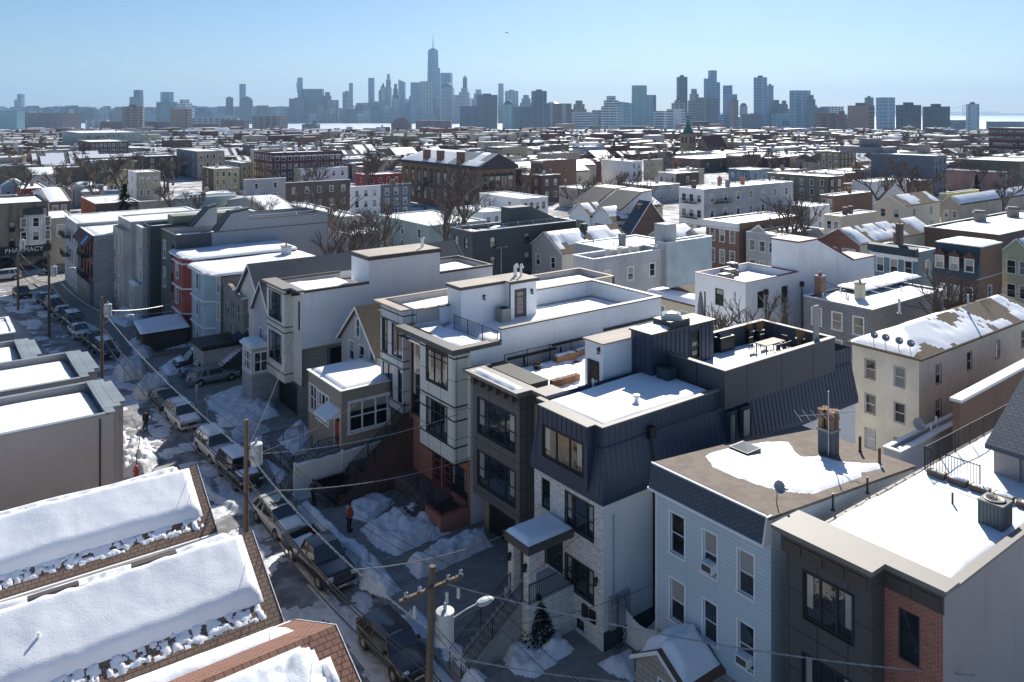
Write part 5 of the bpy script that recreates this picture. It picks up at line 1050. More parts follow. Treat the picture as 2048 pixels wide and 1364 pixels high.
c0 = inv(82, 640, 4.6); r = flat('garage', 'small blue grey flat roofed garage with white roof edge beside the street', -18, 8.2, 94.6, 102., 4.2, SID_G, mat('slate_blue_siding', (.16, .2, .25), .7, 'siding', .15), (), (), 0, .05, .2, WHITE, .12, .12, sn=dict(cover=.65, thk=.12), cat='garage', mroof=mat('grey_felt', (.3, .28, .25), .9))
flat('garage', 'plain white walled block with smooth snow on top at left edge of the street', -22, 5.6, 112., 122., 4.6, STUC, mat('cool_white_wall', (.56, .6, .68), .7), (), (), 0, .03, .2, None, sn=dict(thk=.35), cat='garage')
r = flat('row_house', 'small pale clapboard house with snow hat at far left edge near the crossing', -22, .5, 127, 137, 7.6, SID_W, SID_W, (), [((-2.2, -1.0, 4.5, 6.3), 'dh', 1)], 0, .05, .2, WHITE, .3, .2, sn=dict(thk=.45))
# ================================================================== houses behind and further up, read off the photograph one by one
PAL = {'wh': SID_W, 'st': STUC, 'cr': SID_C, 'tn': SID_T, 'gy': SID_GY, 'gr': SID_G, 'ch': CH, 'rb': BRR, 'bb': BRB, 'db': mat('dark_brown_brick', (.13, .085, .07), .85, 'brick', c2=(.12, .1, .09)),
       'ye': mat('mustard_siding', (.52, .42, .20), .7, 'siding', .2), 'be': mat('beige_siding2', (.46, .40, .31), .7, 'siding', .2), 'bl': mat('steel_blue_siding', (.15, .24, .32), .7, 'siding', .2), 'pb': mat('pale_blue_paint', (.36, .45, .50), .7), 're': mat('bright_red_paint', (.38, .05, .04), .6),
       'mr': mat('maroon_brick', (.16, .05, .05), .85, 'brick', c2=(.14, .09, .08)), 'ol': mat('olive_brown', (.22, .19, .13), .8), 'sl': mat('slate_render', (.17, .19, .23), .8), 'gb': mat('grey_shake_block', (.24, .245, .26), .85, 'block', c2=(.16, .165, .18)), 'gn': mat('pale_green_wall', (.36, .44, .41), .7),
       'lg': mat('lime_cream_siding', (.56, .57, .38), .7, 'siding', .2), 'cp': mat('pale_cream_siding', (.70, .65, .54), .65, 'siding', .14), 'or': mat('orange_render', (.34, .13, .07), .8), 'gl': mat('light_grey_render', (.42, .43, .45), .75), 'pk': mat('pink_brick', (.42, .25, .22), .8), 'dg': mat('dim_brown_wall', (.15, .12, .1), .85)}
FOOT = []; PROT = []; MR = random.Random(77)
def auto(u0, u1, n, floors, z0, z1, st, w=.95, h=1.6, pane=None):
    out = []; fh = (z1 - z0) / floors
    for f in range(floors):
        for k in range(n):
            c = u0 + (u1 - u0) * (k + .5) / n; zb = z0 + fh * f + (fh - h) * .55
            out.append(((c - w / 2, c + w / 2, zb, zb + h), st, pane))
    return out
def mid(kind, pL, pC, yC, pR, zt, cW, cS, label, nW=3, nS=2, fl=None, st='dh', rh=2., rm=None, cat='house', name=None, snk=None, chim=(), vents=0, cop=WHITE, lo=0., prot=True, par=.3, ext=0., w=.95, h=1.6, extY=0.):
    X0, Y0, _ = inv(pC, yC, zt); Y1 = xl(X0, pL) + extY; X1 = yl(Y0, pR) + ext
    if fl is None: fl = max(1, int(round((zt - .8) / 3.0)))
    mW, mS = PAL[cW], PAL[cS]; W_ = auto(Y0 + .3, Y1 - .3, nW, fl, lo + .4, zt - .5, st, w, h) if nW else []; S_ = auto(X0 + .4, X1 - .4, nS, fl, lo + .4, zt - .5, st, w, h) if nS else []
    FOOT.append((X0 - 1.5, X1 + 1.5, Y0 - 1.5, Y1 + 1.5)); dd = X0 * SA + Y0 * CA
    if prot: PROT.append((pL, pR, min(HY + F * H / dd, yC + (HY + F * H / dd - yC) * .55), dd))
    res = max(.35, dd / 220)
    if kind == 'f':
        r = flat(name or 'row_house', label, X0, X1, Y0, Y1, zt, mW, mS, W_, S_, 0, par, .2, cop, .06, .07, sn={**dict(res=res, thk=.22, cover=.93), **(snk or {})} if snk != 0 else None, cat=cat)
        zr = zt - par + .15
        for k in range(vents * 2): vent(r, MR.uniform(X0 + 1, X1 - 1), MR.uniform(Y0 + 1, Y1 - 1), zr - .1, MR.uniform(.5, .9), .07, MR.choice((WHITE, STEEL, mat('rust', (.12, .045, .03)))))
    else:
        r = thing(name or 'gabled_house', label, cat, (X0, Y0, 0)); ax = {'gx': 'x', 'gy': 'y', 'hip': 'x'}[kind]; b = MB(); zr = zt
        if kind == 'hip':
            b.wall('x', X0, Y0, Y1, 0, zt, [q[0] for q in W_], 0); b.wall('y', Y0, X0, X1, 0, zt, [q[0] for q in S_], 1); b.poly([(X1, Y0, 0), (X1, Y1, 0), (X1, Y1, zt), (X1, Y0, zt)], 1); b.poly([(X1, Y1, 0), (X0, Y1, 0), (X0, Y1, zt), (X1, Y1, zt)], 1)
        else: gwalls(b, X0, X1, Y0, Y1, 0, zt, zt + rh, ax, W_, S_, 0, 1)
        b.obj('wall', [mW, mS], r); gwin(r, X0, Y0, W_, S_)
        if kind == 'hip':
            o = .35; hw = (Y1 - Y0) / 2 + o; c = (Y0 + Y1) / 2; a = [(X0 - o, Y0 - o, zt), (X1 + o, Y0 - o, zt), (X1 + o, Y1 + o, zt), (X0 - o, Y1 + o, zt)]; p, q = (X0 - o + hw, c, zt + rh), (X1 + o - hw * .3, c, zt + rh)
            b = MB(); b.poly([a[0], a[1], q, p]); b.poly([a[2], a[3], p, q]); b.poly([a[3], a[0], p]); b.poly([a[1], a[2], q]); b.poly([(v[0], v[1], zt - .12) for v in a]); 
            for i in range(4): v, u = a[i], a[(i + 1) % 4]; b.poly([v, (v[0], v[1], zt - .12), (u[0], u[1], zt - .12), u])
            b.obj('roof', rm or SHT, r)
            zf = lambda A_, B_: zt + rh * np.clip(np.minimum(np.minimum((A_ - X0 + o) / hw, (X1 + o - A_) / (hw * .6)), (hw - np.abs(B_ - c)) / hw), 0, 1)
            snow(r, X0 - o + .1, X1 + o - .1, Y0 - o + .1, Y1 + o - .1, zf, **{**dict(thk=.16, seed=int(pC) % 50, edge=.4, res=res * .7), **(snk or {})})
        else: gable(r, X0, X1, Y0, Y1, zt, zt + rh, ax, rm or (SHT if ax == 'x' else SHTy), .3, .12, sn=({**dict(res=res, seed=int(pC) % 50, cover=.8), **(snk or {})} if snk != 0 else None))
    for (fx, fy, hh, cm, pt) in chim: chimney(r, X0 + (X1 - X0) * fx, Y0 + (Y1 - Y0) * fy, zt - .2, .8, .7, hh, PAL.get(cm, CHIM), pt)
    return r, X0, X1, Y0, Y1
r, X0, X1, Y0, Y1 = mid('hip', 1705, 1838, 716, 2046, 8.8, 'cp', 'cp', 'cream sided three storey house with hipped brown roof carrying several satellite dishes', 2, 4, 3, rh=1.35, st='dhd', snk=dict(cover=.46, thk=.08, fr=.3), ext=3, w=.8, h=1.45)
for k, (px, l) in enumerate(((1745, 'leftmost of four satellite dishes on the cream house eaves'), (1768, 'second satellite dish from the left on the cream house eaves'), (1795, 'third satellite dish from the left on the cream house eaves'), (1818, 'rightmost of four satellite dishes on the cream house eaves'))):
    yy = xl(X0 - .1, px); dish(X0 + .1, yy, 8.9, l, R(-50))
vent(r, X0 + 6, Y0 + 4.5, 10.2, 1.2, .1, STEEL); vent(r, X0 + 12, Y0 + 1.8, 9.8, 1.6, .09, STEEL)
r, X0, X1, Y0, Y1 = mid('f', 1608, 1745, 620, 1887, 8.6, 'gb', 'gb', 'grey shingled flat roofed house with snow covered solar panels and two chimneys', 3, 0, 3, vents=3, chim=((.25, .45, 1.6, 'cr', 1), (.12, .9, 2., 'bb', 2)))
for k in range(4): 
    t = MB(); t.box(X0 + 5 + k * 3., X0 + 7.8 + k * 3., Y0 + 3.6, Y0 + 6.6, 8.85, 8.95); t.obj('solar_panel', mat('solar_black', (.02, .025, .04), .2), r); snow(r, X0 + 5.05 + k * 3., X0 + 7.75 + k * 3., Y0 + 3.7, Y0 + 6.6, 8.95, .18, k, edge=.3, res=.25, name='panel_snow')
r, X0, X1, Y0, Y1 = mid('f', 1390, 1491, 566, 1585, 10., 'st', 'wh', 'bright white modern house with black downpipes and maroon edged flat roof', 1, 2, 3, st='dk2', par=.9, cop=mat('maroon_edge', (.16, .05, .07), .6), ext=1)
xq = X1; b = MB(); b.ext([(xq + .01, 0), (xq + .01, 13.0), (xq + 3.4, 13.0), (xq + 10.5, 10.0), (xq + 15, 10.0), (xq + 15, 0)], 'y', Y0 - .02, Y0 + 3.2); b.obj('stair_wing', SID_W, r); b = MB(); b.ext([(xq - .1, 13.02), (xq + 3.5, 13.02), (xq + 10.6, 10.02), (xq + 15.1, 10.02), (xq + 15.1, 10.15), (xq + 10.6, 10.15), (xq + 3.5, 13.18), (xq - .1, 13.18)], 'y', Y0 - .1, Y0 + 3.3); b.obj('stair_wing_roof', mat('maroon_edge', (.16, .05, .07)), r)
for fx in (.35, 1.05): xx = X0 + (X1 - X0) * fx; b = MB(); b.box(xx - .2, xx + .2, Y0 - .3, Y0 - .03, 8.5, 9.0); b.path([(xx, Y0 - .15, 8.6), (xx, Y0 - .15, .3)], .07, 6); b.obj('downpipe', BLACK, r)
for k, (dx, dy) in enumerate(((2.2, 4.2), (4.6, 5.4), (6.2, 6.3))): 
    if k < 2: b = MB(); b.box(X0 + dx - .8, X0 + dx + .8, Y0 + dy - .6, Y0 + dy + .6, 9.2, 9.85); b.box(X0 + dx - .6, X0 + dx + .6, Y0 + dy - .45, Y0 + dy + .45, 9.85, 9.98); b.obj('skylight', mat('curb_brown', (.12, .10, .10), .6), r)
    else: condenser(X0 + dx, Y0 + dy, 9.25, 'dark condenser behind two boxy skylights on the bright white modern house', 0, .9, 1.)
mid('hip', 1296, 1398, 612, 1420, 6.2, 'cr', 'cr', 'small cream cottage with a smooth white pyramid of snow on its roof', 2, 0, 2, rh=1.3, snk=dict(thk=.35, rag=.05))
r, X0, X1, Y0, Y1 = mid('f', 1146, 1187, 519, 1330, 9., 'gl', 'gl', 'light grey rendered flat house with three white condensers along its parapet', 1, 3, 2, par=.8, prot=True)
for k, l in enumerate(('left', 'middle', 'right')): condenser(X0 + 4.2 + k * 1.9, Y0 + 1.3, 8.5, l + ' one of three white condensers on the light grey rendered house', 0, 1.1, 1.1, (.6, .6, .58))
r, X0, X1, Y0, Y1 = mid('f', 1315, 1333, 486, 1424, 9.9, 'gl', 'pb', 'pale blue grey taller rear block with white boxed chimney adjoining the light grey house', 0, 0, 3, par=.6)
b = MB(); b.box(X0 + 1, X0 + 3., Y0 + 1, Y0 + 3, 9.4, 12.0); b.obj('roof_room', PAL['gl'], r)
mid('f', 1150, 1222, 500, 1345, 8.2, 'gl', 'wh', 'low house under an unbroken white snow roof with one stout grey chimney', 0, 0, 2, chim=((.35, .3, 1.6, 'gb', 0),), vents=2)
r, X0, X1, Y0, Y1 = mid('f', 901, 945, 464, 1152, 9.4, 'ch', 'ch', 'long charcoal house with railed roof edge and dark stair room', 2, 3, 3, par=.6, snk=dict(cover=.5), st='dk2')
railing(r, [(X0 + .2, Y1 - .2, 9.45), (X0 + .2, Y0 + .2, 9.45), (X1 - .3, Y0 + .2, 9.45)], .7, .5, 'roof_railing', STEEL, .02, .1, 2.5)
b = MB(); a = yl(Y0 + 3, 1020); b.ext([(a, 8.9), (a, 11.9), (a + 4, 11.9), (a + 10, 9.3), (a + 10, 8.9)], 'y', Y0 + 3, Y1 - .5); b.obj('roof_room', CH, r)
for fx in (.25, .65): 
    xx = X0 + (X1 - X0) * fx; b = MB(); b.tube((xx, Y0 - .2, 2), (xx, Y0 - .2, 6.8), .08); b.tube((xx - .8, Y0 - .3, 6.8), (xx + .8, Y0 - .3, 6.8), .05); b.rev((xx - .8, Y0 - .4, 6.7), [(0, -.1), (.2, 0), (.2, .12), (0, .15)], 8); b.rev((xx + .8, Y0 - .4, 6.7), [(0, -.1), (.2, 0), (.2, .12), (0, .15)], 8); b.obj('flood_lamp', STEEL, r)
mid('gx', 1059, 1124, 505, 1262, 6.3, 'gy', 'gy', 'taupe gabled house with small attic window and long brown roof half under snow', 2, 1, 2, rh=2.6, snk=dict(cover=.55, sides='a'), chim=((.55, .5, 3.2, 'ch', 0),))
mid('gx', 1138, 1180, 432, 1216, 7.0, 'wh', 'wh', 'left one of two white boarded gabled houses with skylights', 1, 1, 2, rh=2.2, st='dk3', w=3, snk=dict(cover=.5))
mid('gx', 1180, 1225, 440, 1262, 6.8, 'wh', 'wh', 'right one of two white boarded gabled houses with skylights', 1, 1, 2, rh=2.2, st='dk3', w=3, snk=dict(cover=.5))
for (a_, c_, y_, lab) in ((1188, 1252, 413, 'white curved roof wing with dark edge, left one above the boarded gables'), (1243, 1304, 421, 'white curved roof wing with dark edge, right one above the boarded gables')):
    X0, Y0, _ = inv(a_, y_, 8.2); x1 = yl(Y0, c_); r = thing('house_wing', lab, 'house', (X0, Y0, 0)); b = MB(); b.ext([(X0, 0), (X0, 8.2), (X0 + (x1 - X0) * .65, 11.2), (x1, 11.4), (x1, 0)], 'y', Y0, Y0 + 6); b.obj('wall', STUC, r)
    b = MB(); b.ext([(X0 - .2, 8.22), (X0 + (x1 - X0) * .65, 11.22), (x1 + .1, 11.42), (x1 + .1, 11.62), (X0 + (x1 - X0) * .63, 11.42), (X0 - .4, 8.4)], 'y', Y0 - .15, Y0 + 6.2); b.obj('roof', BRZ, r); FOOT.append((X0, x1, Y0, Y0 + 6))
mid('gy', 1243, 1262, 462, 1335, 5.4, 'db', 'db', 'dark slate roofed house with steep blue black gable slope', 1, 1, 1, rh=5.0, rm=SHGy, snk=0, chim=((.4, .6, 4.5, 'bb', 1),))
mid('gx', 1302, 1358, 477, 1400, 5.6, 'gy', 'gy', 'small pale grey gabled house with snowy roof, left of the brown brick row house', 2, 0, 2, rh=1.8)
mid('gx', 1360, 1408, 480, 1440, 5.4, 'gy', 'gy', 'small pale grey gabled house tucked directly behind the brown brick row house', 2, 0, 2, rh=1.6)
r, X0, X1, Y0, Y1 = mid('f', 1412, 1478, 447, 1596, 8.9, 'bb', 'bb', 'warm brown brick row house with white cornice and three tall windows', 3, 1, 2, h=2.2, lo=1.0, vents=3, prot=True)
b = MB(); b.ext([(X0 - .02, 8.95), (X0 - .7, 8.95), (X0 - .35, 7.7), (X0 - .02, 7.6)][::-1], 'y', Y0 - .1, Y1 + .1); b.obj('cornice', WHITE, r)
r, X0, X1, Y0, Y1 = mid('f', 1492, 1557, 472, 1648, 7.7, 'gy', 'gy', 'taupe sided row house with little round window in its white pediment', 3, 0, 2, snk=dict(cover=.45), lo=.6)
b = MB(); c_ = (Y0 + Y1) / 2 + .6; b.ext([(c_ - 1.5, 7.7), (c_, 8.9), (c_ + 1.5, 7.7)], 'x', X0 - .05, X0 + .2, 0); b.obj('pediment', SID_GY, r); b = MB(); b.ext([(c_ - 1.8, 7.75), (c_, 9.05), (c_ + 1.8, 7.75), (c_ + 1.8, 7.55), (c_, 8.8), (c_ - 1.8, 7.55)], 'x', X0 - .2, X0 - .051, 0); b.obj('pediment_trim', WHITE, r)
r, X0, X1, Y0, Y1 = mid('gx', 1548, 1612, 505, 1668, 5.4, 'lg', 'lg', 'pale yellow gabled cottage with mound of snow on its porch roof', 1, 0, 2, rh=2.6, rm=SHG, snk=dict(cover=.3))
MB().box(X0 - 2.2, X0 - .02, Y0 + .2, Y1 - .2, 2.6, 2.9).obj('porch_roof', WHITE, r); snow(r, X0 - 2.2, X0 - .05, Y0 + .3, Y1 - .3, 2.9, .7, 4, edge=.7, res=.3)
mid('gx', 1640, 1720, 487, 1868, 6.8, 'rb', 'cr', 'brick fronted house with cream side and long brown roof edged by ragged snow', 2, 1, 2, rh=2.0, snk=dict(cover=.62, fr=.35), st='w2', w=2.0)
r, X0, X1, Y0, Y1 = mid('f', 1742, 1836, 505, 1872, 8.3, 'bl', 'bl', 'steel blue row house with dark curved cornice and white frieze', 3, 1, 2, chim=((.3, .5, 3.4, 'db', 1), (.8, .75, 1.8, 'bb', 1)), h=1.9)
b = MB(); b.ext([(X0 - .02, 8.9), (X0 - .7, 8.7), (X0 - .8, 7.9), (X0 - .02, 7.7)][::-1], 'y', Y0 - .1, Y1 + .1); b.obj('cornice', mat('dark_teal_slate', (.04, .06, .07), .7), r)
b = MB(); b.box(X0 - .3, X0 - .003, Y0, Y1, 7.1, 7.6); b.obj('frieze', WHITE, r)
r, X0, X1, Y0, Y1 = mid('f', 1866, 1955, 560, 2003, 6.9, 'db', 'bb', 'brown brick house with slate mansard and three brown dormers', 3, 1, 2, st='dh', snk=0, h=1.7, par=.1)
zb_, zt_ = 6.9, 10.6; b = MB(); i_ = .9; b.ext([(X0 - .3, zb_ + .05), (X0 + i_, zt_), (X1, zt_), (X1, zb_ + .05)], 'y', Y0 - .01, Y1 + .01); b.obj('mansard', mat('blue_slate', (.075, .105, .13), .8, 'block', c2=(.04, .05, .06)), r)
b = MB(); b.box(X0 + i_ - .2, X1, Y0 - .02, Y0 - .011, zb_, zt_ + .05); b.obj('side_wall', BRB, r)
b = MB(); b.box(X0 + i_ - .1, X1 + .1, Y0 - .1, Y1 + .1, zt_ + .003, zt_ + .12); b.obj('roof', WHITE, r); snow(r, X0 + i_, X1, Y0, Y1, zt_ + .12, .2, 9, edge=.3, res=.5)
for k in range(3):
    c_ = Y0 + (Y1 - Y0) * (k + .5) / 3; b = MB(); b.wall('x', X0 - .15, c_ - .65, c_ + .65, 7.6, 9.3, [(c_ - .45, c_ + .45, 7.75, 9.2)], 0); b.box(X0 - .02, X0 + 1.2, c_ - .65, c_ + .65, 7.6, 9.3); b.ext([(c_ - .85, 9.3), (c_, 10.0), (c_ + .85, 9.3)], 'x', X0 - .35, X0 + 1.4, 0); b.obj('dormer', mat('brown_shake', (.13, .06, .045), .8), r); window(r, 'x', X0 - .15, (c_ - .45, c_ + .45, 7.75, 9.2), 'dh', 1)
mid('gx', 2004, 2066, 508, 2120, 9.6, 'lg', 'lg', 'tall pale green gabled house cut off by the right edge', 2, 0, 3, rh=1.7, snk=dict(cover=.6))
r, X0, X1, Y0, Y1 = mid('f', 1848, 1998, 470, 2080, 7.6, 'bb', 'db', 'wide brown brick hall with bright snow roof and squat round vents', 0, 0, 2, ext=20, par=.4)
for k, (px, py) in enumerate(((1960, 440), (2026, 432))): q = inv(px, py, 7.6); b = MB(); b.rev((q[0], q[1], 7.4), [(1., 0), (1., 1.1), (1.25, 1.15), (1.25, 1.5), (.9, 1.9), (0, 2.0)], 14); b.obj('roof_turret', mat('taupe_turret', (.26, .23, .2), .8), r)
mid('gx', 1750, 1809, 411, 1880, 6.8, 'cr', 'cr', 'off white gabled house with brown roof and one snow patch', 2, 2, 2, rh=1.9, snk=dict(cover=.45), st='dhd')
mid('f', 1648, 1682, 433, 1752, 6.6, 'cr', 'cr', 'cream flat house with two dark chimneys beside the off white gable', 2, 0, 2, chim=((.3, .4, 1.5, 'db', 0), (.5, .5, 1.5, 'db', 0)))
r, X0, X1, Y0, Y1 = mid('f', 1358, 1408, 379, 1586, 10.5, 'st', 'gl', 'large white corner tenement with grey side, fire escapes and clustered roof vents', 3, 7, 3, vents=14, chim=((.05, .6, 1.6, 'db', 1), (.35, .7, 1.8, 'rb', 2), (.55, .5, 1.6, 'rb', 2), (.3, .2, 1.5, 'gb', 0)), w=1.1)
for zz in (4.3, 7.4):
    b = MB(); b.box(X0 - 1.1, X0 - .01, Y0 + 1.5, Y0 + 5.5, zz, zz + .08); b.box(X0 + 3, X0 + 8, Y0 - 1.1, Y0 - .01, zz, zz + .08); b.obj('fire_escape', BLACK, r)
    railing(r, [(X0 - 1.1, Y0 + 5.5, zz), (X0 - 1.1, Y0 + 1.5, zz)], .9, .3, 'fire_escape_railing', None, .02); railing(r, [(X0 + 3, Y0 - 1.1, zz), (X0 + 8, Y0 - 1.1, zz)], .9, .3, 'fire_escape_railing', None, .02)
mid('f', 1535, 1656, 354, 1687, 9., 'ol', 'db', 'long drab row of joined houses with raised dark end behind the white corner tenement', 6, 2, 3, vents=6)
mid('f', 1686, 1752, 372, 1800, 6.2, 'rb', 'rb', 'low red brick row behind the white stepped house', 5, 0, 2, vents=4)
mid('f', 1704, 1744, 364, 1813, 8., 'st', 'st', 'white stepped modern house with blank side wall', 0, 0, 3, cop=BRZ)
r, X0, X1, Y0, Y1 = mid('f', 1742, 1868, 312, 1893, 12.6, 'sl', 'sl', 'large slate grey apartment block with penthouse boxes on top', 0, 3, 4, st='dk2')
b = MB(); b.box(X0 + 3, X0 + 12, Y0 + 18, Y0 + 34, 12.3, 14.6, 0); b.box(X0 + 5, X0 + 9, Y0 + 22, Y0 + 28, 14.6, 17.4, 0); b.obj('penthouse', PAL['gb'], r)
mid('f', 1914, 2040, 323, 2075, 9.6, 'ol', 'ol', 'mustard brown long warehouse with snow along its roof', 0, 0, 2, ext=10)
mid('f', 1892, 2004, 345, 2016, 7., 'pk', 'sl', 'rough pinkish brick low row in front of the mustard warehouse', 0, 2, 2)
mid('f', 1977, 2090, 257, 2110, 19., 'mr', 'mr', 'tall red brick apartment block at the right edge', 14, 0, 6, st='dhd', w=1.8, ext=10)
r, X0, X1, Y0, Y1 = mid('f', 1878, 1892, 388, 1958, 6., 'be', 'ye', 'tan house with bright yellow boarded top storey under construction', 0, 1, 1, snk=dict(cover=.4))
MB().box(X0 + .5, X1, Y0 - .05, Y0 - .003, 4.4, 6.).obj('yellow_boards', mat('safety_yellow', (.55, .55, .03), .6), r)
mid('gx', 1882, 1920, 408, 2046, 5.2, 'be', 'be', 'long low tan gabled house with streaked snow on a brown roof', 2, 3, 1, rh=1.8, snk=dict(cover=.7), ext=10)
mid('gx', 1955, 1990, 396, 2080, 5., 'gy', 'gy', 'low dark roofed gabled house half hidden behind the long tan one', 1, 1, 1, rh=1.8, snk=dict(cover=.7), ext=10)
r, X0, X1, Y0, Y1 = mid('f', 1768, 1800, 905, 1945, 4.4, 'gl', 'gl', 'low snow roofed rear building between the cream house and the railed deck', 0, 0, 1, snk=dict(thk=.35), vents=1, prot=False)
q = inv(1836, 868, 4.6); dish(q[0], q[1], 4.5, 'large pale satellite dish on the low rear building by the deck', R(-30), .7)
r, X0, X1, Y0, Y1 = mid('f', 1905, 1920, 797, 2110, 7.5, 'bb', 'bb', 'brown brick building with pale sloping coping behind the railed deck', 0, 0, 2, ext=4, cop=None, prot=False)
b = MB(); b.ext([(X0 - .6, 7.4), (X1, 8.0), (X1, 8.2), (X0 - .6, 7.6)], 'y', Y0 - .35, Y0 + .4); b.obj('coping', STUC, r)
b = MB(); ww_ = yl(29, 1676), yl(29, 1845); b.box(54.5, 54.7, 20.5, 27.5, 0, 1.9); b.obj('wall', CONC, thing('yard_wall', 'low grey yard wall behind the pale blue house', 'wall', (54.6, 24, 0)))
# school with arched windows and hipped metal roof
X0, Y0, _ = inv(960, 340, 11.5); Y1 = xl(X0, 804); X1 = yl(Y0, 1031); sc = thing('school_building', 'big brown brick school hall with arched windows, dark pediment and snow streaked metal roof', 'school', (X0, Y0, 0)); FOOT.append((X0 - 4, X1 + 4, Y0 - 4, Y1 + 4)); PROT.append((804, 1031, 398, X0 * SA + Y0 * CA))
SBR = mat('school_brick', (.25, .13, .075), .85, 'brick', c2=(.2, .15, .12)); W_ = auto(Y0 + 1, Y1 - 1, 11, 2, 1., 10.2, 'dk2', 1.7, 3.4); S_ = auto(X0 + .6, X1 - .6, 5, 2, 1., 10.2, 'dk2', 1.7, 3.4)
b = MB(); b.wall('x', X0, Y0, Y1, 0, 11.5, [q[0] for q in W_], 0); b.wall('y', Y0, X0, X1, 0, 11.5, [q[0] for q in S_], 0); b.poly([(X1, Y0, 0), (X1, Y1, 0), (X1, Y1, 11.5), (X1, Y0, 11.5)], 0)
for q in W_:
    c_ = (q[0][0] + q[0][1]) / 2; b.rev((0, 0, 0), [(0, 0), (0, 0)], 3) if False else None
b.obj('wall', SBR, sc); gwin(sc, X0, Y0, W_, S_)
b = MB()
for q in W_: c_ = (q[0][0] + q[0][1]) / 2; b.ext([(c_ + 1.15 * math.cos(t_), q[0][3] + .9 * math.sin(t_)) for t_ in [k * math.pi / 6 for k in range(7)]], 'x', X0 - .06, X0 - .003)
for q in S_: c_ = (q[0][0] + q[0][1]) / 2; b.ext([(c_ + 1.15 * math.cos(t_), q[0][3] + .9 * math.sin(t_)) for t_ in [k * math.pi / 6 for k in range(7)]], 'y', Y0 - .06, Y0 - .003)
b.obj('window_arch', DK, sc)
b = MB(); b.box(X0 - .6, X1 + .6, Y0 - .6, Y1 + .6, 11.5, 12.4); b.obj('cornice', mat('dark_cornice', (.06, .055, .06), .7), sc)
cx = (X0 + X1) / 2; hw = (X1 - X0) / 2 + .6; yb_ = Y1 + .6; ya_ = Y0 - .6; zr_ = 15.6; b = MB(); a = [(cx - hw, ya_, 12.42), (cx + hw, ya_, 12.42), (cx + hw, yb_, 12.42), (cx - hw, yb_, 12.42)]; p, q = (cx, ya_ + .2, zr_), (cx, yb_ - hw, zr_)
b.poly([a[3], a[0], p, q]); b.poly([a[1], a[2], q, p]); b.poly([a[2], a[3], q]); b.obj('roof', mat('standing_metal', (.30, .31, .30), .5, metal=.2), sc)
b = MB(); b.poly([a[0], a[1], p]); b.obj('pediment', mat('dark_cornice', (.06, .055, .06)), sc)
snow(sc, cx - hw, cx + hw, ya_, yb_, lambda A_, B_: 12.42 + (zr_ - 12.42) * np.clip(np.minimum((hw - np.abs(A_ - cx)) / hw, (yb_ - B_) / hw), 0, 1), .2, 9, cover=.55, edge=1., res=1.2, fr=.12)
for k in (0.25, .5, .68): chimney(sc, X0 + .8, Y0 + (Y1 - Y0) * k, 11.5, 1.3, 2.2, 4.2, SBR, 0)
r, X0, X1, Y0, Y1 = mid('f', 508, 546, 306, 684, 12.6, 'mr', 'mr', 'maroon brick apartment block with white trimmed parapet and many paired windows', 7, 11, 4, st='dh', w=1.2, par=.8, cop=STEEL, chim=((.25, .3, 1.8, 'wh', 0), (.42, .3, 1.8, 'wh', 0), (.6, .4, 2.4, 'wh', 0), (.75, .3, 1.6, 'wh', 0)))
MB().box(X0 - .1, X1 + .1, Y0 - .12, Y0 - .005, 11.2, 11.45).obj('stone_band', WHITE, r)
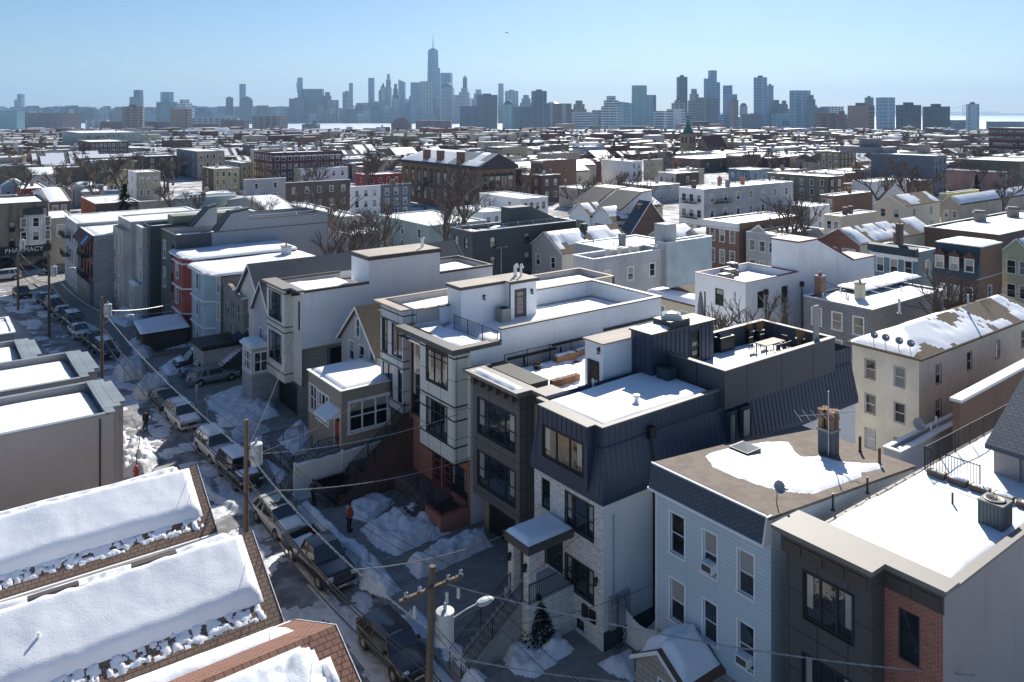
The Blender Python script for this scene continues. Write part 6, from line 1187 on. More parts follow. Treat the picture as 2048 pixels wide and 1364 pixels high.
MIDS = [('f', 353, 394, 303, 449, 11., 'sl', 'be', 'tan brick apartment block with dark grey flank and white bay windows', 3, 4, 3), ('f', 404, 427, 338, 479, 8.4, 'db', 'ye', 'mustard yellow house with iron balcony and dark flank, nearer of two yellow ones', 1, 4, 3), ('f', 449, 482, 326, 506, 8.8, 'sl', 'ye', 'mustard yellow house with blue roof edge, farther of two yellow ones', 2, 2, 3),
 ('f', 256, 273, 345, 321, 8.6, 'wh', 'be', 'beige three storey house with white corner boards and fire escape', 1, 3, 2), ('f', 214, 217, 341, 253, 7.6, 'ye', 'ye', 'olive yellow brick two storey house with three windows', 0, 4, 2), ('f', 279, 292, 313, 356, 9., 'db', 'db', 'dark maroon flat house with antenna mast left of the tan apartment block', 1, 3, 3),
 ('f', 157, 180, 284, 256, 12., 'mr', 'dg', 'long brown tenement row with cornice behind the bare left trees', 2, 9, 4), ('f', 124, 158, 266, 284, 14., 'gn', 'gn', 'pale green glazed factory building far left', 8, 12, 4), ('f', 146, 150, 373, 207, 5.6, 'gl', 'gy', 'light grey low house with snow roof left of the blue roofed one', 0, 2, 1), ('f', 207, 212, 382, 253, 4.6, 'gy', 'bl', 'small house with bright blue snow shadowed roof', 0, 2, 1),
 ('gy', 96, 98, 383, 143, 4.4, 'pb', 'pb', 'white pointed gabled house at left with dark roof slope', 0, 2, 1), ('gx', 50, 62, 350, 112, 5.8, 'gy', 'gy', 'grey shingle roofed house with square snow patch at far left', 1, 2, 1), ('f', 26, 40, 378, 94, 5.0, 're', 're', 'bright red walled low house under white snow roof', 1, 2, 1), ('gy', 0, 2, 372, 54, 5., 'pb', 'pb', 'blue grey gabled house at the left edge', 0, 2, 1), ('gx', 66, 98, 404, 140, 5.8, 'wh', 'bb', 'brown gabled house with stripy snow behind the pharmacy building', 1, 2, 2), ('f', -40, -20, 418, 62, 6.6, 'gl', 'gl', 'flat snowy roof house directly behind the pharmacy building', 0, 3, 2),
 ('f', 162, 191, 408, 278, 5.6, 'or', 'db', 'long orange ended low brick building with snow roof', 0, 5, 1), ('f', 276, 279, 404, 348, 5.6, 'be', 'be', 'low tan shop row joined to the orange ended building', 0, 5, 1), ('f', 346, 349, 398, 470, 5.8, 'gn', 'gn', 'pale green low workshop with snowy roof', 0, 4, 1), ('f', 571, 573, 366, 701, 8., 'db', 'dg', 'brown brick house with two ornate white arched window pairs', 0, 5, 2),
 ('f', 487, 491, 360, 572, 7., 'gl', 'gl', 'plain pale grey wall house with arched snow roof left of the brown one', 0, 2, 2), ('f', 582, 602, 338, 696, 7.2, 'cr', 'wh', 'cream house with brown edged snow roof in front of the maroon block', 2, 5, 2), ('f', 700, 702, 374, 761, 8.6, 'wh', 'wh', 'off white three bay town house with black windows', 0, 3, 3), ('f', 761, 762, 370, 822, 8.6, 'sl', 'sl', 'dark slate town house joined to the off white one', 0, 3, 3),
 ('f', 711, 734, 350, 803, 6.6, 're', 're', 'bright red low building with white roof edge beside the school', 1, 4, 2), ('f', 959, 1042, 398, 1096, 8.2, 'wh', 'wh', 'long white house with two chimneys and black windows below the school', 2, 4, 3), ('f', 905, 966, 425, 1020, 6.2, 'wh', 'wh', 'low white extension with red brick chimney under the long white house', 0, 3, 2), ('f', 756, 858, 452, 972, 6.2, 'gn', 'gn', 'wide snow roofed house behind the big bare tree', 3, 2, 2),
 ('f', 574, 684, 434, 722, 5.8, 'be', 'be', 'tan fronted flat house under sloping snow behind bare trees', 0, 2, 2), ('gx', 454, 540, 424, 600, 5., 'gy', 'gy', 'house with patchy snow roof among bare trees left of centre', 2, 1, 1), ('f', 1062, 1083, 351, 1121, 8., 'db', 'db', 'dark brown brick house right of the school', 1, 2, 2), ('f', 1203, 1262, 323, 1284, 9., 'wh', 'wh', 'white modern duplex with black parapet, left half', 0, 2, 3), ('f', 1284, 1287, 320, 1326, 9.2, 'wh', 'be', 'cream modern duplex with black parapet, right half', 0, 3, 3),
 ('f', 1316, 1352, 347, 1398, 7.6, 'gy', 'db', 'brown and taupe flat house in front of the long snowy roofs', 3, 1, 2), ('f', 1457, 1500, 340, 1540, 7.4, 'bl', 'pb', 'faded teal row house with snow roof', 3, 2, 2), ('f', 1640, 1680, 304, 1712, 11., 'ol', 'db', 'drab brown tenement with iron balconies behind the long drab row', 3, 4, 4), ('f', 1325, 1400, 318, 1600, 6., 'pk', 'db', 'very long low block under unbroken snow roof beyond the brown and taupe house', 3, 8, 1),
 ('f', 1118, 1180, 380, 1240, 5.5, 'gy', 'gy', 'low house with broad snow roof behind bare shrubs right of centre', 2, 1, 1), ('f', 1240, 1300, 372, 1360, 5., 'gl', 'gl', 'low snowy garage block between bare trees and white corner tenement', 1, 2, 1), ('f', 1560, 1620, 414, 1660, 6., 'be', 'wh', 'pale house hidden behind the big shrub left of the cream flat house', 2, 1, 2),
 ('f', 1640, 1668, 392, 1745, 6.2, 'bb', 'bb', 'brown brick row with round roof tank beside the white stepped house', 2, 0, 2), ('f', 1595, 1700, 470, 1650, 3., 'gy', 'gy', 'tiny snow topped porch building', 0, 0, 1), ('f', 640, 700, 470, 760, 3.4, 'gl', 'gl', 'low snow capped yard hut under the bare trees', 1, 0, 1), ('gx', 140, 165, 384, 200, 4.2, 'gy', 'gy', 'squat grey gabled house at left behind the orange ended building', 1, 2, 1)]
for q in MIDS:
    if 'tiny' in q[8]: continue
    mid(*q[:9], *q[9:], vents=MR.randint(0, 4), chim=((MR.uniform(.2, .8), MR.uniform(.3, .7), MR.uniform(1., 1.8), MR.choice(('bb', 'db', 'gl')), 1),) if MR.random() < .6 else ())
# church with green spire
X0, Y0, _ = inv(1376, 306, 4.); dch = X0 * SA + Y0 * CA; s_ = dch / F; ch = thing('church', 'sandstone church with green copper spire and steep gable', 'church', (X0, Y0, 0)); FOOT.append((X0 - 10, X0 + 45, Y0 - 10, Y0 + 12)); PROT.append((1355, 1420, 300, dch))
SND = mat('church_sandstone', (.30, .20, .12), .85, 'brick'); tw_ = 11 * s_; zt1 = H - (268 - HY) * s_; zt2 = H - (239 - HY) * s_
b = MB(); b.box(X0 - tw_, X0 + tw_, Y0 - tw_, Y0 + tw_, 0, zt1); b.obj('tower', SND, ch)
b = MB(); b.box(X0 - tw_ * 1.08, X0 + tw_ * 1.08, Y0 - tw_ * 1.08, Y0 + tw_ * 1.08, zt1, zt1 + .8); b.rev((X0, Y0, zt1 + .8), [(tw_ * 1.35, 0), (tw_ * .8, 2.6), (tw_ * .45, 4.4), (.25, zt2 - zt1 - .9), (0, zt2 - zt1 - .8)], 4); b.v = b.v; b.obj('spire', mat('copper_green', (.05, .17, .13), .7), ch)
b = MB(); b.tube((X0, Y0, zt2 - .5), (X0, Y0, zt2 + 2.2), .15); b.tube((X0 - .7, Y0 + .5, zt2 + 1.4), (X0 + .7, Y0 - .5, zt2 + 1.4), .12); b.obj('cross', BLACK, ch)
b = MB()
for dx in (-.4, .4): b.box(X0 - tw_ - .02, X0 - tw_, Y0 + dx * tw_ - .6, Y0 + dx * tw_ + .6, zt1 - 5, zt1 - 1.6); b.box(X0 + dx * tw_ - .6, X0 + dx * tw_ + .6, Y0 - tw_ - .02, Y0 - tw_, zt1 - 5, zt1 - 1.6)
b.obj('belfry_opening', BLACK, ch)
b = MB(); nx0 = X0 + tw_ + .1; gwalls(b, nx0, nx0 + 16, Y0 - tw_ - 9, Y0 - tw_, 0, 6., zt1 - 1, 'x', [], [], 0, 0); b.obj('nave', SND, ch); gable(ch, nx0, nx0 + 16, Y0 - tw_ - 9, Y0 - tw_, 6., zt1 - 1, 'x', mat('red_slate', (.12, .05, .045), .8), .3, .2, sn=None, mfas=mat('church_trim', (.2, .1, .08), .7))

# ================================================================== the rows further out, up to 300 houses one by one, the rest as one mass
GR = random.Random(11); gcols = ['wh', 'cr', 'gl', 'gy', 'be', 'bb', 'bb', 'db', 'rb', 'be', 'sl', 'dg', 'ol', 'cr', 'pb', 'mr', 'tn', 'db']
gname = {'wh': 'white', 'gl': 'light grey', 'gy': 'taupe', 'be': 'beige', 'bb': 'brown brick', 'db': 'dark brown brick', 'rb': 'red brick', 'sl': 'slate grey', 'tn': 'tan', 'dg': 'dim brown', 'ol': 'olive brown', 'cr': 'cream', 'pb': 'pale blue', 'mr': 'maroon brick'}
for n_ in ('wh', 'gl', 'cr', 'be'): pass
cand = []
for ix in range(0, 40):
    xb = 78 + ix * 30.5
    for s in (0, 1):
        yb = -260.
        while yb < 900:
            w_ = GR.choice((6.5, 7.6, 7.6, 9, 12)); yb += w_
            if GR.random() < .07: yb += 8
            x0 = xb + (0 if s == 0 else 14.5) + GR.uniform(-1, 1); d = (x0) * SA + yb * CA; l = x0 * CA - yb * SA
            if d < 150 or d > 830 or abs(l / d) > .70: yb += .1; continue
            cand.append((d, x0, x0 + GR.uniform(11, 14), yb, yb + w_ - .15, GR.choice((5.4, 6., 6.2, 6.8, 7.4, 8.6)) if GR.random() < .95 else 11.5, GR.choice(gcols)))
for ix in range(0, 26):       # blocks left of the street axis
    xb = 55 - ix * 30.5
    for s in (0, 1):
        yb = 195.
        while yb < 1000:
            w_ = GR.choice((6.5, 7.6, 7.6, 9, 12)); yb += w_
            if GR.random() < .07: yb += 8
            x0 = xb + (0 if s == 0 else 14.5) + GR.uniform(-1, 1); d = x0 * SA + yb * CA; l = x0 * CA - yb * SA
            if d < 150 or d > 830 or abs(l / d) > .70: continue
            cand.append((d, x0, x0 + GR.uniform(11, 14), yb, yb + w_ - .15, GR.choice((5.4, 6., 6.2, 6.8, 7.4, 8.6)), GR.choice(gcols)))
cand.sort(); keep = []
for c in cand:
    d, x0, x1, y0, y1, z, col = c
    if any(x0 < f[1] and x1 > f[0] and y0 < f[3] and y1 > f[2] for f in FOOT): continue
    pts = [pxof(x, y, z) for x in (x0, x1) for y in (y0, y1)]; a, b_ = min(p[0] for p in pts), max(p[0] for p in pts); t_ = min(p[1] for p in pts)
    if any(a < P_[1] and b_ > P_[0] and d < P_[3] and t_ < P_[2] for P_ in PROT): continue
    keep.append(c)
GPX = {}
def rowmesh(w, dp, z, col, wins):
    key = (w, dp, z, col, wins)
    if key in GPX: return GPX[key]
    if wins:
        b = MB(); zr_ = z + w * .28; b.box(0, dp, 0, w, 0, z, 0); b.ext([(-.3, z - .1), (w / 2, zr_), (w + .3, z - .1)], 'x', -.3, dp + .2, 1); s = MB()
        for q in ((.2, w / 2 - .15), (w - .2, w / 2 + .15)):
            n = 7
            for i in range(n):
                if GR.random() < .2: continue
                P_ = lambda a, t: (.1 + (dp - .3) * a / n, q[0] + (q[1] - q[0]) * t, z + .12 + (zr_ - z) * (1 - abs(q[0] + (q[1] - q[0]) * t - w / 2) / (w / 2 + .3))); s.poly([P_(i, 0), P_(i + 1, 0), P_(i + 1, 1), P_(i, 1)])
        GPX[key] = (b.mesh('wall', [PAL[col], GR.choice((SHT, SHG, SHB))]), s.mesh('roof_snow', SNOW)); return GPX[key]
    b = MB(); b.box(0, dp, 0, w, 0, z, 0); b.box(-.25, .0, -.02, w + .02, z - .6, z + .1, 1)
    b.poly([(.1, .1, z + .012), (dp - .1, .1, z + .012), (dp - .1, w - .1, z + .012), (.1, w - .1, z + .012)], 2)
    for q in (0, w - .2): b.box(0, dp, q, q + .2, z, z + .35, 0)
    for j in range(3): vx_, vy_ = GR.uniform(1, dp - 1), GR.uniform(.6, w - 1); b.box(vx_, vx_ + .25, vy_, vy_ + .25, z, z + GR.uniform(.5, 1.2), 1)
    wall = b.mesh('wall', [PAL[col], GR.choice((WHITE, BRZ, STEEL)), TAR])
    s = MB(); n = 5; hs = [[.1 + .3 * GR.random() for _ in range(n + 1)] for _ in range(n + 1)]
    for i in range(n):
        for j in range(n):
            if GR.random() < .16: continue
            P_ = lambda a, c: (.25 + (dp - .5) * a / n, .2 + (w - .4) * c / n, z + .02 + (hs[a][c] if 0 < a < n and 0 < c < n else .04)); s.poly([P_(i, j), P_(i + 1, j), P_(i + 1, j + 1), P_(i, j + 1)])
    GPX[key] = (wall, s.mesh('roof_snow', SNOW, True)); return GPX[key]
for k, (d, x0, x1, y0, y1, z, col) in enumerate(keep[:300]):
    w, dp = round(y1 - y0, 1), round((x1 - x0) / 1.5) * 1.5; pile = 'tall' if z > 9.3 else ('low' if z < 7 else 'mid height')
    t = thing('row_house', '%s %s row house among the dense snowy rows before the skyline' % (pile, gname[col] + (' gabled' if (k * 7) % 10 < 3 and z < 8 else '')), 'house', (x0, y0, 0), 0, '%s %s row houses in the distance' % (pile, gname[col] + (' gabled' if (k * 7) % 10 < 3 and z < 8 else '')))
    gb = (k * 7) % 10 < 3 and z < 8; wm_, sm_ = rowmesh(w, dp, z, col, gb)
    for nm, me in (('wall', wm_), ('roof_snow', sm_)): o = bpy.data.objects.new(nm, me); C.objects.link(o); o.parent = t
    if d < 400:
        fl = 2 if z < 8 else 3
        for f in range(fl):
            for j in range(2 if w < 9 else 3):
                for ax in ('x', 'y'):
                    if ax == 'y' and j > 1: continue
                    wf, wp = winmesh(.95, 1.6, 'dhd' if (k % 3) else 'dh', (j + f + k) % 2); o = bpy.data.objects.new('window', wf); C.objects.link(o); o.parent = t; zz = .8 + f * (z - 1.2) / fl
                    q = bpy.data.objects.new('pane', wp); C.objects.link(q); q.parent = o
                    if ax == 'x': o.location = (-.12, w * (j + .5) / (2 if w < 9 else 3), zz); o.rotation_euler = (0, 0, -math.pi / 2)
                    else: o.location = (dp * (.2 + .45 * j), -.12, zz)
    if GR.random() < .7:
        b = MB(); cx_, cy_ = GR.uniform(2, dp - 2), GR.uniform(1, w - 1); b.box(cx_, cx_ + .9, cy_, cy_ + .9, z, z + GR.uniform(1., 2.)); o = bpy.data.objects.new('chimney', b.mesh('chimney', GR.choice((CHIM, PAL['db'], PAL['gl'])))); C.objects.link(o); o.parent = t
# distant mass: remaining plateau rows plus the low town below the cliff
def terr(d): return float(np.interp(d, [0, 830, 1100, 2480, 2560, 40000], [0, 0, -32, -33, -38, -38]))
mcols = ['wh', 'tn', 'db', 'mr', 'sl', 'dg', 'ol', 'be', 'gl', 'bb']; mass = MB(); NM = len(mcols)
for c in keep[300:]:
    d, x0, x1, y0, y1, z, col = c; i = mcols.index(col) if col in mcols else GR.randrange(NM); mass.box(x0, x1, y0, y1, 0, z, i); mass.poly([(x0 + .3, y0 + .3, z + .15), (x1 - .3, y0 + .3, z + .15), (x1 - .3, y1 - .3, z + .15), (x0 + .3, y1 - .3, z + .15)], NM)
    if GR.random() < .5: mass.box(x0 + 3, x0 + 4.5, y0 + 2, y0 + 3.5, z, z + 2, GR.randrange(NM))
vx, vy, rx, ry = SA, CA, CA, -SA
d = 850.
while d < 2430:
    step = 20 + (d - 850) / 60.; lat = -.68 * d
    while lat < .68 * d:
        wd = GR.uniform(10, 30); 
        if GR.random() < .62:
            xx, yy = vx * d + rx * lat, vy * d + ry * lat; g = terr(d); z = g + GR.choice((7, 8, 9, 10, 12)) + (GR.uniform(4, 12) if GR.random() < .04 else 0); q = GR.uniform(10, 22); i = GR.randrange(NM)
            mass.box(xx, xx + q, yy, yy + wd, g - 2, z, i); mass.poly([(xx + .5, yy + .5, z + .3), (xx + q - .5, yy + .5, z + .3), (xx + q - .5, yy + wd - .5, z + .3), (xx + .5, yy + wd - .5, z + .3)], NM if GR.random() < .75 else GR.randrange(NM))
        lat += wd * 1.5
    d += step
o = mass.obj('distant_town', [PAL[c] for c in mcols] + [SNOW]); tag(o, 'endless low roofs of the town below the ridge, snowy and hazy', 'town', None, 'stuff')
# ================================================================== skyline towers
def tower_mat(name, col, glass, pu=4., pz=3.6, fu=.35, fz=.35):
    if name in MT: return MT[name]
    m, n, b = _mat(name); L = n.links; g = _n(n, 'ShaderNodeNewGeometry'); s = _n(n, 'ShaderNodeSeparateXYZ'); L.new(g.outputs['Position'], s.inputs[0])
    u = math_(n, 'FRACT', math_(n, 'MULTIPLY', math_(n, 'ADD', s.outputs[0], s.outputs[1]), 1 / pu)); v = math_(n, 'FRACT', math_(n, 'MULTIPLY', s.outputs[2], 1 / pz))
    w = math_(n, 'MAXIMUM', math_(n, 'LESS_THAN', u, fu), math_(n, 'LESS_THAN', v, fz))
    L.new(mixc(n, w, glass, col), b.inputs['Base Color']); L.new(rng_(n, w, 0, 1, .15, .75), b.inputs['Roughness']); MT[name] = m; return m
TM = {'c': tower_mat('concrete_tower', (.42, .42, .42), (.08, .10, .13), 10, 8), 'b': tower_mat('brown_tower', (.27, .18, .15), (.06, .06, .07), 8, 7), 'g': tower_mat('green_glass_tower', (.26, .38, .39), (.14, .30, .33), 12, 8, .15, .25), 'u': tower_mat('blue_glass_tower', (.26, .36, .46), (.12, .20, .30), 14, 10, .2, .2), 'w': tower_mat('white_banded_tower', (.62, .64, .66), (.09, .12, .15), 14, 8, .1, .5), 'd': tower_mat('dark_tower', (.09, .11, .14), (.04, .06, .08), 10, 8, .3, .3), 's': tower_mat('striped_tower', (.34, .34, .35), (.14, .07, .06), 14, 60, .3, .02), 'r': tower_mat('red_brick_block', (.18, .075, .07), (.06, .05, .05), 7, 6, .5, .4)}
LBL = {'c': 'grey concrete', 'b': 'brown', 'g': 'green glass', 'u': 'blue glass', 'w': 'white banded', 'd': 'dark', 's': 'white and red striped', 'r': 'red brick'}
def tower(px, pw, py, dist, k, desc, style='box', name='tower', cat='tower', rot=None, thick=.8):
    s = dist / F; l = (px - 1024) * s; w = pw * s; zt = H - (py - HY) * s; g = -36.; x, y = vx * dist + rx * l, vy * dist + ry * l; t = thing(name, desc, cat, (x, y, g), 0); t.rotation_euler = (0, 0, -ANG + (rot or ((int(px) * 37) % 9 - 4) * .09)); h = zt - g; a = w / 2; c = w * (thick if pw < 35 else .4) / 2; b = MB(); r = MB()
    if style == 'box': b.box(-a, a, -c, c, 0, h); r.box(-a * .4, a * .35, -c * .5, c * .5, h, h + max(5, h * .035))
    elif style == 'flat': b.box(-a, a, -c, c, 0, h)
    elif style == 'step': b.box(-a, a, -c, c, 0, h * .72); b.box(-a * .72, a * .72, -c * .8, c * .8, h * .72, h * .88); b.box(-a * .45, a * .45, -c * .5, c * .5, h * .88, h)
    elif style == 'stepr': b.box(-a, a, -c, c, 0, h * .8); b.box(-a * .2, a, -c * .9, c * .9, h * .8, h)
    elif style == 'stepl': b.box(-a, a, -c, c, 0, h * .8); b.box(-a, a * .3, -c * .9, c * .9, h * .8, h)
    elif style == 'slant': b.ext([(-a, 0), (a, 0), (a, h * .94), (-a, h)], 'y', -c, c)
    elif style == 'jenga':
        n = 9
        for i in range(n): q = (.82 + .18 * ((i * 37) % 5) / 4) * a; o_ = (((i * 53) % 7) / 6 - .5) * a * .2; b.box(-q + o_, q + o_, -c, c, h * i / n, h * (i + 1) / n - .5)
    elif style == 'dome': b.box(-a, a, -c, c, 0, h * .86); r.rev((0, 0, h * .86), [(a * .95, 0), (a * .8, h * .07), (a * .4, h * .12), (0, h * .14)], 14)
    elif style == 'pyr': b.box(-a, a, -c, c, 0, h * .8); b.box(-a * .6, a * .6, -c * .6, c * .6, h * .8, h * .87); r.rev((0, 0, h * .87), [(a * .6, 0), (0, h * .13)], 4)
    elif style == 'taper':
        i = len(b.v); q = .70
        for j, (zz, f_) in enumerate(((0, 1.), (h * .06, 1.), (h, q))): b.v += [(-a * f_, -a * f_, zz), (a * f_, -a * f_, zz), (a * f_, a * f_, zz), (-a * f_, a * f_, zz)]
        for j in (0, 1):
            for m_ in range(4): b.f.append((i + 4 * j + m_, i + 4 * j + (m_ + 1) % 4, i + 4 * j + 4 + (m_ + 1) % 4, i + 4 * j + 4 + m_)); b.m.append(0)
        b.f.append((i + 8, i + 9, i + 10, i + 11)); b.m.append(0)
    o = bpy.data.objects.new('tower_body', b.mesh('tower_body', TM[k])); C.objects.link(o); o.parent = t
    if r.v: o = bpy.data.objects.new('rooftop', r.mesh('rooftop', TM['d'])); C.objects.link(o); o.parent = t
    return t, h, a
# one tall tapered tower with mast
WTC = thing('skyscraper', 'tallest skyscraper, tapered blue glass tower with needle mast', 'skyscraper', (0, 0, 0)); D_ = 4850.; s = D_ / F; x, y = vx * D_ + rx * (866 - 1024) * s, vy * D_ + ry * (866 - 1024) * s; WTC.location = (x, y, -36); WTC.rotation_euler = (0, 0, -ANG + R(20))
hb_ = H - (100 - HY) * s + 36; a = 12.2 * s / 1.15; b = MB(); q = a * .74; i0 = [(-a, -a), (a, -a), (a, a), (-a, a)]; i1 = [(0, -a * .97), (a * .97, 0), (0, a * .97), (-a * .97, 0)]
b.prism(i0, 0, 55); b.poly([(*p, hb_) for p in i1])
for k in range(4): A0, A1 = i0[k], i0[(k + 1) % 4]; T0, T1 = i1[k], i1[(k + 1) % 4]; b.poly([(*A0, 55), (*A1, 55), (*T0, hb_)]); b.poly([(*A1, 55), (*T1, hb_), (*T0, hb_)])
o = bpy.data.objects.new('tower_body', b.mesh('tower_body', tower_mat('pale_blue_curtain', (.26, .38, .50), (.15, .27, .40), 9, 40, .15, .06))); C.objects.link(o); o.parent = WTC
b = MB(); b.rev((0, 0, hb_), [(a * .6, 0), (a * .62, 7), (a * .3, 7.5), (5, 10)], 12); b.tube((0, 0, hb_), (0, 0, H - (82 - HY) * s + 36), 3.2, 2.2); b.tube((0, 0, hb_ + 40), (0, 0, H - (68 - HY) * s + 36), 1.9, .8); o = bpy.data.objects.new('mast', b.mesh('mast', TM['d'])); C.objects.link(o); o.parent = WTC
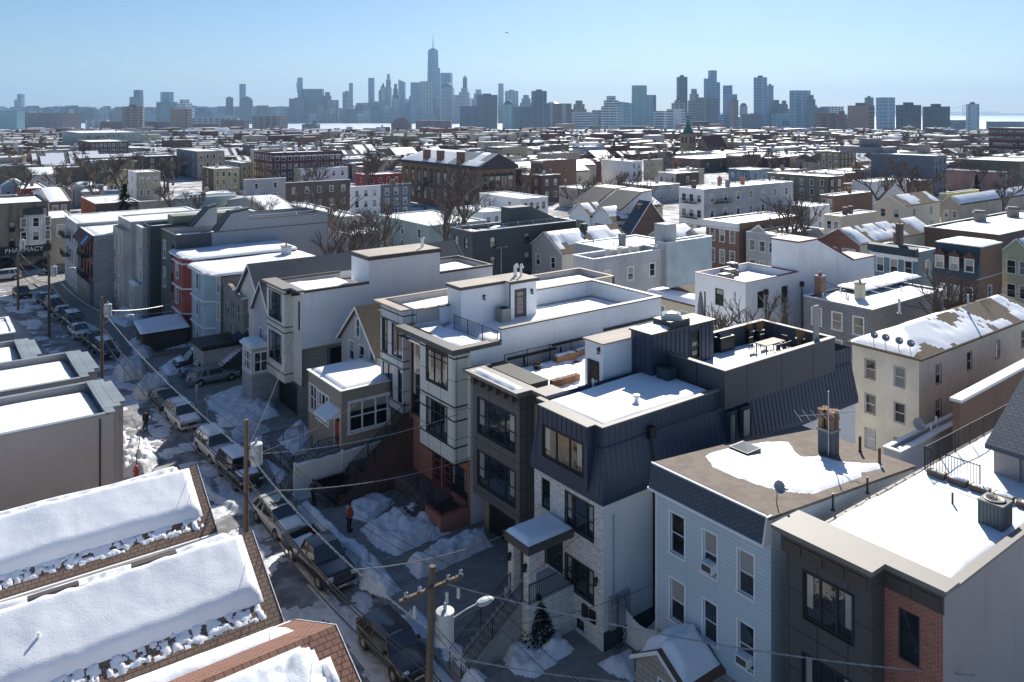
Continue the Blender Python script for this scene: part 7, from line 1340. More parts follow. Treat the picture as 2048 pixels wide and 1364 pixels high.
TW = [(39, 14, 188, 5400, 'u', 'stepr', 'lone pale glass tower far left above the low shore'), (273, 20, 180, 4200, 'd', 'stepr', 'rounded dark stepped tower behind the left concrete slab'), (334, 19, 184, 4300, 'u', 'flat', 'wide topped glass block on a podium, left of centre'), (334, 38, 204, 4250, 'd', 'flat', 'dark podium block beneath the wide topped glass block'), (369, 30, 199, 2900, 'w', 'step', 'banded tower with curved crown behind second concrete slab'), (459, 11, 195, 4700, 'd', 'box', 'small slim dark tower between left slabs and twin towers'), (485, 12, 168, 4600, 'u', 'flat', 'slender blue tower with flat top at left centre'), (493, 24, 192, 4300, 'd', 'dome', 'broad dark tower with sloped shoulders beside the slender blue one'),
 (600, 12, 155, 4700, 'g', 'jenga', 'jagged stacked box tower in front of the wide slab'), (597, 30, 197, 4600, 'd', 'box', 'low block left of the jagged tower'), (625, 42, 178, 4650, 'd', 'flat', 'wide flat dark slab right of the jagged tower'), (655, 20, 184, 4700, 'd', 'step', 'stepped grey block right of the wide dark slab'), (667, 16, 200, 4600, 'b', 'flat', 'lower block right of the stepped grey block'), (702, 6, 166, 5000, 'u', 'flat', 'needle thin pale tower left of the downtown group'), (694, 14, 184, 4950, 'c', 'box', 'short block leaning on the needle thin pale tower'), (718, 22, 206, 4700, 'b', 'step', 'brown hued block at the left foot of downtown'), (743, 12, 156, 4800, 'u', 'flat', 'straight grey blue slab tower, first tall one of downtown'),
 (766, 14, 164, 4850, 'c', 'pyr', 'gothic tower with pointed top'), (777, 12, 148, 4900, 'c', 'step', 'tall tapering stone tower behind the pointed one'), (791, 11, 168, 4850, 'd', 'step', 'grey tower right of the tapering stone tower'), (804, 13, 159, 4800, 'u', 'slant', 'glass tower with slanted top edge'), (832, 20, 165, 4700, 'u', 'flat', 'pale blue block left of the tallest skyscraper'), (853, 24, 163, 4650, 'c', 'flat', 'light banded block in front of the tallest skyscraper'), (878, 4, 136, 4900, 'd', 'flat', 'thin dark slice right behind the tallest skyscraper'), (893, 21, 146, 5000, 'u', 'flat', 'plain pale square topped tower right of the tallest skyscraper'), (894, 26, 164, 4600, 'c', 'dome', 'domed stone tower before the pale square topped tower'),
 (930, 8, 155, 4900, 'd', 'box', 'slim tower with dark cap right of the domed one'), (929, 26, 176, 4500, 'c', 'step', 'stepped block under the slim dark capped tower'), (912, 16, 190, 4550, 'c', 'flat', 'low pale infill block between domed and stepped towers'), (957, 24, 179, 4800, 'c', 'step', 'pyramid like stepped block at right of downtown'), (975, 41, 190, 2800, 'd', 'box', 'near dark balconied apartment slab in front of downtown'), (1002, 10, 167, 4700, 'u', 'flat', 'thin bluish tower rising right of the near dark slab'), (1023, 24, 182, 4800, 'c', 'box', 'flat grey building right of the thin bluish tower'), (1052, 20, 190, 4850, 'd', 'step', 'cluster of small dark tops before the gap'),
 (940, 40, 212, 2900, 'd', 'flat', 'low dark block to the left of the near balconied slab'), (1017, 20, 200, 2700, 'g', 'dome', 'teal glass tower with curved shoulder'), (1045, 30, 214, 2750, 'd', 'flat', 'low dark grey block right of the teal glass tower'), (1078, 26, 182, 2650, 'd', 'box', 'big dark glazed tower with heavy cap'), (1105, 30, 203, 2900, 'd', 'dome', 'rounded dark block behind the striped slabs'), (1121, 42, 207, 2500, 's', 'flat', 'white and red striped apartment slab, left of the banded offices'), (1158, 26, 201, 2700, 'b', 'step', 'brown stepped tower above the banded office block'), (1162, 44, 224, 2500, 'w', 'flat', 'low white banded office block right of the striped slab'), (1197, 22, 220, 2900, 'w', 'flat', 'small pale banded block between two office towers'),
 (1222, 32, 192, 2500, 'w', 'step', 'white banded office with stepped roof'), (1248, 28, 203, 2600, 'u', 'slant', 'blue office wing right of the stepped banded office'), (1285, 40, 171, 2450, 'g', 'stepl', 'large green glass office tower'), (1306, 12, 190, 2600, 'd', 'flat', 'dark edge tower right behind the green glass office'), (1320, 30, 222, 2500, 'w', 'flat', 'low green tinted banded block right of the green office tower'), (1364, 18, 154, 2800, 'd', 'box', 'tall dark notched tower, left one of the right hand group'), (1357, 22, 192, 2750, 'c', 'pyr', 'pointed block at the foot of the dark notched tower'), (1388, 24, 178, 2850, 'c', 'step', 'beige stepped twin towers right of the notched tower'), (1352, 36, 218, 2450, 'w', 'flat', 'square pale slab in front of the notched tower'), (1405, 26, 195, 2700, 'b', 'flat', 'pinkish brick tower before the tallest right hand tower'),
 (1428, 19, 141, 2900, 'u', 'stepl', 'tallest tower of the right hand group with stepped glass top'), (1414, 12, 157, 2850, 'u', 'flat', 'narrow glass tower joined left of the tallest right hand tower'), (1424, 25, 197, 2500, 'd', 'flat', 'dark square block below the tallest right hand tower'), (1460, 26, 171, 2800, 'u', 'stepl', 'glass tower with notched right shoulder'), (1468, 17, 200, 2500, 'b', 'box', 'slim brown tower before the notched glass one'), (1487, 14, 205, 2900, 'c', 'dome', 'small domed building in the middle of a gap'), (1521, 25, 155, 2700, 'u', 'box', 'tall ribbed glass slab standing alone with roof block'), (1540, 13, 171, 2800, 'u', 'box', 'shorter companion right of the tall ribbed slab'), (1505, 40, 228, 2300, 'd', 'flat', 'low dark office box under the tall ribbed slab'), (1552, 22, 200, 2750, 'd', 'step', 'grey block right of the ribbed slab'), (1568, 18, 201, 2800, 'b', 'step', 'brownish stepped block before the next gap'),
 (1600, 38, 181, 2600, 'u', 'flat', 'broad bluish slab with flat top'), (1622, 20, 190, 2550, 'd', 'step', 'darker wing on right side of the broad bluish slab'), (1640, 24, 215, 2800, 'd', 'flat', 'small dark block right of the broad slab'), (1664, 34, 213, 2900, 'c', 'flat', 'pale low building with crane on top'), (1652, 32, 226, 1700, 'r', 'flat', 'red brick apartment block, left one of a pair near the right'), (1683, 26, 222, 1800, 'r', 'step', 'red brick apartment block with orange band, right one of the pair'), (1722, 46, 211, 1500, 'b', 'box', 'brown gridded apartment slab left of the lone blue tower'), (1738, 15, 195, 2600, 'd', 'box', 'grey tower peeking over the brown gridded slab'), (1771, 27, 195, 2200, 'u', 'flat', 'lone pale blue tower with white edge stripes'),
 (1817, 47, 210, 1500, 'd', 'box', 'wide dark balconied slab right of the lone pale blue tower'), (1872, 47, 213, 1500, 'd', 'box', 'second wide dark balconied slab, next to the bridge'), (1945, 20, 208, 2100, 'u', 'box', 'last slim teal tower near the right edge'), (1920, 50, 240, 2500, 'd', 'flat', 'low dark shed row below the bridge'), (2010, 60, 243, 2400, 'd', 'flat', 'long low pier building at the right'), (267, 38, 213, 2100, 'b', 'box', 'pale brown apartment slab, left one of the two at left'), (362, 38, 217, 2050, 'b', 'flat', 'pale brown apartment slab, right one of the two at left'), (1400, 90, 248, 1500, 'b', 'box', 'long low brick apartment row behind the church'), (230, 50, 243, 2200, 'r', 'flat', 'red brick block left of the left pale brown slab'), (315, 52, 243, 2250, 'r', 'flat', 'red brick block between the two pale brown slabs'), (404, 60, 247, 2100, 'r', 'flat', 'red brick block right of the right pale brown slab'),
 (430, 90, 236, 2600, 'c', 'flat', 'long pale office row at left centre'), (540, 66, 232, 2600, 'b', 'flat', 'long brown office row with gridded windows'), (470, 50, 240, 2500, 'r', 'flat', 'low red brick warehouse before the long office rows'), (803, 38, 235, 2300, 'r', 'step', 'dark red block standing before the river'), (868, 70, 241, 2400, 'r', 'flat', 'low wide red block right of the river view'), (20, 50, 222, 2600, 'g', 'flat', 'green glazed block at far left'), (100, 110, 226, 2900, 'r', 'flat', 'long dark red warehouse at far left'), (195, 40, 240, 2700, 'c', 'flat', 'small pale block right of the far left warehouse'), (1270, 60, 252, 1900, 'd', 'flat', 'low dark institute building below the green glass tower'), (1190, 50, 252, 1600, 'b', 'step', 'rooftop cluster building below the banded offices')]
for (px, pw, py, ds, k, st_, desc) in TW: tower(px, pw, py, ds, k, desc, st_)
t, h, a = tower(629, 7, 239, 2650, 'r', 'slender clock tower with green pointed roof before the river', 'pyr', 'clock_tower', 'clock tower')
tower(622, 28, 246, 2660, 'd', 'low terminal building with green roof by the clock tower', 'dome', 'terminal', 'station')
# the lower, older blocks on the far shore: one mass
TR = random.Random(3); far = MB(); keys = ['c', 'b', 'd', 'u', 'w']
for k in range(1500):
    px = TR.uniform(-40, 1120) if TR.random() < .8 else TR.uniform(1100, 1700); ds = TR.uniform(4550, 6200) if px < 1120 else TR.uniform(2600, 3000)
    dens = max(0, 1 - abs(px - 860) / 260.); hh = (TR.uniform(45, 105) if px < 640 else TR.uniform(25, 85)) + dens * TR.uniform(0, 110) if px < 1120 else TR.uniform(12, 60); s = ds / F; l = (px - 1024) * s; x, y = vx * ds + rx * l, vy * ds + ry * l; w = TR.uniform(20, 60)
    far.box(x, x + w, y, y + w * TR.uniform(.6, 1.2), -38, -36 + hh, keys.index(TR.choice(keys)))
o = far.obj('far_shore_blocks', [TM[k] for k in keys]); tag(o, 'hazy mass of lower city blocks along the far shore', 'city blocks', None, 'stuff')
# suspension bridge far off
br = thing('suspension_bridge', 'faint grey suspension bridge on the horizon at right', 'bridge', (0, 0, 0)); D_ = 15500.; s = D_ / F; bb_ = MB(); P_ = lambda px, z: (vx * D_ + rx * (px - 1024) * s, vy * D_ + ry * (px - 1024) * s, z)
for px in (1787, 1927):
    tb = MB()
    for dx in (-2, 2): tb.tube(P_(px + dx * .9, -36), P_(px + dx * .9, 170), 11, 9, 4)
    tb.tube(P_(px - 2, 165), P_(px + 2, 165), 9, None, 4); tb.obj('pylon', TM['c'], br)
cb = MB(); pts = []
for k in range(33): f_ = k / 32; px = 1727 + f_ * 260; q = (px - 1857) / 70; z = 45 + 125 * min(1, q * q) if abs(q) < 1 else 170 - (abs(q) - 1) / .86 * 135; pts.append(P_(px, z))
cb.path(pts, 4, 4); cb.obj('cable', TM['c'], br); cb = MB(); cb.tube(P_(1715, 30), P_(2000, 30), 7, None, 4); cb.obj('deck', TM['c'], br)

# ================================================================== ground, water, far hills
gm = mat('winter_ground', (.22, .20, .185), .9, 'mix', c2=(.72, .74, .77), q2=.05)
ds_ = [-120, 40, 200, 400, 600, 830, 930, 1050, 1150, 1600, 2200, 2480, 2560]; b = MB()
def dpt(d, l, z): return (vx * d + rx * l, vy * d + ry * l, z)
for a, c in zip(ds_, ds_[1:]):
    for l0, l1 in zip((-4000, -1500, -500, 0, 500, 1500), (-1500, -500, 0, 500, 1500, 4000)): b.poly([dpt(a, l0, terr(a) - .14), dpt(a, l1, terr(a) - .14), dpt(c, l1, terr(c) - .14), dpt(c, l0, terr(c) - .14)])
struct(b, 'ground', gm)
wm = mat('glare_pale_river', (.62, .66, .68), .4, 'plain', var=.05, spec=.6)  # white glare on the water is put into this pale base colour
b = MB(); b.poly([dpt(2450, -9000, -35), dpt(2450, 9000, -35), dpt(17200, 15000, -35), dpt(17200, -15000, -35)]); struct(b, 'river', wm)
b = MB(); b.poly([dpt(4500, -5000, -34), dpt(4500, 420, -34), dpt(6500, 500, -34), dpt(9500, -1200, -34), dpt(9500, -9000, -34)]); struct(b, 'far_shore', mat('shore_ground', (.1, .1, .1), .9))
HR = random.Random(8); hl = MB(); lat = -11500
while lat < 13500:
    hh = 25 + 45 * (math.sin(lat / 1700.) * .5 + .5) + HR.uniform(0, 14); L_ = HR.uniform(260, 600); p, q = dpt(16300, lat, -38), dpt(16300, lat + L_, -38); p2, q2 = dpt(16900, lat + L_, -38), dpt(16900, lat, -38); m1, m2 = dpt(16600, lat, -38 + hh), dpt(16600, lat + L_, -38 + hh * HR.uniform(.85, 1.1))
    hl.poly([p, q, m2, m1]); hl.poly([m1, m2, p2, q2]); hl.poly([p, m1, q2]); hl.poly([q, p2, m2]); lat += L_ * .8
struct(hl, 'hills', mat('far_hill', (.10, .11, .10), .9))
hz = MB(); hb = [dpt(-400, -17500, 0), dpt(-400, 17500, 0), dpt(17300, 17500, 0), dpt(17300, -17500, 0)]
hz.prism([(p[0], p[1]) for p in hb], -42, 530); o = hz.obj('haze', []); m = bpy.data.materials.new('haze'); m.use_nodes = True; n = m.node_tree; n.nodes.clear(); vo = n.nodes.new('ShaderNodeVolumePrincipled'); mo = n.nodes.new('ShaderNodeOutputMaterial')
vo.inputs['Color'].default_value = (.44, .70, 1., 1); vo.inputs['Density'].default_value = 0.00007; vo.inputs['Anisotropy'].default_value = 0.15; n.links.new(vo.outputs[0], mo.inputs['Volume']); o.data.materials.append(m); tag(o, 'pale winter haze over the city', 'haze', None, 'stuff')
# ================================================================== street, pavements, yards
def XR(y): return 20.35 - .075 * max(0, y - 72)
def XL_(y): return 13.9 - .075 * max(0, y - 72)
ROADM = mat('slushy_asphalt', (.13, .13, .135), .7, 'mix', c2=(.30, .30, .31), q2=.22, var=.3)
ys_ = [-10, 20, 40, 60, 72, 85, 100, 115, 130, 143.6]; b = MB()
for a, c in zip(ys_, ys_[1:]): b.poly([(XL_(a), a, -.12), (XR(a), a, -.12), (XR(c), c, -.12), (XL_(c), c, -.12)])
struct(b, 'road', ROADM)
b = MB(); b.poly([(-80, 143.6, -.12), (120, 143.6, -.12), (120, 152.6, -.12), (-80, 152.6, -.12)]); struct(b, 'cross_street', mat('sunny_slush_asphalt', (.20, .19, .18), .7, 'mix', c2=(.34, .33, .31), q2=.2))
PAVE = mat('damp_pavement', (.29, .285, .27), .8, 'mix', c2=(.20, .20, .195), q2=.4); b = MB()
for a, c in zip(ys_, ys_[1:]):
    b.poly([(XR(a), a, 0), (30, a, 0), (30, c, 0), (XR(c), c, 0)]); b.poly([(XR(a), a, -.13), (XR(c), c, -.13), (XR(c), c, 0), (XR(a), a, 0)])
struct(b, 'pavement', PAVE); b = MB()
for a, c in zip(ys_, ys_[1:]):
    b.poly([(-30, a, 0), (XL_(a), a, 0), (XL_(c), c, 0), (-30, c, 0)]); b.poly([(XL_(a), a, -.13), (XL_(a), a, 0), (XL_(c), c, 0), (XL_(c), c, -.13)])
struct(b, 'left_pavement', mat('sandy_pavement', (.33, .30, .26), .85, 'mix', c2=(.42, .42, .42), q2=.35))
b = MB()
for a, c in zip(ys_, ys_[1:]):
    for s_, fx in ((-.16, XR), (0., XL_)):
        b.poly([(fx(a) - .001 - (.0 if s_ else .15), a, .012), (fx(a) + .15 + s_ + (.0), a, .012), (fx(c) + .15 + s_, c, .012), (fx(c) - .001 - (.0 if s_ else .15), c, .012)])
struct(b, 'kerb', CONC)
b = MB()        # scored joints on the near pavement
for k in range(62): y_ = 14 + k * 1.5; b.box(XR(y_) + 1.2, XR(y_) + 2.95, y_, y_ + .03, .001, .006)
struct(b, 'pavement_joints', mat('joint_dark', (.07, .07, .07), .9))
def spoly(name, pxs, thk, seed, label=None, m=None, lump=.6, group='shovelled snow in the front yards', z=0., res=.13, edge=.5, cat='snow', stuff=False, fr=.5):
    pl = [inv(*p, z)[:2] for p in pxs]; x0, x1 = min(p[0] for p in pl), max(p[0] for p in pl); y0, y1 = min(p[1] for p in pl), max(p[1] for p in pl)
    o = snow(None, x0 - .3, x1 + .3, y0 - .3, y1 + .3, z, thk, seed, 1., edge, max(res, (x1 - x0 + y1 - y0) / 130), fr, name, m or LUMPY, 0, .22, lump, poly=pl)
    if o is None: return
    tag(o, label, cat, None, 'stuff' if stuff else None)
YD = [([(723, 1058), (780, 1030), (855, 1010), (902, 1065), (793, 1112), (745, 1092)], .55, 'square of churned snow in front of the cream bay house'), ([(810, 1128), (880, 1085), (975, 1060), (985, 1092), (880, 1140), (835, 1162)], .55, 'long heap of snow in front of the dark bay house garage'), ([(1003, 1300), (1035, 1272), (1100, 1262), (1155, 1298), (1065, 1358), (1015, 1340)], .5, 'rounded heap of snow in front of the white brick house'), ([(1196, 1328), (1262, 1296), (1272, 1364), (1232, 1352)], .3, 'thin patch of snow beside the stone porch'),
 ([(596, 1012), (622, 1008), (668, 1060), (730, 1098), (762, 1130), (802, 1180), (770, 1200), (722, 1178), (712, 1130), (650, 1078), (612, 1048)], .6, 'long ridge of kerbside snow right of the black pickup and white wagon'), ([(800, 1232), (842, 1226), (880, 1262), (930, 1300), (975, 1364), (925, 1364), (880, 1300), (830, 1262)], .5, 'long ridge of kerbside snow beside the dark hatchback'), ([(690, 1012), (740, 988), (772, 990), (790, 1005), (735, 1045), (700, 1035)], .4, 'small heap of snow at the foot of the tall iron railed stair'), ([(555, 880), (600, 842), (628, 868), (620, 905), (590, 912)], .5, 'snow in the fenced yard of the cottage'),
 ([(505, 880), (530, 872), (575, 925), (590, 985), (560, 980), (540, 930)], .35, 'strip of snow along the low garden wall below the cottage'), ([(405, 800), (470, 775), (540, 770), (555, 790), (500, 810), (440, 835), (415, 822)], .3, 'broad heap of snow beside the silver hatchback'), ([(430, 830), (500, 800), (545, 805), (560, 830), (500, 850), (440, 855)], .45, 'heap of snow in front of the porch of the gabled house'), ([(460, 862), (520, 845), (540, 860), (500, 885), (470, 884)], .35, 'small heap of brown twiggy snow near the metal cellar door'), ([(225, 748), (262, 722), (292, 738), (288, 756), (240, 766)], 1.1, 'tall mound of snow in the road, farther of the two road mounds'), ([(262, 790), (300, 760), (332, 765), (346, 778), (300, 800), (272, 800)], 1.1, 'tall mound of snow in the road, nearer of the two road mounds'),
 ([(255, 685), (300, 672), (400, 668), (412, 690), (330, 700), (270, 702)], .4, 'snow over the sloping yard beside the red bay house'), ([(262, 700), (290, 690), (308, 702), (300, 716), (268, 718)], .8, 'small mound of snow at the corner of the dark shed'), ([(318, 735), (360, 715), (392, 722), (380, 742), (340, 752), (325, 748)], .5, 'snow around the driveway of the black minivan'), ([(215, 640), (240, 622), (290, 628), (290, 645), (250, 655)], .6, 'heap of snow outside the beige town houses'), ([(155, 640), (190, 652), (240, 690), (230, 698), (180, 664)], .4, 'ridge of snow beside the parked cars near the crossing'), ([(395, 935), (432, 985), (500, 1020), (480, 1030), (420, 1000), (385, 940)], .3, 'dirty ridge of snow on the road side of the parked cars'), ([(232, 935), (262, 880), (305, 895), (318, 925), (290, 955), (240, 955)], .8, 'dirty snow mound around the sapling and red hydrant on the left pavement'), ([(230, 870), (240, 850), (262, 880), (250, 895)], .3, 'strip of trampled snow beside the grey sided house'), ([(600, 945), (640, 938), (655, 985), (600, 1000), (560, 975)], .12, 'trodden snow around the man by the dark pickup'), ([(520, 1040), (545, 1035), (570, 1080), (640, 1150), (700, 1250), (780, 1364), (740, 1364), (640, 1200)], .06, 'flattened ice along the wheel tracks')]
for k, (pp, th_, lab) in enumerate(YD): spoly('snow_pile', pp, th_, 100 + k, lab, DIRTY if ('dirty' in lab or 'flattened' in lab or 'brown' in lab or 'mound' in lab) else LUMPY, z=-.1 if ('road' in lab or 'ice' in lab) else 0., cat='snow pile')
rs = snow(None, 6, 20.2, 10, 142, -.118, .035, 200, .42, .3, .14, .5, 'road_slush', DIRTY, lump=.8); tag(rs, 'frozen slush smeared over the road surface', 'slush', None, 'stuff')
rs = snow(None, 30, 56, 8, 140, .0, .3, 201, .9, .6, .8, .1, 'yard_snow', LUMPY, lump=.6); tag(rs, 'snow lying in the back yards between the house rows', 'snow', None, 'stuff')

# ------------------------------------------------------------------ vehicles
TYRE = mat('tyre_rubber', (.02, .02, .02), .85); RIM = mat('alloy', (.4, .41, .43), .35, metal=.6); CHR = mat('chrome', (.5, .5, .52), .2, metal=.9); HLM = mat('headlamp', (.55, .57, .6), .1, spec=.9); TLM = mat('tail_lamp', (.35, .015, .01), .25)
def paint(n, c, metal=.25): 
    m = mat('paint_' + n, c, .3, 'plain', var=.05, metal=metal, spec=.6); m.node_tree.nodes['Principled BSDF'].inputs['Coat Weight'].default_value = .5; return m
def car(kind, pm, label, cat=None, rails=False, sroof=False):
    K = {'sedan': (4.65, .91, .72, [(-.5, .55), (-.46, .72), (-.2, .86), (.28, .9), (.42, .93), (.5, .88)], (-.20, -.055, .17, .33), 1.44), 'wagon': (4.75, .91, .74, [(-.5, .55), (-.46, .76), (-.22, .93), (.3, .96), (.5, .95)], (-.22, -.10, .36, .47), 1.5), 'suv': (4.7, .93, .82, [(-.5, .6), (-.46, .88), (-.22, 1.04), (.3, 1.06), (.5, 1.04)], (-.22, -.12, .38, .48), 1.72), 'boxy': (4.6, .93, .9, [(-.5, .7), (-.47, 1.02), (-.2, 1.1), (.3, 1.12), (.5, 1.1)], (-.18, -.12, .44, .49), 1.85), 'van': (5.0, .97, .85, [(-.5, .6), (-.46, .85), (-.28, 1.02), (.3, 1.08), (.5, 1.06)], (-.3, -.17, .42, .49), 1.78), 'pickup': (5.8, .99, .9, [(-.5, .78), (-.47, 1.08), (-.25, 1.18), (.13, 1.18), (.135, 1.18), (.5, 1.18)], (-.235, -.14, .06, .11), 1.88)}[kind]
    L_, w, _, top, gl, hz_ = K; r = thing({'suv': 'parked_suv', 'boxy': 'parked_suv', 'pickup': 'pickup_truck', 'van': 'parked_van'}.get(kind, 'parked_car'), label, cat or {'suv': 'car', 'boxy': 'car', 'pickup': 'truck', 'van': 'van'}.get(kind, 'car'))
    b = MB(); T = sorted(set([-.5, -.485, -.46, -.4, -.3, -.2, -.1, 0, .1, .2, .3, .4, .46, .485, .5] + [t for t, _ in top])); 
    if kind == 'pickup': T = [t for t in T if t <= .135]
    rows = []
    for t in T:
        zt_ = float(np.interp(t, [q[0] for q in top], [q[1] for q in top])); e = max(0, abs(t) - .40) / .1; ww = w * (1 - .13 * e * e); z0 = .26 + .10 * e * e; y = t * L_
        half = [(0, z0), (ww * .9, z0), (ww * .985, z0 + .16), (ww, z0 + .38), (ww * .985, min(zt_ - .12, .8)), (ww * .93, zt_ - .03), (ww * .8, zt_ + .005), (0, zt_ + .035)]
        rows.append([(x, y, z) for x, z in half] + [(-x, y, z) for x, z in half[-2:0:-1]])
    n = len(rows[0]); i0 = 0; b.v = [p for rr in rows for p in rr]
    for i in range(len(rows) - 1):
        for j in range(n): b.f.append((i * n + j, i * n + (j + 1) % n, (i + 1) * n + (j + 1) % n, (i + 1) * n + j)); b.m.append(0)
    b.f.append(tuple(reversed(range(n)))); b.m.append(0); b.f.append(tuple((len(rows) - 1) * n + j for j in range(n))); b.m.append(0)
    b.obj('body', pm, r, True)
    zb = float(np.interp(gl[0], [q[0] for q in top], [q[1] for q in top])) - .01; y0, y1, y2, y3 = [g * L_ for g in gl]; wb, wt = w * .93, w * .74; zr = hz_ - .05
    P = [(-wb, y0, zb), (wb, y0, zb), (wb, y3, zb), (-wb, y3, zb)]; Q = [(-wt, y1, zr), (wt, y1, zr), (wt, y2, zr), (-wt, y2, zr)]
    g = MB(); g.v = P + Q
    for i in range(4): g.f.append((i, (i + 1) % 4, 4 + (i + 1) % 4, 4 + i)); g.m.append(0)
    g.f.append((4, 5, 6, 7)); g.m.append(0); g.obj('glasshouse', CARGLASS, r)
    rf = MB(); e = .03; nn = 5
    vs_ = [];
    for i in range(nn + 1):
        yy = y1 - .06 + (y2 - y1 + .12) * i / nn; cr = math.sin(math.pi * (i + .6) / (nn + 1.2)) * .05
        for j in range(7): xx = -wt - e + (2 * wt + 2 * e) * j / 6; rf.v.append((xx, yy, zr + .0 + cr + .045 * (1 - (xx / (wt + e)) ** 2)))
    for i in range(nn):
        for j in range(6): a = i * 7 + j; rf.f.append((a, a + 1, a + 8, a + 7)); rf.m.append(0)
    rf.obj('roof', pm, r, True)
    pl = MB()
    for sx in (-1, 1):
        def seg(t0, t1, wd):
            a = Vector((sx * (wb + .008), 0, zb)); c = Vector((sx * (wt + .012), 0, zr + .01)); pl.tube((a.x, t0, a.z), (c.x, t1, c.z), wd, wd * .8, 4)
        seg(y0, y1, .045); seg(y3, y2, .07); m_ = (y1 + y2) / 2 + .05; seg(m_ + .02, m_, .045)
        if kind not in ('pickup', 'sedan'): seg(y3 - .75, y2 - .6, .06)
        pl.tube((sx * (wt + .01), y1, zr), (sx * (wt + .01), y2, zr), .035, None, 4); pl.tube((sx * (wb + .012), y0, zb), (sx * (wb + .012), y3, zb), .02, None, 4)
    pl.obj('pillars', pm, r)
    if rails or sroof:
        q = MB()
        if rails:
            for sx in (-1, 1): q.tube((sx * wt * .95, y1 + .2, zr + .1), (sx * wt * .95, y2 - .1, zr + .1), .02, None, 5)
            for yy in (y1 + .45, y2 - .5): q.tube((-wt * .95, yy, zr + .13), (wt * .95, yy, zr + .13), .025, None, 5)
        if sroof: q.box(-.42, .42, y1 + .15, y1 + .95, zr + .06, zr + .085)
        q.obj('roof_rack' if rails else 'sunroof', BLACK, r)
    hy = -L_ / 2; k = MB(); k.box(-w * .5, w * .5, hy - .012, hy + .05, .5 if kind != 'pickup' else .62, .72 if kind != 'pickup' else 1.02)
    for i in range(4): k.box(-w * .52, w * .52, hy - .03, hy - .01, (.5 if kind != 'pickup' else .62) + i * (.07 if kind != 'pickup' else .12), (.515 if kind != 'pickup' else .64) + i * (.07 if kind != 'pickup' else .12), 1)
    k.obj('grille', [BLACK, CHR], r)
    k = MB(); k.box(-w * .86, w * .86, hy - .06, hy + .12, .3, .46); k.obj('front_bumper', CHR if kind == 'pickup' else pm, r)
    k = MB(); k.box(-w * .86, w * .86, -hy - .12, -hy + .07, .32, .5); k.obj('rear_bumper', CHR if kind == 'pickup' else pm, r)
    MB().box(-.26, .26, hy - .075, hy - .062, .34, .45).obj('number_plate', mat('plate_cream', (.6, .58, .45), .5), r)
    for sx in (-1, 1):
        k = MB(); xa, xb = sorted((sx * w * .55, sx * w * .9)); k.box(xa, xb, hy + .0, hy + .16, .66 if kind != 'pickup' else .78, .8 if kind != 'pickup' else 1.0); k.obj('headlight', HLM, r)
        k = MB(); xa, xb = sorted((sx * w * .66, sx * w * .9)); k.box(xa, xb, -hy - .1, -hy + .012, .74, .92 if kind == 'sedan' else 1.05); k.obj('tail_light', TLM, r)
        k = MB(); xa, xb = sorted((sx * (wb + .02), sx * (wb + .2))); k.box(xa, xb, y0 + .25, y0 + .37, zb + .02, zb + .17); k.obj('mirror', pm, r)
        for yy in (-.32 * L_, .305 * L_):
            rr = .34 if kind != 'pickup' else .41; k = MB(); k.tube((sx * (w - .24), yy, rr + .02), (sx * (w + .004), yy, rr + .02), rr + .07, None, 20); k.obj('wheel_arch', TYRE, r)
            k = MB(); x_ = sx * (w + .015); k.tube((sx * (w - .2), yy, rr), (x_, yy, rr), rr, rr * .96, 20); wo = k.obj('wheel', TYRE, r)
            k = MB(); k.tube((x_ - sx * .02, yy, rr), (x_ + sx * .01, yy, rr), rr * .62, rr * .55, 14); k.tube((x_, yy, rr), (x_ + sx * .03, yy, rr), .06, None, 8); k.obj('rim', RIM, wo)
    if kind == 'pickup':
        ya, yb_ = .137 * L_, .5 * L_; k = MB(); zt_ = 1.18
        for sx in (-1, 1):
            xa, xb = sorted((sx * w, sx * (w - .12))); k.box(xa, xb, ya, yb_, .42, zt_)
        k.box(-w + .12, w - .12, ya, ya + .06, .42, zt_); k.box(-w + .12, w - .12, yb_ - .08, yb_, .42, zt_ - .02); k.box(-w + .12, w - .12, ya + .06, yb_ - .08, .42, .62); k.obj('bed', pm, r)
    return r, dict(L=L_, w=w, zb=zb, zr=zr, y0=y0, y1=y1, y2=y2, y3=y3, wt=wt)
def carsnow(r, d, roof=0., hood=0., bed=0., seed=1):
    if roof: snow(r, -d['wt'], d['wt'], d['y1'] + .05, d['y2'] - .05, d['zr'] + .06, roof, seed, edge=.2, res=.12, rag=.1)
    if hood: snow(r, -d['w'] * .8, d['w'] * .8, -d['L'] / 2 + .15, d['y0'] - .05, lambda a, c: d['zb'] + .03 - .25 * np.clip((d['y0'] - c) / (d['L'] * .3), 0, 1) ** 2, hood, seed + 1, edge=.2, res=.12, rag=.12)
    if bed: snow(r, -d['w'] + .14, d['w'] - .14, .15 * d['L'], .48 * d['L'], .62, bed, seed + 2, edge=.3, res=.12)
def put(rd, x, y, rz=0., z=-.12): rd[0].location = (x, y, z); rd[0].rotation_euler = (0, 0, rz)
BLK = paint('black', (.012, .013, .016)); NVY = paint('navy', (.015, .03, .06)); WHT = paint('white', (.60, .60, .58), 0.); SLV = paint('silver', (.30, .34, .38), .5); GRN = paint('green_black', (.02, .028, .026)); MRN = paint('maroon', (.05, .018, .014)); CRM = paint('pearl', (.48, .47, .42), .1)
c = car('pickup', paint('slate_black', (.018, .022, .03)), 'black pickup truck with snow in its bed, parked facing the camera', 'truck'); carsnow(*c, bed=.25); put(c, 18.95, 43.8, R(2))
c = car('wagon', CRM, 'pearl white wagon with roof bars and dark sunroof, parked behind the black pickup', rails=True, sroof=True); carsnow(*c, hood=.1, seed=4); put(c, 18.8, 49.9, R(3))
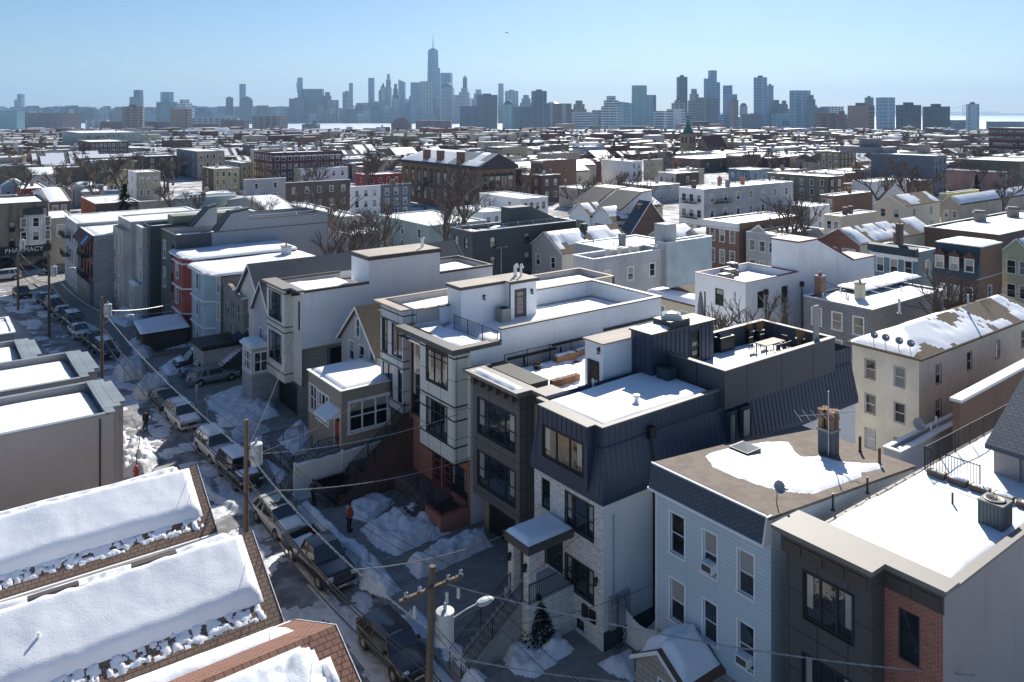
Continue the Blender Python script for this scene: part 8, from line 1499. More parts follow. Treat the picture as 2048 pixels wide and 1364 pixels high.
c = car('wagon', paint('graphite', (.03, .03, .035)), 'dark grey hatchback at the bottom of the picture beside the near utility pole', sroof=True); put(c, 18.75, 34.5, R(1))
c = car('boxy', paint('black_matt', (.02, .02, .018)), 'boxy black off roader with snow on its roof, behind the utility pole'); carsnow(*c, roof=.12, hood=.08, seed=6); put(c, 18.9, 57.9, R(3))
c = car('suv', WHT, 'white SUV with thick snow on its roof, right behind the black off roader'); carsnow(*c, roof=.22, seed=7); put(c, 18.8, 63.4, R(3))
c = car('suv', WHT, 'white crossover with silver roof rails and light snow on its bonnet', rails=True); carsnow(*c, roof=.05, hood=.1, seed=8); put(c, 18.45, 71.5, R(2))
c = car('sedan', GRN, 'dark green saloon parked just behind the white crossover'); put(c, 18.3, 77.0, R(2))
c = car('suv', NVY, 'dark blue SUV with lightly snowy roof parked before the snow mounds'); carsnow(*c, roof=.06, seed=9); put(c, 16.9, 96.6, R(5))
c = car('sedan', BLK, 'black saloon wedged between the dark blue SUV and the white saloon'); put(c, 16.6, 101.6, R(5)); c = car('sedan', WHT, 'white saloon with dark windscreen farther up the street'); put(c, 15.9, 106.8, R(5))
for k, (y_, pm, lab) in enumerate(((112.4, BLK, 'first black car beyond the white saloon'), (117.6, NVY, 'dark blue car beyond the white saloon, second of the far parked row'), (122.8, GRN, 'dark car third in the far parked row'), (127.8, NVY, 'dark blue car last in the far parked row'))): c = car('sedan' if k % 2 else 'suv', pm, lab); carsnow(*c, roof=.05, seed=k); put(c, XR(y_) - 1.3, y_, R(5))
c = car('sedan', MRN, 'dark maroon saloon standing alone in the far lane near the crossing'); put(c, 12.6, 134.5, R(5))
c = car('suv', WHT, 'white SUV driving across in front of the pharmacy'); put(c, 11.6, 149.6, R(-92)); c = car('sedan', BLK, 'dark car on the cross street right of the white SUV'); put(c, 19.5, 150.8, R(-92))
q = inv(405, 740, 0); c = car('van', BLK, 'black minivan with snow on its nose parked nose out in the driveway, farthest of three'); carsnow(*c, hood=.2, roof=.15, seed=3); put(c, 24.0, 86.2, R(-90), 0)
c = car('suv', NVY, 'dark blue crossover parked nose out in the driveway, middle of three'); put(c, 23.7, 83.2, R(-90), 0); c = car('wagon', SLV, 'silver hatchback parked tail out in the driveway, nearest of three'); put(c, 23.6, 80.3, R(90), 0)
c = car('pickup', paint('ink_blue', (.015, .02, .028)), 'dark blue black pickup parked beside the white vinyl fence', 'truck'); put(c, 25.0, ey0 - 2.2 + .1, R(90), 0)

# ------------------------------------------------------------------ people
def person(x, y, rz, label, jacket, trousers, arms, h=1.76):
    t = thing('person', label, 'person', (x, y, 0), rz); s = h / 1.76
    def skin(name, V, E_, RR, m, root=0, sub=1):
        me = bpy.data.meshes.new(name); me.from_pydata([tuple(c * s for c in v) for v in V], E_, [])
        o = bpy.data.objects.new(name, me); C.objects.link(o); o.parent = t; o.modifiers.new('skin', 'SKIN').use_smooth_shade = True
        for i, r_ in enumerate(RR): me.skin_vertices[0].data[i].radius = (r_ * s, r_ * s)
        me.skin_vertices[0].data[root].use_root = True; o.modifiers.new('sub', 'SUBSURF').levels = 1; o.modifiers['sub'].render_levels = 2; me.materials.append(m); return o
    V = [(0, 0, .95), (0, 0, 1.15), (0, 0, 1.38), (0, 0, 1.47), (0, -.01, 1.52), (0, -.02, 1.6), (0, -.02, 1.69)]
    V += [(.09, 0, .9), (.1, -.02, .5), (.1, .02, .09), (.11, -.13, .04), (-.09, 0, .9), (-.12, .03, .5), (-.12, .08, .09), (-.13, -.07, .04)]
    V += [(.19, 0, 1.4), *arms[0], (-.19, 0, 1.4), *arms[1]]
    E_ = [(0, 1), (1, 2), (2, 3), (3, 4), (4, 5), (5, 6), (0, 7), (7, 8), (8, 9), (9, 10), (0, 11), (11, 12), (12, 13), (13, 14), (2, 15), (15, 16), (16, 17), (17, 18), (2, 19), (19, 20), (20, 21), (21, 22)]
    RR = [.14, .135, .15, .06, .052, .085, .07, .085, .065, .05, .045, .085, .065, .05, .045, .062, .05, .04, .042, .062, .05, .04, .042]
    skin('body', V, E_, RR, mat('skin_tone', (.42, .25, .18), .6))
    VJ = [(0, 0, .86), (0, 0, 1.0), (0, 0, 1.2), (0, 0, 1.4), (.2, 0, 1.39), arms[0][0], arms[0][1], (-.2, 0, 1.39), arms[1][0], arms[1][1], (0, 0, 1.49)]
    skin('jacket', VJ, [(0, 1), (1, 2), (2, 3), (3, 4), (4, 5), (5, 6), (3, 7), (7, 8), (8, 9), (3, 10)], [.18, .175, .17, .175, .085, .07, .055, .085, .07, .055, .08], jacket)
    VT = [(0, 0, .9), (.09, 0, .86), (.1, -.02, .5), (.1, .02, .12), (-.09, 0, .86), (-.12, .03, .5), (-.12, .08, .12)]
    skin('trousers', VT, [(0, 1), (1, 2), (2, 3), (0, 4), (4, 5), (5, 6)], [.15, .105, .08, .065, .105, .08, .065], trousers)
    b = MB(); b.rev((0, -.01 * s, 1.64 * s), [(.10 * s, 0), (.105 * s, .05 * s), (.085 * s, .11 * s), (.04 * s, .14 * s), (0, .145 * s)], 12); o = bpy.data.objects.new('hat', b.mesh('hat', mat('dark_wool', (.03, .03, .035), .9), True)); C.objects.link(o); o.parent = t
    b = MB()
    for sx in (.1, -.12): b.box((sx - .055) * s, (sx + .055) * s, -.17 * s, .1 * s, 0, .11 * s)
    o = bpy.data.objects.new('boots', b.mesh('boots', BLACK)); C.objects.link(o); o.parent = t
    return t
DKC = mat('dark_cloth', (.022, .022, .026), .85)
person(22.08, 46.4, R(35), 'person in a bright orange red jacket and dark trousers standing on the cleared pavement', mat('orange_jacket', (.62, .07, .02), .7), DKC, ([(.27, -.03, 1.12), (.2, -.18, .98), (.13, -.24, .98)], [(-.27, -.03, 1.12), (-.2, -.16, .95), (-.14, -.22, .95)]))
person(21.6, 50.9, R(-60), 'person in dark winter clothes standing by the tail of the dark pickup', mat('charcoal_coat', (.04, .042, .05), .85), DKC, ([(.24, -.02, 1.12), (.22, -.08, .88), (.2, -.1, .8)], [(-.24, -.12, 1.16), (-.2, -.34, 1.14), (-.18, -.42, 1.16)]))
person(inv(291, 862, 0)[0], inv(291, 862, 0)[1], R(20), 'small dark clad person standing in the road beside the grey sided house', DKC, DKC, ([(.24, 0, 1.12), (.22, -.05, .88), (.2, -.07, .8)], [(-.24, 0, 1.12), (-.22, -.05, .88), (-.2, -.07, .8)]))

# ------------------------------------------------------------------ utility poles, lamps, wires
PTOP = {}
def upole(x, y, h, label, lean=(0, 0), arm=True, trans=None, light=None, key=None):
    t = thing('utility_pole', label, 'utility pole', (x, y, 0)); b = MB(); X1_, Y1_ = x + lean[0], y + lean[1]; b.tube((x, y, -.1), (X1_, Y1_, h), .17, .12, 10); b.obj('pole', WOOD, t); at = lambda z: (x + lean[0] * z / h, y + lean[1] * z / h)
    if arm:
        for zz, dy in ((h - .75, -.14), (h - .95, .14)):
            c_ = at(zz); b = MB(); b.box(c_[0] - 1.25, c_[0] + 1.25, c_[1] + dy - .06, c_[1] + dy + .06, zz, zz + .12); b.obj('crossarm', WOOD, t)
        c_ = at(h - .6)
        for dx in (-1.15, -.6, .6, 1.15): b = MB(); b.rev((c_[0] + dx, c_[1] - .14, h - .63), [(.05, 0), (.08, .05), (.05, .1), (.07, .16), (.03, .2)], 8); b.obj('insulator', mat('porcelain', (.55, .57, .58), .3), t)
        for dx in (-.9, .45, .95): b = MB(); b.rev((c_[0] + dx, c_[1] - .3, h - 1.35), [(.06, 0), (.07, .1), (.05, .2), (.07, .3), (.05, .42)], 8); b.obj('fuse_cutout', mat('porcelain', (.55, .57, .58)), t)
    if trans:
        c_ = at(trans); b = MB(); b.rev((c_[0] + .5, c_[1] - .15, trans - 1.15), [(0, 0), (.3, 0), (.32, .05), (.32, 1.08), (.35, 1.1), (.33, 1.17), (.1, 1.22), (0, 1.22)], 20); b.rev((c_[0] + .5, c_[1] - .15, trans + .06), [(.06, 0), (.08, .08), (.04, .25), (.0, .26)], 8); b.box(c_[0] + .1, c_[0] + .25, c_[1] - .2, c_[1] - .1, trans - .8, trans - .2); b.obj('transformer', mat('enamel_grey', (.50, .51, .50), .5), t)
    if light:
        c_ = at(light); L_ = 2.1; b = MB(); b.path([(c_[0], c_[1], light), (c_[0] + L_ * .4, c_[1], light + .3), (c_[0] + L_ * .75, c_[1], light + .42), (c_[0] + L_, c_[1], light + .45)], .035, 6); b.obj('lamp_arm', STEEL, t)
        b = MB(); M = Matrix.Translation((c_[0] + L_ + .3, c_[1], light + .42)) @ Matrix.Diagonal((.42, .2, .14, 1)); b.rev((0, 0, 0), [(0, -1), (.6, -.8), (.9, -.3), (1, .1), (.8, .6), (.4, .9), (0, 1)], 14); b.v = [tuple(M @ Vector(p)) for p in b.v]; b.obj('lamp_head', mat('lamp_grey', (.55, .57, .58), .4), t, True)
    PTOP[key] = (at, h); return t
x1_, h1 = 14.7, 10.0; y1_ = xl(x1_, 853)
upole(x1_ - .15, y1_ - .1, 10., 'weathered utility pole with double crossarm, white transformer and street lamp at bottom centre', (.55, .35), True, 8.3, 7.5, 1)
upole(14.6, xl(14.6, 492), 9.6, 'dark utility pole with one white transformer rising between the lower left roofs', (.05, .1), False, 8.2, None, 2)
upole(14.2, xl(14.2, 204), 9.2, 'brown utility pole with grey transformer and lamp arm, third up the street', (.0, .1), False, 8.4, 6.6, 3)
upole(12.9, xl(12.9, 98), 9.8, 'utility pole with grey box and lamp arm, fourth up the street', (0, 0), False, 8.2, 7.3, 4); upole(11.3, xl(11.3, 36), 9.6, 'farthest utility pole with white box, before the pharmacy', (0, 0), False, 9.3, None, 5)
WIRE = mat('black_cable', (.03, .03, .03), .6); WIREW = mat('bare_cable', (.45, .43, .40), .4, metal=.5)
def wire(a, c, sag, r, label, m=None, n=18, grp='overhead wires along the street', twist=False):
    A, B = Vector(a), Vector(c); pts = [tuple(A.lerp(B, k / n) - Vector((0, 0, 4 * sag * (k / n) * (1 - k / n)))) for k in range(n + 1)]; b = MB()
    if twist:
        L_ = (B - A).length; m_ = int(L_ / .12)
        for ph in (0, math.pi):
            pp = []
            for k in range(m_ + 1):
                f_ = k / m_; p = A.lerp(B, f_) - Vector((0, 0, 4 * sag * f_ * (1 - f_))); an = k * .8 + ph; pp.append((p.x + r * math.cos(an), p.y, p.z + r * math.sin(an)))
            b.path(pp, r * .8, 4)
    else: b.path(pts, r, 4)
    o = b.obj('overhead_wire', m or WIRE); tag(o, label, 'wire', grp)
ks = [0, 1, 2, 3, 4, 5]; PT = {0: (lambda z: (15.4, -4), 10)}; PT.update(PTOP)
for a, c in zip(ks, ks[1:]):
    for (dx, dz, r_) in ((-1.15, -.45, .014), (.6, -.45, .014), (1.15, -.45, .014)): p, q = PT[a][0](9), PT[c][0](9); wire((p[0] + dx * (1 if a < 2 else .3), p[1], PT[a][1] + dz), (q[0] + dx * (1 if c < 2 else .3), q[1], PT[c][1] + dz), .7, r_, 'thin black power line running between the utility pole tops')
    p, q = PT[a][0](6.5), PT[c][0](6.5)
    for dx, z_, r_ in ((.1, 6.3, .035), (.25, 5.9, .03), (-.15, 5.6, .04)): wire((p[0] + dx, p[1], z_), (q[0] + dx, q[1], z_), .8, r_, 'thick black communication cable sagging between the utility poles')
    wire((p[0] + .2, p[1], 7.6), (q[0] + .2, q[1], 7.6), .6, .026, 'twisted bare cable glinting in the sun between the utility poles', WIREW, twist=(a < 3))
p = PTOP[1][0](7.6)
drops = [((p[0], p[1], 7.7), (27.0, 28.7, 6.6), 'service wire from near pole to the white brick house corner', WIRE), ((p[0], p[1] + 6, 7.2), (26.9, 33.4, 4.6), 'twisted service wire from mid span to the porch of the white brick house', WIREW), ((p[0], p[1], 7.7), (28.1, 26.0, 4.2), 'service wire from near pole to the pale blue house', WIRE), ((p[0] + .5, p[1], 9.3), (30, 12.6, 6.6), 'long bare wire running to the lower right over the street', WIREW), ((p[0], p[1] - 1, 7.4), (28.1, 18.9, 3.6), 'service wire reaching the charcoal bay house', WIREW), ((PTOP[2][0](7.6)[0], PTOP[2][0](7.6)[1], 7.7), (28., 42.7, 7.2), 'twisted service wire from second pole to the cream bay house', WIREW), ((PTOP[2][0](7.6)[0] + .1, PTOP[2][0](7.6)[1] - 4, 7.2), (28.4, 41.2, 5.0), 'lower twisted service wire toward the dark bay house', WIREW), ((PTOP[2][0](7)[0], PTOP[2][0](7)[1], 7.9), (26.2, 66., 7.5), 'service wire from second pole to the white sided town house', WIRE), ((PTOP[2][0](7)[0], PTOP[2][0](7)[1], 7.5), (29.4, 55.2, 5.5), 'service wire from second pole to the tan cottage', WIRE), ((PTOP[3][0](7)[0], PTOP[3][0](7)[1], 7.9), (25.0, 93.6, 5.6), 'service wire from third pole to the red bay house', WIREW), ((PTOP[3][0](7)[0], PTOP[3][0](7)[1], 7.4), (26.2, 86.5, 6.5), 'service wire from third pole to the pale blue bay house', WIRE), ((PTOP[2][0](7)[0], PTOP[2][0](7)[1], 7.), (10.4, 60, 6.3), 'service wire from second pole to the grey sided house on the left', WIRE)]
for a, c, lab, m_ in drops: wire(a, c, .5, .02 if m_ is WIREW else .014, lab, m_, 16, None, twist=(m_ is WIREW))
for (px0, py0, z0, px1, py1, z1, lab) in ((1640, 560, 9.5, 2048, 640, 8.5, 'thin wire crossing the yards in front of the mansard house'), (1560, 470, 10, 2048, 590, 9, 'thin wire crossing above the blue row house'), (1200, 420, 10, 1700, 470, 9., 'thin wire above the row of gabled houses right of centre')): wire(inv(px0, py0, z0), inv(px1, py1, z1), .8, .022, lab, WIRE, 16, None)

# ------------------------------------------------------------------ street furniture and small things
hy_ = inv(272, 955, 0); t = thing('fire_hydrant', 'red fire hydrant half buried in dirty snow on left pavement', 'hydrant', (hy_[0], hy_[1], 0)); b = MB(); b.rev((hy_[0], hy_[1], 0), [(.18, 0), (.18, .06), (.13, .08), (.13, .65), (.17, .67), (.17, .73), (.1, .85), (0, .9)], 12); b.tube((hy_[0] - .22, hy_[1], .5), (hy_[0] + .22, hy_[1], .5), .06, None, 8); b.obj('barrel', RED, t)
for k, (px, py, hh, lab) in enumerate(((415, 860, 3., 'slim sign post on the pavement beside the white crossover'), (393, 838, 3., 'slim sign post in the snow near the driveway cars'), (600, 915, 2.6, 'small sign post near the blue bin'))):
    q = inv(px, py, 0); t = thing('sign_post', lab, 'sign post', (q[0], q[1], 0)); MB().tube((q[0], q[1], 0), (q[0], q[1], hh), .03).obj('post', STEEL, t); MB().box(q[0] - .15, q[0] + .15, q[1] - .05, q[1] - .035, hh - .5, hh - .05).obj('sign_plate', mat('sign_back', (.35, .36, .37), .5), t)
q = inv(596, 968, 0); t = thing('wheelie_bin', 'dark blue wheelie bin standing in the snow by the white fence', 'bin', (q[0], q[1], 0)); b = MB(); b.prism([(q[0] - .28, q[1] - .3), (q[0] + .28, q[1] - .3), (q[0] + .3, q[1] + .32), (q[0] - .3, q[1] + .32)], .05, 1.0); b.obj('body', mat('bin_blue', (.02, .035, .12), .6), t); b = MB(); b.box(q[0] - .32, q[0] + .32, q[1] - .36, q[1] + .36, 1.0, 1.07); b.obj('lid', mat('bin_blue', (.02, .035, .12)), t)
q = inv(538, 1168, 1.1); t = thing('cafe_umbrella', 'lime green sheet or awning edge showing under the lower left roof end', 'awning', (13.1, q[1], 0)); b = MB(); yq = 36.2; b.ext([(yq - .8, 2.0), (yq, 2.35), (yq + .8, 2.0), (yq + .8, 1.95), (yq, 2.3), (yq - .8, 1.95)], 'x', 12.9, 14.0); b.obj('cloth', mat('lime_cloth', (.45, .62, .25), .8), t); MB().box(12.8, 13.0, yq - .8, yq + .8, 0, 2.).obj('frame', WHITE, t)
t = thing('iron_fence', 'black iron fence on a stone kerb around the cottage yard', 'fence', (20.9, 57, 0)); MB().box(21.6, 21.8, ey0 + .5, ey0 + 8, 0, .55).obj('kerb_wall', mat('dark_stone_wall', (.15, .13, .12), .85, 'brick'), t); railing(t, [(21.7, ey0 + .5, .55), (21.7, ey0 + 8, .55), (25.0, ey0 + 8, .55)], .9, .14)
t = thing('iron_fence', 'black iron fence around the raised yard of the red bay house', 'fence', (21, 92, 0)); railing(t, [(20.8, 92, .3), (20.8, 98, .3), (25, 98, .3)], .9, .2); railing(t, [(20.8, 92, .3), (26, 92, .3)], .9, .2); MB().box(20.7, 26, 91.9, 92.1, 0, .35).obj('kerb_wall', mat('dark_stone_wall', (.15, .13, .12)), t)
# roof terrace furniture on the navy house
zt_ = 10.93
q = inv(1540, 706, zt_); t = thing('patio_table', 'long pale slatted table with snow on the navy house terrace', 'table', (q[0], q[1], zt_)); b = MB(); b.box(q[0] - 1.0, q[0] + 1.0, q[1] - .45, q[1] + .45, zt_ + .7, zt_ + .75); b.obj('table_top', mat('pale_teak', (.4, .33, .25), .7), t)
for sx in (-.9, .9):
    for sy in (-.38, .38): MB().box(q[0] + sx - .03, q[0] + sx + .03, q[1] + sy - .03, q[1] + sy + .03, zt_, zt_ + .7).obj('leg', BLACK, t)
for k, (dx, dy, rz) in enumerate(((-.6, -.8, 0), (.0, -.85, 0), (.6, -.8, 0), (-.6, .8, math.pi), (.6, .8, math.pi), (1.35, 0, math.pi / 2))):
    t = thing('patio_chair', 'black metal %s at the terrace table' % ['chair nearest left', 'chair near side middle', 'chair near side right', 'chair far side left', 'chair far side right', 'chair at the right end'][k], 'chair', (q[0] + dx, q[1] + dy, zt_), rz, 'chairs around the terrace table')
    def cc(nm, bx): o = bpy.data.objects.new(nm, bx.mesh(nm, BLACK)); C.objects.link(o); o.parent = t
    cc('seat', MB().box(-.22, .22, -.22, .22, .42, .46)); cc('backrest', MB().box(-.22, .22, -.24, -.21, .5, .9))
    for sx in (-.2, .2):
        for sy in (-.2, .2): cc('leg', MB().box(sx - .015, sx + .015, sy - .015, sy + .015, 0, .42))
for k, (px, py, lab) in enumerate(((1500, 662, 'tall dark planter with dry grass, left one on the terrace'), (1520, 660, 'tall dark planter with dry grass, middle one on the terrace'), (1546, 655, 'tall dark planter with dry grass, right one on the terrace'), (1600, 678, 'slim planter with orange grass at the right terrace wall'))):
    q = inv(px, py + 12, zt_ + .3); t = thing('planter', lab, 'planter', (q[0], q[1], zt_)); MB().rev((q[0], q[1], zt_), [(.22, 0), (.3, .75), (.26, .75), (.2, .7), (0, .7)], 12).obj('pot', BLACK, t); g = MB(); rg = random.Random(k)
    for j in range(60): a0 = Vector((q[0] + rg.uniform(-.15, .15), q[1] + rg.uniform(-.15, .15), zt_ + .7)); g.tube(a0, a0 + Vector((rg.uniform(-.3, .3), rg.uniform(-.3, .3), rg.uniform(.4, .8))), .012, .004, 3, cap=False)
    g.obj('dry_grass', mat('straw_grass', (.42, .25, .12), .9), t)
q = inv(1447, 700, zt_); t = thing('barbecue', 'covered barbecue wrapped in black cloth on the terrace', 'barbecue', (q[0], q[1], zt_)); b = MB(); b.prism([(q[0] - .7, q[1] - .35), (q[0] + .7, q[1] - .35), (q[0] + .7, q[1] + .35), (q[0] - .7, q[1] + .35)], zt_, zt_ + .95); b.ext([(q[1] - .3, zt_ + .95), (q[1], zt_ + 1.2), (q[1] + .3, zt_ + .95)], 'x', q[0] - .5, q[0] + .5); b.obj('cover', BLACK, t)
q = inv(1632, 680, zp); t = thing('privacy_panel', 'tall pale upright board leaning above the right end of the navy terrace wall', 'panel', (q[0], q[1], zp)); MB().box(q[0] - .25, q[0] + .25, q[1] - .06, q[1] + .06, zp - 1.0, zp + 2.2).obj('board', mat('pale_board', (.40, .37, .33), .8), t)
q = inv(1466, 650, 10.9); t = thing('folded_parasol', 'folded grey patio parasol in front of the bright white house', 'parasol', (q[0], q[1] + 3, 10)); b = MB(); b.rev((q[0], q[1] + 3, 10.2), [(.05, 0), (.12, .3), (.3, .6), (.22, 1.6), (.1, 2.5), (0, 2.7)], 10); b.obj('canopy', mat('grey_canvas', (.28, .27, .26), .9), t); MB().tube((q[0] + .5, q[1] + 3, 9.5), (q[0] + .5, q[1] + 3, 12.8), .06).obj('mast', BLACK, t)
t = thing('bicycle', 'black bicycle leaning against the base of the white brick house side wall', 'bicycle', (yl(28.2, 1255), 28.2, 0)); bx_ = yl(28.2, 1255)
for sx in (-.5, .5):
    b = MB(); pts = [(bx_ + sx + .33 * math.cos(a), 28.2, .34 + .33 * math.sin(a)) for a in [k * math.pi / 8 for k in range(17)]]; b.path(pts, .02, 5); b.obj('wheel', BLACK, t)
b = MB(); b.path([(bx_ - .5, 28.2, .34), (bx_ - .15, 28.2, .8), (bx_ + .35, 28.2, .82), (bx_ + .5, 28.2, .34)], .02, 5); b.path([(bx_ - .5, 28.2, .34), (bx_ - .05, 28.2, .32), (bx_ + .35, 28.2, .8)], .02, 5); b.path([(bx_ - .05, 28.2, .32), (bx_ - .18, 28.2, .92)], .02, 5); b.box(bx_ - .3, bx_ - .05, 28.15, 28.25, .92, .97); b.obj('frame', BLACK, t)
q = inv(1013, 66.0001, 30.) if False else None
d_ = 140.; s = d_ / F; bd = thing('bird', 'dark bird gliding high in the blue sky', 'bird', (vx * d_ + rx * (1014 - 1024) * s, vy * d_ + ry * (1014 - 1024) * s, H + (225 - 66) * s)); b = MB()
b.poly([(-.6, .1, .12), (-.25, -.05, .16), (0, -.08, .05), (0, .12, .03), (-.25, .1, .12)]); b.poly([(.6, .1, .12), (.25, .1, .12), (0, .12, .03), (0, -.08, .05), (.25, -.05, .16)]); b.tube((0, -.3, .04), (0, .1, .05), .03, .07, 6); b.tube((0, .1, .05), (0, .38, .04), .07, .02, 6); o = bpy.data.objects.new('body', b.mesh('body', BLACK)); C.objects.link(o); o.parent = bd; bd.rotation_euler = (0, 0, 1.2)

# ------------------------------------------------------------------ trees
BARK = mat('grey_brown_bark', (.15, .115, .09), .9); BARK2 = mat('pale_bark', (.22, .18, .14), .9)
def bare(seed, h=10., spread=.5, lv=5, fork=(2, 3), r0=.16):
    rg = random.Random(seed); T, B_ = MB(), MB()
    def br(p, d, L, r, k):
        n = 3 if k < 2 else 2; q = p
        for i in range(n):
            d2 = (d + Vector((rg.uniform(-.18, .18), rg.uniform(-.18, .18), rg.uniform(-.02, .14)))).normalized(); e = q + d2 * L / n; (T if k == 0 else B_).tube(q, e, r * (1 - i / n * .35), r * (1 - (i + 1) / n * .35), 6 if k == 0 else (4 if k < 3 else 3), cap=False); q = e; d = d2
            if k < lv and k > 0 and rg.random() < .8: a = rg.uniform(0, 6.28); sd_ = (d + Vector((math.cos(a), math.sin(a), rg.uniform(-.1, .5))) * rg.uniform(.6, 1.)).normalized(); br(e, sd_, L * rg.uniform(.45, .65), r * .45, k + 1)
        if k < lv:
            for j in range(rg.choice(fork)):
                a = rg.uniform(0, 6.28); sd_ = (d + Vector((math.cos(a), math.sin(a), .1)) * rg.uniform(.35, .75) * spread * 1.6).normalized(); br(q, sd_, L * rg.uniform(.62, .85), r * .62, k + 1)
    br(Vector((0, 0, 0)), Vector((0, 0, 1)), h * .27, h * .018 if r0 is None else r0, 0); return T, B_
TV = []
for sd_, hh, sp, lv, r_ in ((1, 10, .55, 5, .2), (2, 10, .7, 5, .2), (3, 10, .45, 5, .2), (7, 10, .6, 4, .2), (11, 10, .6, 5, .3), (12, 10, .75, 5, .3)):
    T, B_ = bare(sd_, hh, sp, lv, r0=r_); TV.append((T.mesh('trunk', BARK), B_.mesh('branches', BARK), max(p[2] for p in B_.v)))
def tree(px, ytop, depth, label, v=0, name='bare_tree', group=None, wide=1.):
    s = depth / F; zt_ = H - (ytop - HY) * s - terr(depth); x, y = vx * depth + rx * (px - 1024) * s, vy * depth + ry * (px - 1024) * s; t = thing(name, label, 'tree', (x, y, terr(depth)), px * .7, group); v = v % 4 if depth < 170 else 4 + v % 2; k = max(.3, zt_ / TV[v][2]); t.scale = (k * wide, k * wide, k)
    for nm, me in zip(('trunk', 'branches'), TV[v]): o = bpy.data.objects.new(nm, me); C.objects.link(o); o.parent = t
TT = [(868, 312, 122, 'big spreading bare tree standing left of the charcoal house'), (800, 385, 118, 'bare tree left of the big spreading one'), (905, 400, 128, 'bare tree close behind the corner of the charcoal house'), (640, 375, 135, 'bare tree in front of the brown house with arched windows'), (600, 365, 150, 'bare tree rising left of the brown house with arched windows'), (690, 420, 112, 'scraggy bare tree right behind the long grey wall'), (725, 430, 108, 'thin bare tree between long grey wall and charcoal house'), (660, 440, 105, 'low bare tree touching the end of the long grey wall'), (510, 385, 150, 'bare tree behind the stepped dark parapets'), (540, 395, 140, 'second bare tree behind the stepped dark parapets'), (185, 300, 235, 'large bare tree in front of the long brown tenement, left part'), (240, 305, 225, 'large bare tree in front of the long brown tenement, right part'), (130, 320, 215, 'dark bare tree at left above the snowy roofs'), (350, 365, 190, 'bare tree beside the beige three storey house'), (385, 375, 180, 'bushy bare tree left of the yellow houses'), (330, 320, 260, 'bare tree between dark maroon house and tan block'),
 (1195, 340, 175, 'bare tree among snowy yards right of the long white house'), (1165, 350, 165, 'dark bare tree left of the one among snowy yards'), (1310, 350, 165, 'bare tree just left of the white corner tenement'), (1612, 385, 120, 'round bushy bare tree right of the white corner tenement'), (1590, 395, 125, 'smaller bare tree left of the round bushy one'), (1820, 340, 215, 'brown bare tree before the slate apartment block'), (1860, 345, 205, 'bare tree right of the brown one before the slate block'), (1845, 380, 190, 'low bare tree by the yellow boarded house'), (1555, 575, 62, 'leafless shrub against the bright white modern house'), (1500, 600, 58, 'leafless small shrub below the black downpipe'), (1870, 520, 75, 'leafless bush between blue row house and mansard house'), (735, 560, 95, 'leafless shrub beside the snowy yard hut'), (430, 330, 330, 'bare tree far behind the yellow houses'), (690, 300, 400, 'hazy bare tree beyond the maroon block'), (760, 310, 380, 'hazy bare tree left of the school roof'), (1100, 290, 430, 'hazy bare tree beyond the school'), (1250, 285, 450, 'hazy bare tree left of the church'), (1330, 285, 470, 'hazy bare tree beside the church tower'), (1500, 285, 480, 'hazy bare tree right of the church'), (1700, 290, 420, 'hazy bare tree behind the slate block'), (930, 270, 560, 'hazy bare tree in the middle distance, above the school'), (560, 275, 520, 'hazy bare tree above the maroon block'), (100, 290, 430, 'hazy bare tree at far left')]
for k, q in enumerate(TT): tree(q[0], q[1], q[2], q[3], 1 if k == 0 else k, wide=1.45 if k == 0 else 1.2 if k % 3 else 1.)
q = inv(740, 1145, 0); T, B_ = bare(21, 3.6, .3, 3, (1, 2), .04)
for (px, py, hh, lab) in ((740, 1145, 1., 'thin leafless sapling in the kerbside snow near the pickup'), (860, 1130, .8, 'leafless sapling shrub in the snow heap before the dark garage'), (272, 950, 1.6, 'leafless young street tree in the dirty snow on the left pavement'), (235, 640, 1.5, 'leafless street tree outside the beige town houses')):
    q = inv(px, py, 0); t = thing('sapling', lab, 'tree', (q[0], q[1], 0), px); t.scale = (hh, hh, hh)
    for nm, me in (('trunk', T.mesh('trunk', BARK)), ('branches', B_.mesh('branches', BARK))): o = bpy.data.objects.new(nm, me); C.objects.link(o); o.parent = t
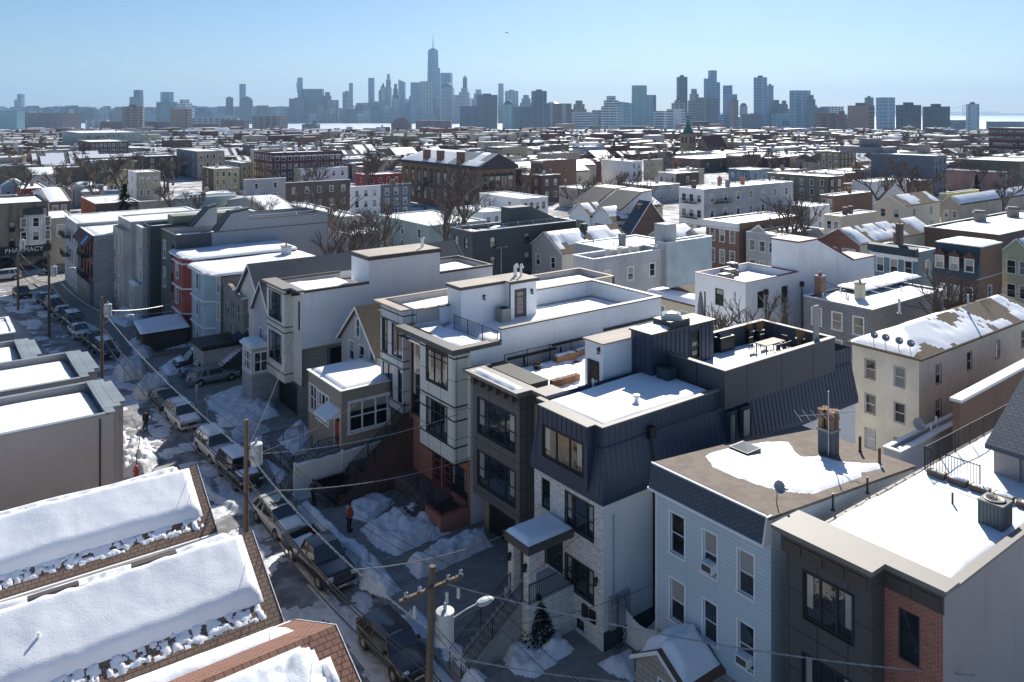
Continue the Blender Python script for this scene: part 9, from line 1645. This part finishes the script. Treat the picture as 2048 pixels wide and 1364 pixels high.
def conifer(x, y, z, h, r, label, seed=1, n=900, c=(.018, .035, .022)):
    rg = random.Random(seed); t = thing('conifer', label, 'tree', (x, y, z)); MB().tube((x, y, z), (x, y, z + h * .9), h * .02 + .03, .01, 6).obj('trunk', BARK, t); b = MB()
    for k in range(n):
        f_ = rg.random() ** .8; zz = h * (.06 + .92 * f_); rr = r * (1 - f_) * (.55 + .45 * rg.random()) + .05; a = rg.uniform(0, 6.28); p = Vector((x + rr * math.cos(a), y + rr * math.sin(a), z + zz)); d = Vector((math.cos(a), math.sin(a), rg.uniform(-.5, .4))); L_ = h * .07 * rg.uniform(.6, 1.3); u = Vector((-d.y, d.x, rg.uniform(-.3, .3))) * L_ * .35
        b.poly([p - d * L_ * .6 - u * .4, p - d * L_ * .3 + u, p + d * L_, p - d * L_ * .3 - u])
    b.obj('foliage', mat('conifer_%d' % int(c[1] * 1000), c, .8, var=.4), t)
q = inv(1075, 1290, 0); conifer(q[0], q[1], 0, 2.5, 1.0, 'dark potted looking evergreen shrub at the foot of the portico stairs', 1, 1400)
for px, yt, dp_, lab in ((885, 498, 100, 'dark evergreen behind the stepped white town house roof'), (1953, 348, 230, 'dark blue green fir near the snowy roofs at right'), (1945, 270, 560, 'dark evergreen before the red brick block at right'), (776, 262, 640, 'hazy evergreen far behind the school'), (250, 365, 160, 'narrow dark evergreen beside the beige three storey house'), (1135, 275, 520, 'hazy evergreen far right of the school')): s = dp_ / F; x, y = vx * dp_ + rx * (px - 1024) * s, vy * dp_ + ry * (px - 1024) * s; hh = H - (yt - HY) * s; conifer(x, y, 0, hh, hh * .28, lab, px, 700)

for k in range(260):
    dp_ = MR.uniform(170, 620); px = MR.uniform(-20, 2060); lt = (px - 1024) * dp_ / F; x, y = vx * dp_ + rx * lt, vy * dp_ + ry * lt
    if any(f[0] - 1 < x < f[1] + 1 and f[2] - 1 < y < f[3] + 1 for f in FOOT) or (k % 2 and any(P_[0] < px < P_[1] and dp_ < P_[3] for P_ in PROT)): continue
    hh = MR.uniform(9, 14); t = tree(px, HY + F * (H - hh) / dp_, dp_, 'winter bare tree rising between the distant snowy rows', k, group='bare trees between the distant rows', wide=1.3)
